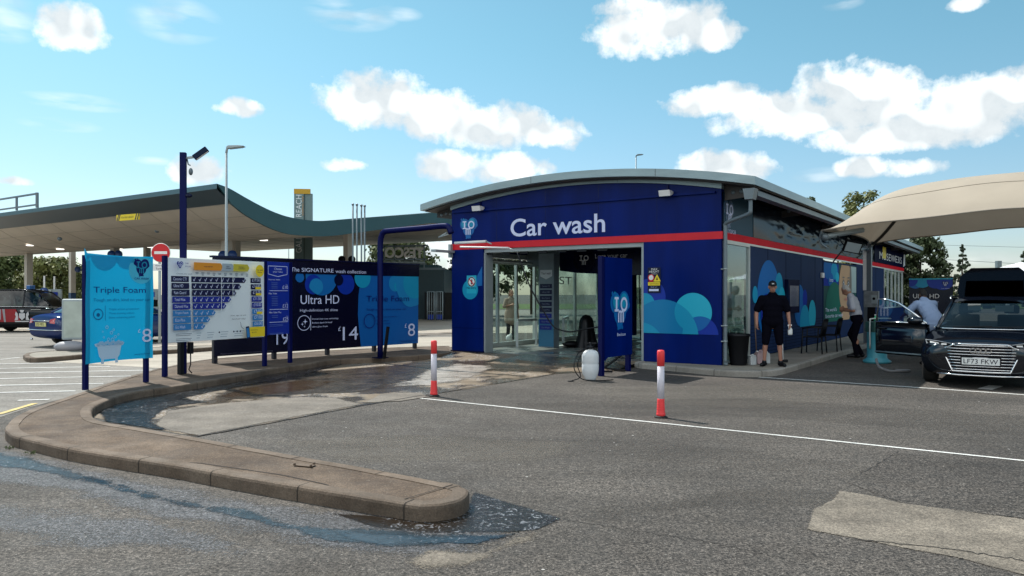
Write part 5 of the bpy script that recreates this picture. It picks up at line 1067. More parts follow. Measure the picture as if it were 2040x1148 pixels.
# pylon sign
x, y, _ = ws(605, 500, 52); py_ = thing('pylon_sign', 'tall grey-green pylon sign with a gold top and upright white lettering, behind the canopy', 'sign', (x, y, 0), .12); hp_ = lambda q: HC+(HY-q)/F*52
PYG = mat('pylon grey green', (.16,.23,.23), .45); MB().box(-.62,.05,-.12,.12,0,hp_(387)).box(.05,.58,-.05,.22,0,hp_(386)).build('column', PYG, py_); MB().box(-.63,.45,-.13,.10,hp_(387),hp_(377)).build('gold_cap', mat('gold panel', (.60,.33,.02), .5), py_)
MB().box(.03,.06,-.14,-.11,0,hp_(388)).build('groove', DARK, py_)
def vert_text(t, x0, x1, z0, z1, y, m, name, par):
    vs, fs = text_mesh(t); ax, bx = min(v[0] for v in vs), max(v[0] for v in vs); az, bz = min(v[1] for v in vs), max(v[1] for v in vs)
    mb = MB().add([(x1-(v[1]-az)/(bz-az)*(x1-x0), y, z0+(v[0]-ax)/(bx-ax)*(z1-z0)) for v in vs], fs); return mb.build(name, m, par)
vert_text('GALLIONS REACH', -.50, -.12, hp_(504), hp_(389), -.125, WHITE, 'lettering', py_); vert_text('SHOPPING PARK', -.07, .0, hp_(430), hp_(391), -.127, ORANGE, 'lettering', py_)
# four vent pipes
for i, (px, pt2) in enumerate(((703,408),(711,408.5),(720,410),(726.5,411))):
    x, y, z = ws(px, pt2, 32.5); r = thing('vent_pipe', ('first', 'second', 'third', 'fourth')[i]+' from the left of the four thin grey vent pipes in front of the canopy', 'pipe', (x, y, 0), 0, 'thin vent pipes behind the hoarding')
    MB().tube([(0,0,0),(0,0,z)], .035, 8).build('pipe', GREYP, r); MB().lathe([(.05,z-.03),(.06,z+.02),(.04,z+.05)], n=10).build('cap', GREYP, r)
# kiosk building with the sign seen from behind
x, y, _ = ws(690, 600, 50); x2 = ws(885, 600, 50)[0]; kb = thing('station_kiosk', 'flat dark teal shop building behind the hoarding', 'building', (x, y, 0), 0)
zt3 = HC+(HY-534)/F*50; MB().box(0, x2-x, 0, 9, 0, zt3).build('wall', mat('dark teal cladding', (.030,.060,.070), .5, var=.08, stretch=(8,1,1)), kb); MB().box(4.6, 6.0, 0.3, 3, zt3, zt3+.22).build('roof_box', TEALD, kb); MB().box(-.05, x2-x+.05, -.03, .0, zt3-.12, zt3+.02).build('parapet', GREYP, kb)
x, y, _ = ws(765, 600, 49.5); x2 = ws(846, 600, 49.5)[0]; w = x2-x; ts = thing('roof_sign', 'large rooftop letters on a steel frame seen from behind, reading backwards', 'sign', (x, y, zt3), 0); k = lambda q: HC+(HY-q)/F*49.5-zt3
vs, fs = text_mesh('TESCO', .03); ax, bx = min(v[0] for v in vs), max(v[0] for v in vs); az, bz = min(v[1] for v in vs), max(v[1] for v in vs)
lm = MB().add([(w*.97-(v[0]-ax)/(bx-ax)*w*.95, -.05, k(514)+(v[1]-az)/(bz-az)*(k(493)-k(514))) for v in vs], [f[::-1] for f in fs]).build('lettering', mat('sign letter grey', (.62,.58,.55), .5), ts); so2 = lm.modifiers.new('s','SOLIDIFY'); so2.thickness = .12; bake(lm)
fr2 = MB(); fr2.bar((-.1,.15,k(491)),(w+.2,.15,k(489)),.08,.12); fr2.bar((-.1,.15,k(517)),(w+.1,.15,k(517)),.08,.12); fr2.bar((-.1,.15,k(526)),(w+.1,.15,k(526)),.06,.08)
for t in (0, .25, .5, .75, .98): fr2.bar((w*t,.15,0),(w*t,.15,k(489)),.08,.08)
fr2.build('frame', GREYP, ts)
for i in range(6): MB().ell((w*(.08+.16*i),.1,k(523)),(.35,.12,.08)).build('floodlight', GREYL, ts)
# fence, trolley bay to the right of the kiosk
x, y, _ = ws(846, 600, 49); x2 = ws(905, 600, 49)[0]; fe = thing('screen_fence', 'dark timber screen fence between the kiosk and the car wash', 'fence', (x, y, 0), 0); h = HC-(583-HY)/F*49
MB().box(0, x2-x, 0, .06, .0, h).build('board_panel', mat('dark timber', (.012,.011,.010), .8, stretch=(20,1,1), var=.5), fe)
for i in range(4): MB().box(i*.62, i*.62+.06, -.06, 0, 0, h+.05).build('post', BLACK, fe)
for i, px in enumerate((851, 868)):
    x, y, _ = ws(px, 600, 46); r = thing('roll_cage', ('left', 'right')[i]+' of two wire roll cages standing before the dark fence', 'cage', (x, y, 0), 0, 'wire roll cages by the kiosk fence'); h = HC-(581-HY)/F*46
    m_ = MB(); 
    for (a, b) in (((0,0,.1),(0,0,h)),((.4,0,.1),(.4,0,h)),((0,.4,.1),(0,.4,h)),((.4,.4,.1),(.4,.4,h)),((0,0,h),(.4,0,h)),((0,0,.6),(.4,0,.6)),((.13,0,.1),(.13,0,h)),((.27,0,.1),(.27,0,h))): m_.tube([a,b], .015, 6)
    m_.build('frame', GREYL, r); MB().box(0,.4,0,.4,.08,.12).build('base', BLACK, r); MB().box(.05,.35,.05,.35,.12,.4).build('crate', BLUE, r)
# petrol pumps
for i, (px, d) in enumerate(((88,40),(108,41),(205,40),(300,39))):
    x, y, _ = ws(px, 600, d); r = thing('fuel_pump', ('fuel pump behind the black taxi, nearest the picture edge', 'fuel pump with a white face behind the windscreen of the black taxi', 'fuel pump hidden behind the blue banner', 'grey fuel pump between the banner and the no entry pole')[i], 'fuel pump', (x, y, 0), .4, 'fuel pumps under the canopy')
    MB().box(-.35,.35,-.25,.25,0,1.0).box(-.35,.35,-.2,.2,1.35,1.9).build('cabinet', GREYL, r, bevel=.02); MB().box(-.33,.33,-.18,.18,1.0,1.35).build('display', DARK, r); MB().box(-.2,.2,-.205,-.2,1.5,1.75).build('panel', BLUE, r)
    m_ = MB(); 
    for k_ in (-.25,-.1,.1,.25): m_.tube(curvepts([(k_,-.26,.9),(k_,-.33,.6),(k_+.03,-.34,.3),(k_+.05,-.3,.75)],3), .02, 6)
    m_.build('nozzle_hose', BLACK, r); MB().box(-.04,.04,0,.06,1.9,2.6).build('pole', WHITE, r)
# blue hanging pump-number signs on columns
for i, (px, py, d) in enumerate(((222,507,42.3),(236,507,42.3),(444,509,36.5),(463,508,36.5),(155,537,55),(88,582,38))):
    x, y, z = ws(px, py, d); o = MB().lathe([(.22,-.03),(.22,.03)], (0,0,0), 20, 'y').build('pump_disc', mat('disc blue', (.01,.05,.20), .4), None, loc=(x,y,z)); tag(o, ('left disc on the column above the banner','right disc on the column above the banner','left blue disc above the price board','right blue disc above the price board','dark disc on the far left column','blue topper above the taxi')[i], 'sign', 'round blue pump number signs')
for (px) in (681, 701):
    x, y, z = ws(px, 517, 41.9); tag(MB().lathe([(.20,-.03),(.20,.03)], (0,0,0), 20, 'y').build('pump_disc', DARK, None, loc=(x,y,z)), ('left' if px < 690 else 'right')+' black disc on the cream column behind the vent pipes', 'sign', 'round black pump number signs')
# far sheds
x, y, _ = ws(893, 600, 140); fs_ = thing('distant_shed', 'pale grey distant shed roof left of the car wash', 'building', (x, y, 0), 0); MB().prism([(-3,0),(3,0),(3,1.2),(1,2.6),(-3,3.4)], 0, 8).build('wall', mat('far grey', (.22,.27,.30), .8), fs_)
# ================================================================ SHADE SAIL
A0 = Vector(ws(1637, 458, 18.5)); ft_ = Fr((A0.x, A0.y), B.a); UL, VL = 8.6, 6.2
tn = thing('shade_canopy', 'big beige fabric shade canopy arching over the black estate car', 'canopy', (A0.x, A0.y, 0), B.a)
def sail(u, v):
    s, t = u/UL, v/VL; e = math.sin(math.pi*t); H = 1.27*(1-.028*u)*(1-math.exp(-u/.52))*(1+.04*math.cos(u*1.4))
    uu = u+.40*e*(1-s)**6; zed = 3.17+.30*math.sin(math.pi*min(1, s*1.05))
    vv = v+.25*math.sin(math.pi*s)*(.5-t)*2*1.0
    return (uu, vv, zed+H*e**.85+.02*math.sin(u*2.1+v))
SAIL = mat('beige sail cloth', (.40,.345,.275), .75, var=.05, vscale=1.2, bump=.1, bscale=150)
translucent(SAIL, .13)
n1, n2 = 48, 30; vs = [sail(UL*i/n1, VL*j/n2) for i in range(n1+1) for j in range(n2+1)]; fs = [(i*(n2+1)+j, (i+1)*(n2+1)+j, (i+1)*(n2+1)+j+1, i*(n2+1)+j+1) for i in range(n1) for j in range(n2)]
sc_ = MB().add(vs, fs, True).build('sail_cloth', mat('beige sail cloth', (.42,.365,.295), .75, var=.05, vscale=1.2, bump=.1, bscale=150), tn); 
SB = mat('sail seam', (.055,.05,.045), .7); sm2 = MB()
sm2.tube([tuple(Vector(sail(.05+1.5*(math.sin(math.pi*.5*k/14)), VL*(1-.5*k/14)))-Vector((0,0,.05))) for k in range(15)], .045, 8); sm2.build('arched_rafter', SB, tn)
hm = MB(); hm.tube([sail(UL*i/40, 0) for i in range(41)], .022, 6).tube([sail(UL*i/40, VL) for i in range(41)], .022, 6).tube([sail(0, VL*i/30) for i in range(31)], .022, 6); hm.build('hem', mat('beige hem', (.34,.295,.24), .7), tn)
sm3 = MB(); sm3.tube([tuple(Vector(sail(UL*i/30, VL*.20))+Vector((0,0,.004))) for i in range(31)], .012, 5); sm3.build('seam', mat('beige hem', (.34,.295,.24), .7), tn)
MB().box(-.11,.11,VL-.11,VL+.11,0,3.1).build('post', mat('post grey blue', (.10,.13,.16), .45), tn, bevel=.01); MB().box(-.115,-.02,VL-.14,VL-.111,1.75,3.0).build('post_strip', WHITE, tn)
MB().bar((0,VL,3.05),(.15,VL-.1,3.2),.10,.10).tube([(0,VL,3.02),(-.1,VL-.6,2.98),(-.2,VL-1.6,3.0)],.035,8).tube([(-.05,VL,2.9),(.2,VL-.5,3.1)],.03,8).build('bracket', GREYL, tn)
MB().tube([(.02,.15,3.03),(.75,1.0,3.22)], .065, 12).build('strut', GREYL, tn); MB().tube(curvepts([(0,0,3.15),(-.06,.05,3.0),(-.02,.1,2.85),(.12,.12,2.75)],4), .022, 6).ell((.04,.14,3.02),(.10,.10,.10)).build('shackle', GREYP, tn)
flo = MB().box(-.20,.20,-.05,.05,-.15,.15).build('flood_lamp', DARK, tn, bevel=.01, loc=(.62,.4,2.78)); flo.rotation_euler = (.5,.2,.5); MB().box(-.17,.17,-.056,-.0505,-.12,.12).build('lens', GREYL, flo)
MB().tube(curvepts([(.3,.3,3.05),(.45,.35,2.8),(.5,.4,2.85),(.3,.3,2.55),(.2,.3,2.42)],4), .018, 6).build('cable', BLACK, tn)
# ================================================================ CARS
TYRE = mat('tyre', (.012,.012,.012), .85, bump=.15); CHR = mat('chrome', (.75,.76,.78), .12, metal=1.0); DGL = glass('tinted car glass', (.24,.29,.29), .05); LAMPG = mat('headlamp glass', (.55,.6,.65), .08, metal=.4, spec=.8)
INTR = mat('dark interior', (.02,.02,.022), .6)
def wheel(root, x, y, r, w=.22, steer=0):
    o = thing('w', 'w', 'w'); bpy.data.objects.remove(o)
    s = 1 if x > 0 else -1; p = [(r*.62,-w/2),(r*.9,-w/2),(r*.985,-w/2+.03),(r,-w/4),(r,w/4),(r*.985,w/2-.03),(r*.9,w/2),(r*.62,w/2)]
    ty = MB().lathe(p, (0,0,0), 30, 'x').build('wheel', TYRE, root, loc=(x,y,r)); ty.rotation_euler = (0,0,steer)
    rm = MB(); xo = s*w/2
    rm.lathe([(r*.66,xo-.01),(r*.66,xo+.004),(r*.60,xo+.004),(r*.60,xo-.02)] if s > 0 else [(r*.66,xo+.01),(r*.66,xo-.004),(r*.60,xo-.004),(r*.60,xo+.02)], (0,0,0), 30, 'x')
    for k in range(10): a = k*math.pi/5; rm.bar((xo-.01*s,math.cos(a)*r*.1,math.sin(a)*r*.1),(xo-.01*s,math.cos(a)*r*.62,math.sin(a)*r*.62),.03,.05)
    rm.build('rim', mat('alloy rim', (.35,.36,.38), .3, metal=.8), ty); return ty
def car_body(root, st, paint, wheels, r, arch=.06, sc=(1,1,1)):
    vs, fs = [], []; N = 15
    for (y, zb_, zs_, zt_, wb_, wm_, ws_) in st:
        half = [(0,zb_),(wb_*.85,zb_),(wb_,zb_+.05),(wm_,zb_+(zs_-zb_)*.5),(wm_*.99,zs_-.10),(ws_,zs_),(ws_*.62,zt_-(zt_-zs_)*.12),(0,zt_)]
        ring = half+[(-a, b) for a, b in half[-2:0:-1]]; N = len(ring); vs += [(a*sc[0], y*sc[1], b*sc[2]) for a, b in ring]
    for i in range(len(st)-1):
        for k in range(N): fs.append((i*N+k, i*N+(k+1)%N, (i+1)*N+(k+1)%N, (i+1)*N+k))
    fs.append(tuple(range(N))); fs.append(tuple((len(st)-1)*N+k for k in range(N))[::-1])
    o = MB().add(vs, fs, True).build('body', paint, root)
    bm = bmesh.new(); bm.from_mesh(o.data); bmesh.ops.recalc_face_normals(bm, faces=bm.faces); bm.to_mesh(o.data); bm.free()
    m = o.modifiers.new('sub', 'SUBSURF'); m.levels = 2; m.render_levels = 2; bake(o)
    cut = MB(); 
    for (x, y) in wheels: cut.lathe([(r+arch, -.5 if x > 0 else -.05),(r+arch,.05 if x > 0 else .5)], (x, y, r), 32, 'x')
    co = cut.build('cut', TYRE, root)
    bm = bmesh.new(); bm.from_mesh(co.data); bmesh.ops.recalc_face_normals(bm, faces=bm.faces); bm.to_mesh(co.data); bm.free()
    m = o.modifiers.new('b', 'BOOLEAN'); m.operation = 'DIFFERENCE'; m.object = co; m.solver = 'EXACT'; bake(o); bpy.data.objects.remove(co); o.data.polygons.foreach_set('use_smooth', [True]*len(o.data.polygons))
    try: o.data.set_sharp_from_angle(angle=.7)
    except Exception: pass
    return o
def lerp(a, b, t): return tuple(a[i]+(b[i]-a[i])*t for i in range(3))
def pane(root, name, c00, c10, c11, c01, m, bulge=(0,0,0), n=8):
    """curved quad: corners bottom-left, bottom-right, top-right, top-left"""
    vs = []; 
    for i in range(n+1):
        for j in range(n+1):
            u, v = i/n, j/n; p = Vector(lerp(lerp(c00, c10, u), lerp(c01, c11, u), v)); p += Vector(bulge)*(4*u*(1-u))*(.4+.6*(1-abs(2*v-1))); vs.append(p)
    return MB().add(vs, [(i*(n+1)+j, (i+1)*(n+1)+j, (i+1)*(n+1)+j+1, i*(n+1)+j+1) for i in range(n) for j in range(n)], True).build(name, m, root)
def cabin(root, d, paint, rear=True, glassm=DGL):
    """d: A0,A1 pillar foot/top, R1,R2 roof edge, D1 pillar top, D0 foot, B belt points; all for +x"""
    mx = lambda p: (-p[0], p[1], p[2])
    pane(root, 'windscreen', mx(d['A0']), d['A0'], d['A1'], mx(d['A1']), glassm, (0,-.14,.02))
    if rear: pane(root, 'rear_window', d['D0'], mx(d['D0']), mx(d['D1']), d['D1'], glassm, (0,.10,.02))
    rp = [d['A1'], d['R1'], d['R2'], d['D1']]; rp = [tuple(q) for q in curvepts(rp, 4)]; vs = []
    for p in rp:
        for k in range(9): t = -1+2*k/8; vs.append((p[0]*t*1.02, p[1]-(.05*(1-t*t) if p is rp[0] else 0), p[2]+.045*(1-t*t)+.01-.02*(abs(t) > .99)))
    MB().add(vs, [(i*9+k, i*9+k+1, (i+1)*9+k+1, (i+1)*9+k) for i in range(len(rp)-1) for k in range(8)], True).build('roof', paint, root)
    for s in (1, -1):
        S_ = (lambda p: p) if s > 0 else mx; m_ = MB(); m_.tube([S_(d['A0']), S_(d['A1'])]+[S_(q) for q in rp[1:]]+[S_(d['D0'])], .032, 8, sx=1.0); m_.build('roof_pillar', paint, root)
        bl = d['B']; n = len(bl)-1
        for i in range(n):
            b0, b1 = bl[i], bl[i+1]; f0 = (b0[1]-d['A0'][1])/(d['D0'][1]-d['A0'][1]); 
            def top(y):
                P = [d['A0']]+rp+[d['D0']]
                for q in range(len(P)-1):
                    if P[q][1] <= y <= P[q+1][1]: t = (y-P[q][1])/(P[q+1][1]-P[q][1]+1e-6); return lerp(P[q], P[q+1], t)
                return P[-1]
            t0, t1 = top(b0[1]+.02), top(b1[1]-.02)
            pane(root, 'side_window', S_(b0), S_(b1), S_(t1), S_(t0), glassm, n=3)
            if i > 0: MB().bar(S_(b0), S_(t0), .05, .03).build('door_pillar', BLACK, root)
        MB().tube([S_(q) for q in bl], .012, 6).build('belt_trim', CHR, root)
def seats(root, zt_, y0, sp=1.0, wx=.36):
    for x in (-wx, wx):
        m_ = MB(); m_.box(x-.22,x+.22,y0+.35,y0+.48,.75,zt_).box(x-.12,x+.12,y0+.38,y0+.47,zt_+.02,zt_+.17); m_.build('seat', INTR, root, bevel=.03)
PAINTK = mat('black car paint', (.002,.003,.006), .07, fg=.07)
SC = 1.06; ad_p = Vector(((1954-CX)/F*13.0, 13.0, 0)); au = thing('estate_car', 'black estate car facing the camera with driver door and tailgate open', 'car', tuple(ad_p), math.radians(-34.6)); au.scale = (SC, SC, SC)
st = [(.00,.27,.66,.74,.40,.50,.42),(.03,.24,.70,.78,.60,.70,.62),(.12,.20,.72,.805,.74,.83,.74),(.30,.18,.74,.835,.83,.90,.80),(.60,.17,.77,.865,.87,.93,.82),(1.0,.17,.82,.90,.89,.94,.84),(1.40,.17,.88,.93,.90,.945,.86),(1.6,.17,.90,.94,.90,.945,.87),(2.6,.17,.92,.93,.90,.945,.87),(3.8,.17,.94,.95,.90,.945,.87),(4.4,.20,.95,.97,.87,.92,.84),(4.75,.25,.93,.97,.80,.87,.78),(4.93,.33,.85,.92,.66,.74,.66)]
car_body(au, st, PAINTK, [(-.84,.93),(.84,.93),(-.84,3.85),(.84,3.85)], .345)
cabin(au, dict(A0=(.74,1.32,.92), A1=(.57,2.0,1.375), R1=(.60,2.6,1.43), R2=(.60,3.4,1.43), D1=(.54,4.30,1.385), D0=(.66,4.72,.98), B=[(.80,1.45,.93),(.84,2.45,.955),(.84,3.5,.97),(.70,4.55,.99)]), PAINTK, rear=False)
for (x, y, s_) in ((-.80,.93,0),(.80,.93,0),(-.84,3.85,0),(.84,3.85,0)): wheel(au, x, y, .335, steer=s_)
seats(au, 1.16, 1.9); MB().box(-.7,.7,1.55,1.95,.85,.955).build('dashboard', INTR, au, bevel=.03); MB().lathe([(.17,-.015),(.19,-.0),(.17,.015)], (-.36,2.05,1.0), 20, 'y').build('steering_wheel', INTR, au)
MB().box(-.07,.07,1.88,1.90,1.27,1.33).build('mirror_inside', BLACK, au); MB().box(-.30,-.10,1.86,1.88,1.24,1.36).box(.12,.40,1.88,1.90,1.22,1.33).build('sun_visor', mat('pale visor', (.35,.36,.34), .7), au)
for s in (-1, 1): MB().tube(curvepts([(s*.60,2.2,1.44),(s*.61,2.4,1.485),(s*.61,3.8,1.485),(s*.58,4.1,1.44)],4), .016, 6).build('roof_rail', CHR, au)
# grille
hexg = [(-.36,.725),(.36,.725),(.53,.64),(.50,.52),(.40,.285),(-.40,.285),(-.50,.52),(-.53,.64)]
yf = lambda x: -.035+.13*abs(x/.6)**2.4
def front(poly, name, m, y=0.0, par=au, dens=7):
    """a flat outline bent round the nose"""
    z0, z1 = min(p[1] for p in poly), max(p[1] for p in poly); x0, x1 = min(p[0] for p in poly), max(p[0] for p in poly); mb = MB(); nn = max(2, int((x1-x0)/.06))
    for i in range(nn):
        a, b = x0+(x1-x0)*i/nn, x0+(x1-x0)*(i+1)/nn; q = poly
        q = clip_poly(q, [(a,z0-1),(b,z0-1),(b,z1+1),(a,z1+1)])
        if len(q) > 2: mb.add([(p[0], yf(p[0])+y, p[1]) for p in q], [tuple(range(len(q)))])
    return mb.build(name, m, par)
hccw = hexg[::-1]
gr = front(hccw, 'grille', DARK, -.012)
sl_ = MB()
for k in range(9):
    z = .70-.047*k; P = []
    for e in range(len(hexg)):
        a, b = hexg[e], hexg[(e+1) % len(hexg)]
        if (a[1]-z)*(b[1]-z) < 0: P.append(a[0]+(b[0]-a[0])*(z-a[1])/(b[1]-a[1]))
    if len(P) == 2: hw = abs(P[0])-.01; sl_.tube([(-hw+2*hw*i/12, yf(-hw+2*hw*i/12)-.022, z) for i in range(13)], .0085, 6)
sl_.build('grille_slat', CHR, gr)
fr_g = MB(); loop = hexg+[hexg[0]]; pp = []
for i in range(len(loop)-1):
    for t in range(6): x = loop[i][0]+(loop[i+1][0]-loop[i][0])*t/6; z = loop[i][1]+(loop[i+1][1]-loop[i][1])*t/6; pp.append((x, yf(x)-.022, z))
pp.append(pp[0]); fr_g.tube(pp, .015, 8); fr_g.build('grille_frame', CHR, gr)
bd = MB(-.072); bd.mat(CHR)
for k in range(4): bd.ring(-.105+.07*k, .625, .036, .047, 24)
bd.build('badge', None, gr)
pl = MB().box(-.26,.26,-.068,-.060,.40,.51).build('number_plate', mat('plate white', (.70,.72,.72), .4), au); ab = MB(-.069); ab.text('LF73 FKW', -.235, .235, .418, .492, INK); ab.build('registration', None, pl)
MB().box(-.28,.28,-.062,-.05,.385,.525).build('plate_holder', BLACK, au)
for s in (-1, 1):
    hl = [(s*.42,.68),(s*.50,.655),(s*.66,.655),(s*.80,.70),(s*.82,.775),(s*.62,.765),(s*.42,.735)]; hl = hl if s > 0 else hl[::-1]
    sv = yf; yf = lambda x: .03+.30*max(0,(abs(x)-.40)/.42)**1.7-.03
    o = front(hl, 'headlight', LAMPG, -.012); front([(p[0]*.98, p[1]-.012 if p[1] > .72 else p[1]+.02) for p in hl], 'lamp_bezel', DARK, -.017, o)
    front([(s*.48,.70),(s*.56,.70),(s*.56,.725),(s*.48,.725)][::s], 'projector', WHITE, -.022, o); front([(s*.60,.695),(s*.74,.72),(s*.74,.75),(s*.60,.73)][::s], 'projector', WHITE, -.022, o)
    inn = [(s*.58,.30),(s*.82,.33),(s*.85,.50),(s*.80,.51),(s*.76,.42),(s*.58,.40)]; inn = inn if s > 0 else inn[::-1]
    o2 = front(inn, 'lower_intake', DARK, -.03); MB().tube([(s*.84,yf(s*.84)-.04,.34),(s*.86,yf(.86)-.04,.50),(s*.82,yf(.82)-.045,.51),(s*.78,yf(.78)-.04,.40),(s*.58,yf(.58)-.04,.40)], .010, 6).build('intake_trim', CHR, o2)
    yf = sv
MB().tube([(-.62,-.0,.235),(-.3,-.055,.225),(.3,-.055,.225),(.62,-.0,.235)], .014, 6).build('splitter', CHR, au)
# bonnet shut line and wipers
MB().tube([(x/10*.70, 1.30-.13*(1-(x/10)**2), .925) for x in range(-10, 11)], .012, 6).build('scuttle', CHR, au)
MB().bar((-.5,1.30,.95),(.1,1.28,.975),.02,.015).bar((.0,1.28,.95),(.55,1.32,.975),.02,.015).build('wiper', BLACK, au)
# wing mirror on passenger side
MB().ell((.97,1.62,.98),(.13,.07,.08)).bar((.85,1.65,.93),(.95,1.62,.95),.04,.04).build('door_mirror', PAINTK, au)
# open driver door (car's own right, the left in the picture)
dr = MB(); a_ = math.radians(66); hx, hy = -.90, 1.42; du = Vector((-math.sin(a_), math.cos(a_), 0)); dn = Vector((-math.cos(a_), -math.sin(a_), 0))
def DP(u, w, z): p = Vector((hx, hy, 0))+du*u+dn*w; return (p.x, p.y, z)
prof = [(.33,.02),(.40,.055),(.60,.075),(.82,.06),(.93,.02)]; us = [0,.05,.3,.6,.85,.97,1.02]; vs = []; fs = []
for u in us:
    for (z, w) in prof: vs.append(DP(u, w*(1 if .02 < u < 1.0 else .3), z+.05+(.015*u)))
for u in us:
    for (z, w) in prof: vs.append(DP(u, -.06, z+.05+(.015*u)))
np_ = len(prof); off = len(us)*np_
for i in range(len(us)-1):
    for k in range(np_-1): fs.append((i*np_+k, i*np_+k+1, (i+1)*np_+k+1, (i+1)*np_+k)); fs.append((off+i*np_+k, off+(i+1)*np_+k, off+(i+1)*np_+k+1, off+i*np_+k+1))
    for k in (0, np_-1): fs.append((i*np_+k, (i+1)*np_+k, off+(i+1)*np_+k, off+i*np_+k))
for i in (0, len(us)-1):
    for k in range(np_-1): fs.append((i*np_+k, i*np_+k+1, off+i*np_+k+1, off+i*np_+k))
do = MB().add(vs, fs, True).build('door', PAINTK, au)
wf = [(.02,.99),(.28,1.19),(.55,1.36),(.78,1.43),(.97,1.445),(1.01,1.00)]
MB().tube([DP(u, .0, z) for u, z in wf], .02, 8).build('window_frame', CHR, do); MB().add([DP(u, .0, z) for u, z in [(.02,.99)]+wf[1:]], [tuple(range(len(wf)))]).build('window', glass('door glass', (.55,.75,.72), .28), do)
MB().tube([DP(.02,.045,1.0),DP(1.01,.045,1.01)], .014, 6).build('belt_trim', CHR, do); MB().ell(DP(.16,.14,1.05),(.15,.09,.075), Matrix.Rotation(a_-math.pi/2, 3, 'Z')).build('door_mirror', PAINTK, do)
MB().tube([DP(.78,.085,.885),DP(.84,.115,.89),DP(.92,.115,.89),DP(.97,.085,.885)], .013, 8).build('door_handle', BLACK, do); MB().tube([DP(.02,.07,.42),DP(1.0,.07,.435)], .016, 6).build('sill_trim', mat('door trim blue grey', (.10,.15,.18), .3), do)
# tailgate, up
tg = MB(); hz_ = 1.40; pts_ = [(-.60,0),(-.64,.30),(-.60,.62),(-.42,.82),(.42,.82),(.60,.62),(.64,.30),(.60,0)]
tgo = MB().add([(x, 4.30+v*.55, hz_+v*.83) for x, v in pts_]+[(x*.97, 4.30+v*.55+.12, hz_+v*.83-.05) for x, v in pts_], [tuple(range(8)), tuple(range(15,7,-1))]+[(i,(i+1)%8,8+(i+1)%8,8+i) for i in range(8)]).build('tailgate', mat('black tailgate paint', (.002,.002,.004), .1, fg=.025), au, bevel=.02)
MB().add([(x*.82, 4.275+v*.55, hz_+v*.83+.005) for x, v in [(-.64,.12),(-.62,.5),(.62,.5),(.64,.12)]], [(0,1,2,3)]).build('rear_window', glass('dark tailgate glass', (.03,.03,.03), .0), tgo)
# --- blue saloon seen from behind
def simple_car(root, L, paint, r, st, cab, wh, seaty, lightm, sc=1):
    car_body(root, st, paint, wh, r); cabin(root, cab, paint)
    for (x, y) in wh: wheel(root, x, y, r)
PB = mat('dark blue car paint', (.007,.022,.11), .10, fg=.07)
hd = Vector((math.cos(math.radians(60)), math.sin(math.radians(60)))); rear = Vector(ws(82, 650, 23.3)[:2]); Lm = 4.65; fpt = rear+hd*Lm*1.08
mc = thing('blue_saloon', 'dark blue saloon car seen from behind, partly hidden by the blue banner', 'car', (fpt.x, fpt.y, 0), math.atan2(hd.x, -hd.y)); mc.scale = (1.08,)*3
st = [(.0,.25,.55,.62,.45,.55,.48),(.08,.20,.60,.68,.66,.76,.68),(.3,.18,.66,.74,.80,.86,.76),(.8,.17,.74,.83,.86,.90,.80),(1.3,.17,.82,.90,.87,.90,.82),(1.5,.17,.85,.92,.87,.90,.83),(2.6,.17,.90,.92,.87,.90,.83),(3.5,.17,.93,.95,.87,.90,.82),(4.0,.19,.92,.97,.85,.88,.78),(4.4,.24,.88,.96,.80,.84,.74),(4.58,.30,.84,.93,.72,.78,.68),(4.65,.38,.78,.86,.60,.68,.60)]
simple_car(mc, Lm, PB, .32, st, dict(A0=(.70,1.30,.89), A1=(.54,2.0,1.30), R1=(.56,2.4,1.37), R2=(.55,2.9,1.36), D1=(.50,3.35,1.29), D0=(.64,4.02,.97), B=[(.76,1.45,.90),(.80,2.40,.93),(.79,3.25,.95),(.70,3.9,.96)]), [(-.80,.85),(.80,.85),(-.80,3.6),(.80,3.6)], 0, None)
RL_ = mat('red tail lamp', (.45,.01,.02), .12, spec=.8)
for s in (-1, 1):
    v = [(s*.42,4.63,.80),(s*.60,4.60,.83),(s*.80,4.42,.82),(s*.85,4.15,.78),(s*.83,4.40,.70),(s*.62,4.62,.68),(s*.44,4.655,.70)]; c0 = [(x*1.02, y+.012, z) for x, y, z in v]
    tl = MB().add(c0+[(s*.4, 4.3, .76)], [(0,1,2,3,4,5,6)]+[(i,(i+1)%7,7) for i in range(7)]).build('tail_light', RL_, mc); MB().add([(s*.56*1.02,4.632,.775),(s*.78*1.03,4.452,.775),(s*.78*1.03,4.452,.755),(s*.56*1.02,4.637,.75)], [(0,1,2,3)]).build('reverse_lamp', WHITE, tl)
pl2 = MB().box(-.26,.26,4.655,4.67,.60,.71).build('number_plate', mat('plate yellow', (.62,.60,.25), .4), mc); ab = MB(); vs, fs = text_mesh('E95 MPX'); MB().add([(.22-v[0]*.105, 4.672, .62+v[1]*.11) for v in vs], [f[::-1] for f in fs]).build('registration', INK, pl2)
MB().tube([(-.45,4.665,.755),(.45,4.665,.755)], .012, 6).tube(curvepts([(-.85,4.2,.50),(-.74,4.58,.50),(-.5,4.67,.50),(.5,4.67,.50),(.74,4.58,.50),(.85,4.2,.50)],4), .014, 6).build('chrome_strip', CHR, mc); MB().lathe([(.03,0),(.03,.05)], (.5,4.62,.23), 12, 'y').build('exhaust', CHR, mc)
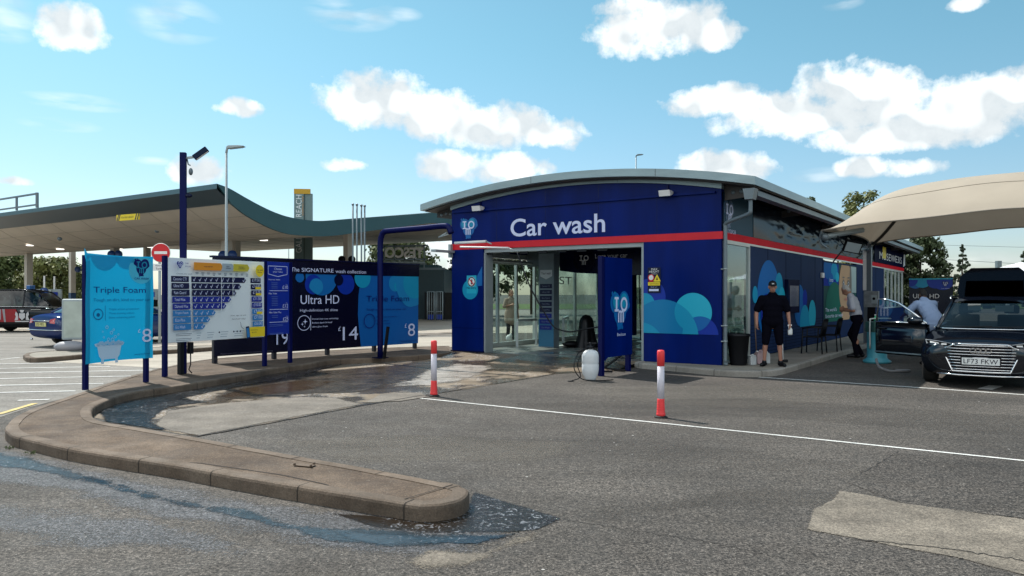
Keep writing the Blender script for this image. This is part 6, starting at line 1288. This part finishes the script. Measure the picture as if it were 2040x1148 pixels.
# --- black taxi with flag artwork
tx0 = ws(112, 640, 33.5); tx = thing('black_taxi', 'black cab with red and white flag artwork and a white crest on its side', 'taxi', (tx0[0]+1.3, tx0[1]+.2, 0), math.radians(90+6))
st = [(.0,.28,.78,.88,.50,.60,.55),(.1,.22,.82,.95,.68,.78,.70),(.4,.20,.90,1.02,.80,.86,.72),(1.0,.18,1.0,1.10,.84,.88,.76),(1.3,.18,1.05,1.12,.86,.89,.80),(2.5,.18,1.10,1.12,.87,.89,.82),(3.8,.18,1.10,1.12,.87,.89,.82),(4.4,.20,1.08,1.12,.84,.87,.78),(4.6,.30,.95,1.05,.70,.78,.70)]
PT = mat('black cab paint', (.003,.003,.004), .12, fg=.035)
simple_car(tx, 4.6, PT, .34, st, dict(A0=(.74,1.15,1.08), A1=(.62,1.75,1.68), R1=(.64,2.3,1.80), R2=(.64,3.5,1.80), D1=(.60,4.25,1.68), D0=(.72,4.5,1.10), B=[(.80,1.3,1.08),(.83,2.3,1.10),(.83,3.4,1.10),(.76,4.35,1.10)]), [(-.80,.85),(.80,.85),(-.80,3.65),(.80,3.65)], 0, None)
# the side facing us is local -x
sx_ = -.905; tw_ = MB()
def side_poly(P, m, k, par=tx, nm='artwork'): return MB().add([(sx_-.004*k, y, z) for y, z in P], [tuple(range(len(P)))]).build(nm, m, par)
WR = mat('flag red', (.26,.010,.016), .25); fw = mat('flag white', (.28,.28,.30), .25)
def side_x(z): return sx_
side_poly([(2.35,.45),(3.15,.45),(3.15,1.0),(2.55,1.0)], WR, 1); side_poly([(3.15,.45),(4.1,.45),(4.1,1.0),(3.15,1.0)], fw, 1); side_poly([(3.0,.45),(3.25,.45),(4.1,.9),(4.1,1.0),(3.9,1.0)], WR, 2); side_poly([(3.35,.66),(4.1,.66),(4.1,.80),(3.35,.80)], WR, 2.5); side_poly([(2.95,.45),(3.02,.45),(3.1,1.0),(3.0,1.0)], fw, 2)
cr = MB(); CRW = mat('crest white', (.5,.5,.52), .4); cr.mat(CRW)
def cpoly(P): cr.add([(sx_-.013, 2.30-y, .70+z) for y, z in P], [tuple(range(len(P)))])
cpoly([(-.12,.12),(.12,.12),(.12,-.06),(0,-.17),(-.12,-.06)]); cpoly([(-.05,.15),(.05,.15),(.09,.26),(-.09,.26)]); cpoly([(-.30,-.20),(.30,-.20),(.26,-.25),(-.26,-.25)])
for s in (-1, 1): cpoly([(s*.15,-.15),(s*.17,.10),(s*.25,.20),(s*.28,.06),(s*.24,-.02),(s*.30,-.17),(s*.22,-.17)])
cr.build('crest', None, tx); MB().bar((sx_+.0,2.0,1.13),(sx_,.6,1.06),.012,.012).bar((sx_-.008,1.55,.98),(sx_-.008,1.95,.98),.02,.03).build('door_handle', CHR, tx)
ht_ = MB().box(-.22,.22,-.08,.08,0,.18).build('roof_topper', mat('topper blue', (.02,.12,.35), .4), tx, bevel=.02, loc=(0,2.4,1.84))
# ================================================================ PEOPLE
SKIN = mat('skin', (.42,.22,.15), .55); 
def remesh(mb, name, m, parent, vox=.011, smooth=6, mats=None):
    o = mb.build(name, m, parent); r = o.modifiers.new('r', 'REMESH'); r.mode = 'VOXEL'; r.voxel_size = vox; q = o.modifiers.new('s', 'SMOOTH'); q.iterations = smooth; q.factor = .5; bake(o)
    o.data.polygons.foreach_set('use_smooth', [True]*len(o.data.polygons)); o.data.materials.clear(); o.data.materials.append(m); return o
BASE = dict(head=(0,-.02,1.66), neck=(0,0,1.49), chest=(0,.01,1.30), waist=(0,0,1.08), hip=(0,.01,.95), sL=(-.185,.01,1.42), sR=(.185,.01,1.42), eL=(-.26,.03,1.14), eR=(.26,.03,1.14), wL=(-.28,-.03,.90), wR=(.28,-.03,.90), hL=(-.095,.01,.92), hR=(.095,.01,.92), kL=(-.11,-.01,.50), kR=(.11,-.01,.50), aL=(-.12,.02,.09), aR=(.12,.02,.09), face=(0,-1,0), footL=(-.03,-1,0), footR=(.03,-1,0))
def person(lab, loc, rz, J, cloth, bulk=1.0, hair='short', haircol=(.03,.02,.015), skin=SKIN, scale=1.0, fist=()):
    j = dict(BASE); j.update(J); j = {k: Vector(v) for k, v in j.items()}
    r = thing('person', lab, 'person', loc, rz); r.scale = (scale,)*3; bk = bulk
    f = j['face'].normalized(); up = (j['head']-j['neck']).normalized(); rt2 = f.cross(up).normalized(); f = up.cross(rt2).normalized()
    M3 = Matrix((rt2, -f, up)).transposed()          # local x = right, -y = face, z = up
    def H(x, y, z): return j['head']+M3@Vector((x, y, z))
    b = MB(); b.smooth = True
    b.ell(j['head']+up*.02, (.078,.096,.115), M3); b.ell(H(0,-.035,-.045), (.056,.062,.065), M3); b.cap(H(0,.02,-.08), j['neck']+Vector((0,0,-.03)), .055, .062)
    b.cap(H(0,-.092,.012), H(0,-.108,-.022), .010, .016, 8); b.ell(H(0,-.088,-.052), (.024,.012,.009), M3)
    for s in (-1, 1): b.ell(H(s*.080,.008,-.0), (.012,.022,.032), M3); b.ell(H(s*.032,-.083,.030), (.020,.012,.007), M3)
    tor = [(j['neck']+(j['chest']-j['neck'])*.35, .10, .075), (j['chest'], .165*bk, .115*bk), ((j['chest']+j['waist'])/2, .155*bk, .115*bk), (j['waist'], .150*bk, .118*bk), (j['hip'], .165*bk, .12*bk)]
    tv = (j['neck']-j['hip']).normalized(); sh = (j['sR']-j['sL']).normalized(); fw_ = tv.cross(sh).normalized(); MT = Matrix((sh, fw_, tv)).transposed()
    for (c, a, d) in tor: b.ell(c, (a, d, .17), MT)
    b.cap(j['sL'], j['sR'], .062, .062)
    ar_ = .047*(.6+.4*bk)
    for s in 'LR':
        b.cap(j['s'+s], j['e'+s], ar_*1.1, ar_*.85); b.cap(j['e'+s], j['w'+s], ar_*.86, .028)
        b.cap(j['h'+s], j['k'+s], .082*bk, .056); b.cap(j['k'+s]-Vector((0,-.012,.03)), j['k'+s]*.45+j['a'+s]*.55+Vector((0,.02,.08)), .052, .054); b.cap(j['k'+s], j['a'+s], .050, .036)
        fd = j['foot'+s].normalized(); b.cap(j['a'+s]-Vector((0,0,.045)), j['a'+s]+fd*.17-Vector((0,0,.055)), .035, .03)
        # hand: palm, four fingers of different length, thumb from the palm's side
        d = (j['w'+s]-j['e'+s]).normalized(); sd = Vector((1,0,0)) if abs(d.x) < .8 else Vector((0,1,0)); pn = d.cross(sd).normalized(); kn = pn.cross(d).normalized()
        if s == 'L': pn = -pn
        # kn: across the knuckles; make it run front to back
        kn, pn = pn, kn
        w = j['w'+s]; b.cap(w+d*.02, w+d*.07, .026, .028)
        for q, (o_, ln) in enumerate(((-.030,.062),(-.010,.072),(.010,.068),(.029,.054))):
            base = w+d*.085+kn*o_; cl = pn*(.6 if s in fist else .22)*(1 if s == 'L' else -1); m1 = base+(d+cl*.5).normalized()*ln*.5; t1 = m1+(d*(.15 if s in fist else 1)+cl*1.6).normalized()*ln*.5
            b.cap(base-d*.02, m1, .0105, .0095, 8); b.cap(m1, t1, .0095, .008, 8)
        tb_ = w+d*.03-kn*.028; b.cap(tb_, tb_+(d*.6-kn*.7).normalized()*.035, .012, .011, 8); b.cap(tb_+(d*.6-kn*.7).normalized()*.035, tb_+(d*.6-kn*.7).normalized()*.035+d*.03, .011, .009, 8)
    remesh(b, 'body', skin, r, .0085, 4)
    for s in (-1, 1): MB().ell(H(s*.032,-.084,.018), (.012,.008,.007), M3).build('eye', mat('eye', (.05,.04,.04), .3), r)
    MB().ell(H(0,-.093,-.050), (.024,.008,.006), M3).build('mouth', mat('lips', (.28,.09,.08), .5), r)
    # clothing
    if 'top' in cloth:
        t = MB(); g = .016
        for (c, a, d_) in tor[:-1]+([tor[-1]] if cloth.get('long_top', True) else []): t.ell(c, (a+g*1.3, d_+g*1.3, .165), MT)
        t.cap(j['sL'], j['sR'], .078, .078)
        for s in 'LR': e_ = j['s'+s]+(j['e'+s]-j['s'+s])*cloth.get('sleeve', .62); t.cap(j['s'+s], e_, ar_*1.1+.022, ar_+.030)
        if cloth.get('hem'): t.cap(j['hip'], j['hip']-Vector((0,0,cloth['hem'])), .19*bk, .2*bk, 16)
        o = remesh(t, 'top', cloth['top'], r, .012, 5)
    if 'legs' in cloth:
        t = MB(); k_ = cloth.get('leg_len', 1.0); t.ell(j['hip'], (.180*bk,.135*bk,.12), MT); t.ell((j['hip']+j['waist'])/2, (.172*bk,.132*bk,.10), MT)
        for s in 'LR':
            t.cap(j['h'+s], j['k'+s], .098*bk, .076)
            if k_ > .5: t.cap(j['k'+s], j['a'+s]+(j['k'+s]-j['a'+s])*(1-min(1, (k_-.5)*2))+Vector((0,0,-.01)), .074, .066)
        remesh(t, 'trousers' if k_ > .8 else 'shorts', cloth['legs'], r, .013, 5)
    sh_ = MB()
    for s in 'LR': fd = j['foot'+s].normalized(); a0 = j['a'+s]; sh_.cap(a0-Vector((0,0,.045))-fd*.045, a0+fd*.19-Vector((0,0,.052)), .046, .040); sh_.cap(a0, a0-Vector((0,0,.04)), .048, .046)
    remesh(sh_, 'shoes', cloth.get('shoes', BLACK), r, .012, 3)
    hm_ = mat('hair '+str(haircol), haircol, .8, bump=.4, bscale=160)
    if hair != 'cap':
        h = MB(); h.ell(H(0,.022,.045), (.086,.090,.098), M3)
        if hair == 'long': h.ell(H(0,.05,-.06), (.085,.06,.15), M3)
        else: h.ell(H(0,.045,.0), (.080,.062,.075), M3)
        remesh(h, 'hair', hm_, r, .011, 3)
    else:
        h = MB(); h.ell(H(0,.012,.060), (.088,.105,.082), M3); h.ell(H(0,-.10,.045), (.068,.055,.012), M3); h.cap(H(0,.0,.14), H(0,.0,.145), .010, .008, 8)
        co_ = remesh(h, 'cap', BLACK, r, .009, 3); MB().box(-.02,-.005,-.001,0,0,.02).box(.005,.02,-.001,0,0,.02).build('cap_badge', WHITE, co_, loc=tuple(H(0,-.095,.075)))
        g2_ = MB(); g2_.ell(H(0,.05,-.01), (.078,.052,.06), M3); remesh(g2_, 'hair', hm_, r, .011, 2)
    return r
SK2 = mat('skin ruddy', (.34,.17,.12), .6)
p1 = gp(1539, 729.5, .12); yaw = -math.atan2(p1[0], p1[1])
person('man in black cap, T-shirt and shorts standing by the side wall holding a bottle', (*p1, .12), yaw*.75, dict(sL=(-.215,.01,1.42), sR=(.215,.01,1.42), eL=(-.32,.02,1.14), eR=(.31,.02,1.14), wL=(-.32,-.06,.89), wR=(.335,-.04,.90), kL=(-.14,-.01,.50), kR=(.14,-.01,.50), aL=(-.165,.02,.09), aR=(.165,.02,.09), hL=(-.10,.01,.92), hR=(.10,.01,.92), footL=(-.4,-1,0), footR=(.35,-1,0)),
       dict(top=mat('black cotton', (.005,.005,.009), .9, fg=0.0), legs=mat('black cotton', (.005,.005,.009), .9, fg=0.0), leg_len=.5, sleeve=.78, shoes=BLACK), bulk=1.24, hair='cap', skin=SK2, scale=.995, fist=('L','R'))
fo1 = Fr(p1, yaw*.75); q = fo1.world(.345, -.05, .12+.68)
sb2 = MB().lathe([(.01,-.0),(.045,.0),(.048,.03),(.046,.11),(.02,.16),(.014,.19)], n=16, sy=.6).build('spray_bottle', mat('bottle white plastic', (.6,.63,.64), .4), None, loc=(q[0],q[1],q[2]-.02)); tag(sb2, 'white spray bottle hanging from the hand of the man in the black cap', 'bottle'); MB().box(-.05,.03,-.012,.012,.19,.215).bar((-.04,0,.2),(-.03,0,.15),.01,.012).build('trigger', WHITE, sb2)
SK3 = mat('skin tanned', (.38,.19,.12), .6); p2 = gp(1703, 712)
wsh = mat('white shirt', (.42,.44,.50), .8, bump=.2, bscale=9)
person('grey-haired man in white shirt and black trousers leaning forward beside the vacuum unit', (*p2, 0), math.radians(-125), dict(head=(0,-.20,1.64), neck=(0,-.10,1.50), chest=(0,-.04,1.31), waist=(0,.02,1.08), hip=(0,.04,.96), sL=(-.18,-.04,1.42), sR=(.18,-.04,1.42), eL=(-.27,-.02,1.15), eR=(.27,.02,1.15), wL=(-.05,-.24,1.19), wR=(.06,-.25,1.15), hL=(-.09,.08,.92), hR=(.09,.08,.92), kL=(-.10,-.12,.56), kR=(.10,.0,.50), aL=(-.10,.12,.10), aR=(.11,.06,.09), face=(0,-.9,-.45)),
       dict(top=wsh, legs=mat('black trousers', (.006,.006,.011), .85, fg=0.0), leg_len=1.0, sleeve=.75, long_top=False), bulk=1.08, haircol=(.45,.44,.42), skin=SK3, scale=1.05)
x3, y3, _ = ws(1856, 640, 17.5)
person('person in a pale blue shirt bending behind the open car door', (x3, y3, 0), math.radians(180+10), dict(head=(-.06,-.36,1.57), neck=(-.03,-.27,1.45), chest=(0,-.18,1.32), waist=(0,.0,1.12), hip=(0,.10,.96), sL=(-.22,-.20,1.38), sR=(.22,-.20,1.38), eL=(-.36,-.38,1.16), eR=(.36,-.36,1.16), wL=(-.28,-.60,1.08), wR=(.30,-.58,1.08), hL=(-.10,.1,.92), hR=(.10,.1,.92), face=(0,-.7,-.7)),
       dict(top=mat('pale blue shirt', (.26,.36,.56), .8, bump=.2, bscale=9), legs=mat('black trousers', (.006,.006,.011), .85, fg=0.0), sleeve=.8, hem=.02), bulk=1.25, skin=mat('skin deep', (.07,.035,.022), .6), haircol=(.01,.01,.01), scale=1.02)
x4, y4, _ = ws(1018, 640, 27.5)
person('person in a loose beige jacket seen through the left glazing of the hall', (x4, y4, 0), math.radians(30), dict(eL=(-.27,.0,1.20), wL=(-.12,-.22,1.25), eR=(.26,.0,1.16)), dict(top=mat('beige jacket', (.32,.25,.20), .9), legs=mat('dark trousers', (.03,.03,.035), .9), hem=.22, sleeve=1.0), bulk=1.2, hair='long', haircol=(.12,.05,.03), scale=1.0)
# ================================================================ THINGS BY THE SIDE WALL
p = gp(1471, 727, .12); bn = thing('waste_bin', 'black plastic waste bin at the right corner of the car wash', 'bin', (*p, .12), 0)
MB().lathe([(.17,0),(.175,.02),(.225,.60),(.24,.61),(.245,.66),(.225,.665),(.21,.62),(.16,.05)], n=28).build('bin_body', BLACK, bn)
def can(px, py, h, w, lab, tint):
    p = gp(px, py, .12); r = thing('jerry_can', lab, 'canister', (*p, .12), .3, 'plastic canisters on the pavement')
    MB().box(-w/2,w/2,-.07,.07,0,h*.8).prism([(-w/2,h*.8),(w/2,h*.8),(w*.35,h*.93),(-w*.1,h*.93)], -.07, .07).build('body', tint, r, bevel=.02); MB().tube([(-w*.05,0,h*.9),(.0,0,h),(w*.3,0,h),(w*.38,0,h*.85)], .013, 6).build('handle', tint, r); MB().lathe([(.025,h*.9),(.025,h*.97)], (-w*.3,0,0), 12).build('cap', WHITE, r)
cw = mat('cloudy canister', (.50,.54,.56), .45, var=.1, vscale=8)
can(1498, 727, .22, .14, 'small cloudy white canister next to the black bin', cw); can(1513, 725, .29, .20, 'larger canister with pink liquid between two white ones', mat('pinkish canister', (.50,.36,.38), .45, var=.2, vscale=5)); can(1525, 724, .25, .15, 'white canister beside the feet of the man in the cap', cw)
def broom(px, py0, py1, lab, lean, m):
    p = gp(px, py1, .12); d = p[1]; h = (py1-py0)*d/F; r = thing('mop', lab, 'mop', (*p, .12), 0); MB().tube([(0,0,.03),(lean,.12,h)], .012, 8).build('handle', m, r); MB().box(-.10,.10,-.03,.03,0,.06).build('head', BLACK, r)
broom(1508, 625, 722, 'mop with a dark handle leaning on the wall behind the canisters', -.02, mat('wood handle', (.14,.09,.06), .6)); broom(1560, 655, 722, 'white-handled brush behind the legs of the man in the cap', .02, WHITE)
def chair(px, py, rz, lab):
    p = gp(px, py, .12); r = thing('armchair', lab, 'chair', (*p, .12), rz, 'black plastic chairs against the side wall'); 
    for (x, y) in ((-.24,-.24),(.24,-.24),(-.24,.24),(.24,.24)): MB().tube([(x*1.05,y*1.05,0),(x*.92,y*.92,.66 if y < 0 else .44)], .016, 8).build('leg', BLACK, r)
    MB().box(-.24,.24,-.23,.22,.41,.44).build('seat', BLACK, r, bevel=.01)
    bk = MB(); bk.tube(curvepts([(-.24,.2,.44),(-.24,.27,.80),(-.18,.29,.86),(.18,.29,.86),(.24,.27,.80),(.24,.2,.44)],4), .018, 8)
    for k in range(5): bk.tube([(-.16+.08*k,.22,.45),(-.16+.08*k,.29,.85)], .012, 6)
    bk.build('backrest', BLACK, r); 
    for s in (-1, 1): MB().tube(curvepts([(s*.24,-.22,.64),(s*.27,0,.67),(s*.24,.26,.66)],4), .018, 8).build('armrest', BLACK, r)
chair(1622, 704, math.radians(-125), 'black plastic armchair nearer the picture panel corner, left one of the pair'); chair(1652, 699, math.radians(-125), 'black plastic armchair, right one of the pair, just left of the leaning man')
# vacuum unit
p = gp(1747, 723); vc = thing('vacuum_unit', 'turquoise cylindrical vacuum unit with a dark top and a metal hoop', 'vacuum', (*p, 0), .2)
MB().lathe([(.30,0),(.31,.05),(.24,.10),(.22,.14),(.22,.72),(.23,.73)], n=28).build('tank', mat('turquoise plastic', (.05,.28,.36), .45), vc); MB().box(-.20,.22,-.17,.17,.73,.98).build('motor_box', mat('dark green top', (.02,.07,.06), .5), vc, bevel=.03); MB().tube(curvepts([(-.26,-.1,.35),(-.26,-.1,.95),(-.20,-.1,1.05),(.3,-.1,1.05)],5), .017, 8).build('hoop', ALU, vc)
gb = MB().lathe([(.0,0),(.05,.0),(.052,.08),(.03,.12),(.015,.14)], n=14).build('cleaner_bottle', mat('green bottle', (.03,.55,.25), .35), None, loc=(p[0]-.04,p[1]-.05,.985)); tag(gb, 'green cleaner bottle standing on the vacuum unit', 'bottle'); MB().box(-.04,.02,-.012,.012,.14,.165).build('trigger', WHITE, gb)
p = ws(1736, 600, 22.4); vm = thing('control_box', 'grey metal control box on a dark post behind the leaning man', 'box', (p[0], p[1], 0), B.a); MB().box(-.18,.20,-.1,.1,1.25,1.72).build('box', mat('zinc box', (.22,.24,.25), .5, var=.25, vscale=8), vm, bevel=.01); MB().box(.02,.16,-.14,-.1,1.36,1.60).build('meter', GREYL, vm); MB().lathe([(.04,-.16),(.04,-.141)], (.09,0,1.5), 14, 'y').build('dial', DARK, vm); MB().box(-.1,.1,-.05,.05,0,1.25).build('post', DARK, vm); MB().box(-.05,.06,-.07,-.051,.25,.5).build('socket', WHITE, vm)
# hose on the ground by the car
p = gp(1795, 742); MBh = MB().tube(curvepts([(-.35,.35,.25),(-.36,.2,.1),(-.25,.0,.03),(-.05,-.05,.03),(.15,.0,.03),(.2,.1,.03),(-.05,.12,.03)],6), .028, 8).build('vacuum_hose', mat('grey hose', (.18,.18,.19), .5), None, loc=(*p, 0)); tag(MBh, 'grey vacuum hose looped on the ground under the open car door', 'hose')
# Ultra HD banner behind the car
q0 = ws(1811, 600, 20.6); q1 = ws(1898, 600, 20.0); f5 = Fr.between(q0, q1); W5 = math.dist(q0[:2], q1[:2]); r5 = thing('ultra_banner', 'dark navy Ultra HD banner with blue bubbles behind the open car door', 'banner', (*q0[:2], 0), f5.a)
MB().box(0,.05,.02,.07,0,2.08).build('post', NAVYP, r5); MB().box(W5-.05,W5,.02,.07,0,2.08).build('post', NAVYP, r5); MB().box(0,W5,0,.012,.35,2.02).build('banner_cloth', INK, r5); MB().box(0,W5,-.01,.03,2.02,2.05).build('top_rail', CYAN2, r5)
ab = MB(-.001); ab.step = .0008; R5 = rect(.005, W5-.005, .36, 2.015)
for (x, z, r_, m) in ((.15,1.98,.20,MIDB),(.32,2.02,.22,CYAN),(.62,1.98,.20,BLUE),(.80,2.02,.28,BLUE),(.05,2.0,.16,BLUE)): ab.flat(circ(x, z, r_), m, R5)
logo(ab, W5-.17, 1.90, .16, a=NV2, b=NV2); ab.text('CAR WASH', W5-.26, W5-.08, 1.77, 1.79, PALE); ab.text('Ultra HD', .10, .72, 1.52, 1.635, WHITE); ab.text('High-definition 4K shine', .10, .70, 1.40, 1.45, PALE); ab.build('artwork', None, r5)
# ================================================================ TREES
LEAF = [mat('leaf '+str(i), c1, .7, col2=c2, vscale=.9, detail=3) for i, (c1, c2) in enumerate((((.030,.050,.012),(.10,.13,.035)), ((.018,.034,.012),(.060,.085,.025)), ((.07,.09,.02),(.18,.19,.05)), ((.022,.040,.022),(.06,.09,.04))))]
BARK = mat('bark', (.07,.055,.04), .9, var=.3, vscale=5)
def tree(px, pytop, d, wpx, lab, kind=0, form='round', base=None, dens=1.0, zb0=.22, grp='trees behind the site'):
    x, y, zt_ = ws(px, pytop, d); rr = wpx/2/F*d; r = thing('tree', lab, 'tree', (x, y, 0), random.uniform(0,6), grp); rnd = random.Random(int(px*7+pytop))
    tk = MB(); tk.tube([(0,0,0),(.05,0,zt_*.3),(0,.1,zt_*.6),(0,0,zt_*.92)], [zt_*.022,zt_*.017,zt_*.011,zt_*.003], 8)
    for k in range(7): a = rnd.uniform(0,6.28); z = zt_*rnd.uniform(.3,.6); L_ = rr*rnd.uniform(.4,.8); tk.tube([(0,0,z),(math.cos(a)*L_*.5,math.sin(a)*L_*.5,z+zt_*.08),(math.cos(a)*L_,math.sin(a)*L_,z+zt_*.18)], [zt_*.009,zt_*.006,zt_*.002], 6)
    tk.build('trunk', BARK, r)
    vs, fs = [], []; z0 = zt_*zb0; nc = int(70*dens); ls = max(.10, rr*.055)
    for c in range(nc):
        if form == 'round':
            t = rnd.random()**.8; a = rnd.uniform(0, 6.28); zz = z0+(zt_-z0)*rnd.uniform(.04,.97); h = (zz-z0)/(zt_-z0); w = rr*math.sqrt(max(.02, 1-(2*h-.9)**2/1.25)); rad = w*(.25+.70*t); cr_ = rr*rnd.uniform(.16,.30)
        elif form == 'cone': h = rnd.random()**1.2; zz = z0+(zt_-z0)*h; w = rr*(1-h)**.85+.08*rr; rad = w*rnd.uniform(.2,.95); a = rnd.uniform(0,6.28); cr_ = rr*.16*(1.2-h)
        C = Vector((math.cos(a)*rad, math.sin(a)*rad, zz)); nl = int(95)
        for q in range(nl):
            v = Vector((rnd.gauss(0,1), rnd.gauss(0,1), rnd.gauss(0,.75))); v = v.normalized()*cr_*(.35+.75*rnd.random()); p = C+v
            if p.z > zt_: p.z = zt_-rnd.random()*.1*zt_
            nrm = (v.normalized()+Vector((rnd.gauss(0,.6), rnd.gauss(0,.6), rnd.gauss(.3,.5)))).normalized(); t1 = nrm.orthogonal().normalized(); t2 = nrm.cross(t1); s = ls*rnd.uniform(.6,1.35); b_ = len(vs)
            vs += [p+t1*s, p+t2*s*.6, p-t1*s, p-t2*s*.6]; fs.append((b_, b_+1, b_+2, b_+3))
    MB().add(vs, fs, False).build('crown', LEAF[kind], r); return r
tree(25, 508, 72, 130, 'broad sunlit tree at the left edge under the station canopy', 0); tree(105, 512, 70, 120, 'rounded tree between the two left canopy columns', 2, dens=1.1); tree(150, 530, 78, 90, 'smaller tree just left of the blue banner', 0); tree(-60, 500, 75, 140, 'leftmost tree, cut by the picture edge', 1)
tree(790, 474, 78, 150, 'round tree rising behind the backwards rooftop letters', 0, dens=1.3)
tree(1720, 378, 46, 105, 'tall bright tree top above the left end of the shade canopy', 2, dens=1.3); tree(1608, 392, 58, 60, 'tree top peeping over the right edge of the car wash roof', 0)
tree(1836, 470, 40, 95, 'dense dark tree between the shade canopy and the Ultra HD banner', 1, dens=1.6, zb0=.1)
tree(1885, 522, 75, 50, 'small conifer right of the dense dark tree', 3, 'cone', zb0=.05); tree(1919, 488, 70, 62, 'tallest conifer behind the Ultra HD banner', 3, 'cone', dens=1.3, zb0=.03); tree(1948, 540, 80, 50, 'low rounded tree right of the tallest conifer', 0, zb0=.05); tree(1868, 560, 62, 60, 'pale yellow green shrub-like tree at the foot of the conifers', 2, zb0=.02); tree(2045, 498, 60, 30, 'dark tree at the right edge above the car', 3, zb0=.1)
tree(965, 430, 58, 130, 'tree seen through the left glazing of the hall', 1, dens=1.0, zb0=.14); tree(1060, 440, 62, 110, 'second tree seen through the hall glazing, right of the first', 0, dens=.9, zb0=.32); tree(890, 592, 95, 40, 'small far tree between the fence and the car wash', 0, zb0=.02)
tree(1985, 560, 90, 90, 'distant low tree just left of the raised tailgate', 0, zb0=.02); tree(1790, 500, 55, 70, 'dark tree behind the far end of the car wash', 1, zb0=.1)
for i, (px, py, w) in enumerate(((-250,530,180),(-420,520,170),(250,585,120),(400,588,90),(500,586,110),(620,585,100),(760,580,120),(2150,540,150),(2300,520,200),(1250,575,140))): tree(px, py, 130, w, ('far tree well left of the picture','farthest left tree beyond the picture','low far tree behind the blue banner','low far tree behind the price board','low far tree behind the valet board','low far tree behind the hoarding','low far tree behind the kiosk','far tree right of the car','farthest right tree beyond the picture','low far tree behind the car wash hall')[i], 0, dens=.7, zb0=.02)
# overhead line at the right
ln = MB(); a = Vector(ws(1860, 516, 110)); b = Vector(ws(2200, 530, 110)); ln.tube([a, (a+b)/2-Vector((0,0,.2)), b], .03, 5); a = Vector(ws(1860, 488, 115)); b = Vector(ws(2200, 492, 115)); ln.tube([a, (a+b)/2-Vector((0,0,.2)), b], .025, 5)
tag(ln.build('overhead_wire', GREYP), 'thin overhead wires crossing the sky above the black car', 'wire')
x, y, z = ws(1989, 520, 108); tag(MB().box(-.3,.3,-.3,.3,0,z).build('mast', GREYP, None, loc=(x,y,0)), 'short grey mast carrying the wires right of the conifers', 'mast')
x, y, _ = ws(2040, 560, 30); wv = thing('white_marquee', 'white tent roof peeping above the tailgate at the right edge', 'tent', (x+.9, y, 0), 0); zt5 = HC+(HY-524)/F*30; MB().add([(-1.6,0,zt5-.5),(1.6,0,zt5-.5),(1.6,3,zt5-.5),(-1.6,3,zt5-.5),(0,1.5,zt5+.1)], [(0,1,4),(1,2,4),(2,3,4),(3,0,4)]).build('roof', WHITE, wv); MB().box(-1.5,-1.4,.1,.2,0,zt5-.5).box(1.4,1.5,.1,.2,0,zt5-.5).build('leg', GREYL, wv)
# small weeds at the kerb foot
for i, (px, py) in enumerate(((356,946),(386,955),(20,895),(64,905))):
    p = gp(px, py); m_ = MB(); rnd = random.Random(i)
    for k in range(26): a = rnd.uniform(0,6.28); l = rnd.uniform(.02,.05); q = (p[0]+rnd.gauss(0,.02), p[1]+rnd.gauss(0,.012)); m_.add([(q[0],q[1],.0),(q[0]+math.cos(a)*l*.5-.004,q[1]+math.sin(a)*l*.5,l*.7),(q[0]+math.cos(a)*l,q[1]+math.sin(a)*l,l*.6),(q[0]+math.cos(a)*l*.5+.006,q[1]+math.sin(a)*l*.5,l*.5)], [(0,1,2,3)])
    tag(m_.build('weed', LEAF[2 if i < 2 else 0]), ('small weed tuft at the kerb foot, right one of the close pair' if i == 1 else 'small weed tuft at the kerb foot, left one of the close pair' if i == 0 else 'tiny weed at the left corner kerb' if i == 2 else 'tiny weed beside the second kerb stone from the left corner'), 'weed', 'weeds at the kerb')
# anchor plate on the island
p = gp(607, 928, .12); an = thing('anchor_plate', 'rusty flat anchor plate with three bolt heads on top of the island', 'plate', (*p, .121), -.35); RU = mat('rusty steel', (.12,.085,.06), .85, var=.2); MB().box(-.09,.09,-.035,.035,0,.006).build('plate', RU, an)
for (x, y) in ((-.085,-.03),(.085,-.03),(.06,.05)): MB().lathe([(.012,0),(.012,.018)], (x,y,.004), 6).build('bolt', RU, an)
MB().box(0,0.001,0,0.001,0,0.001)
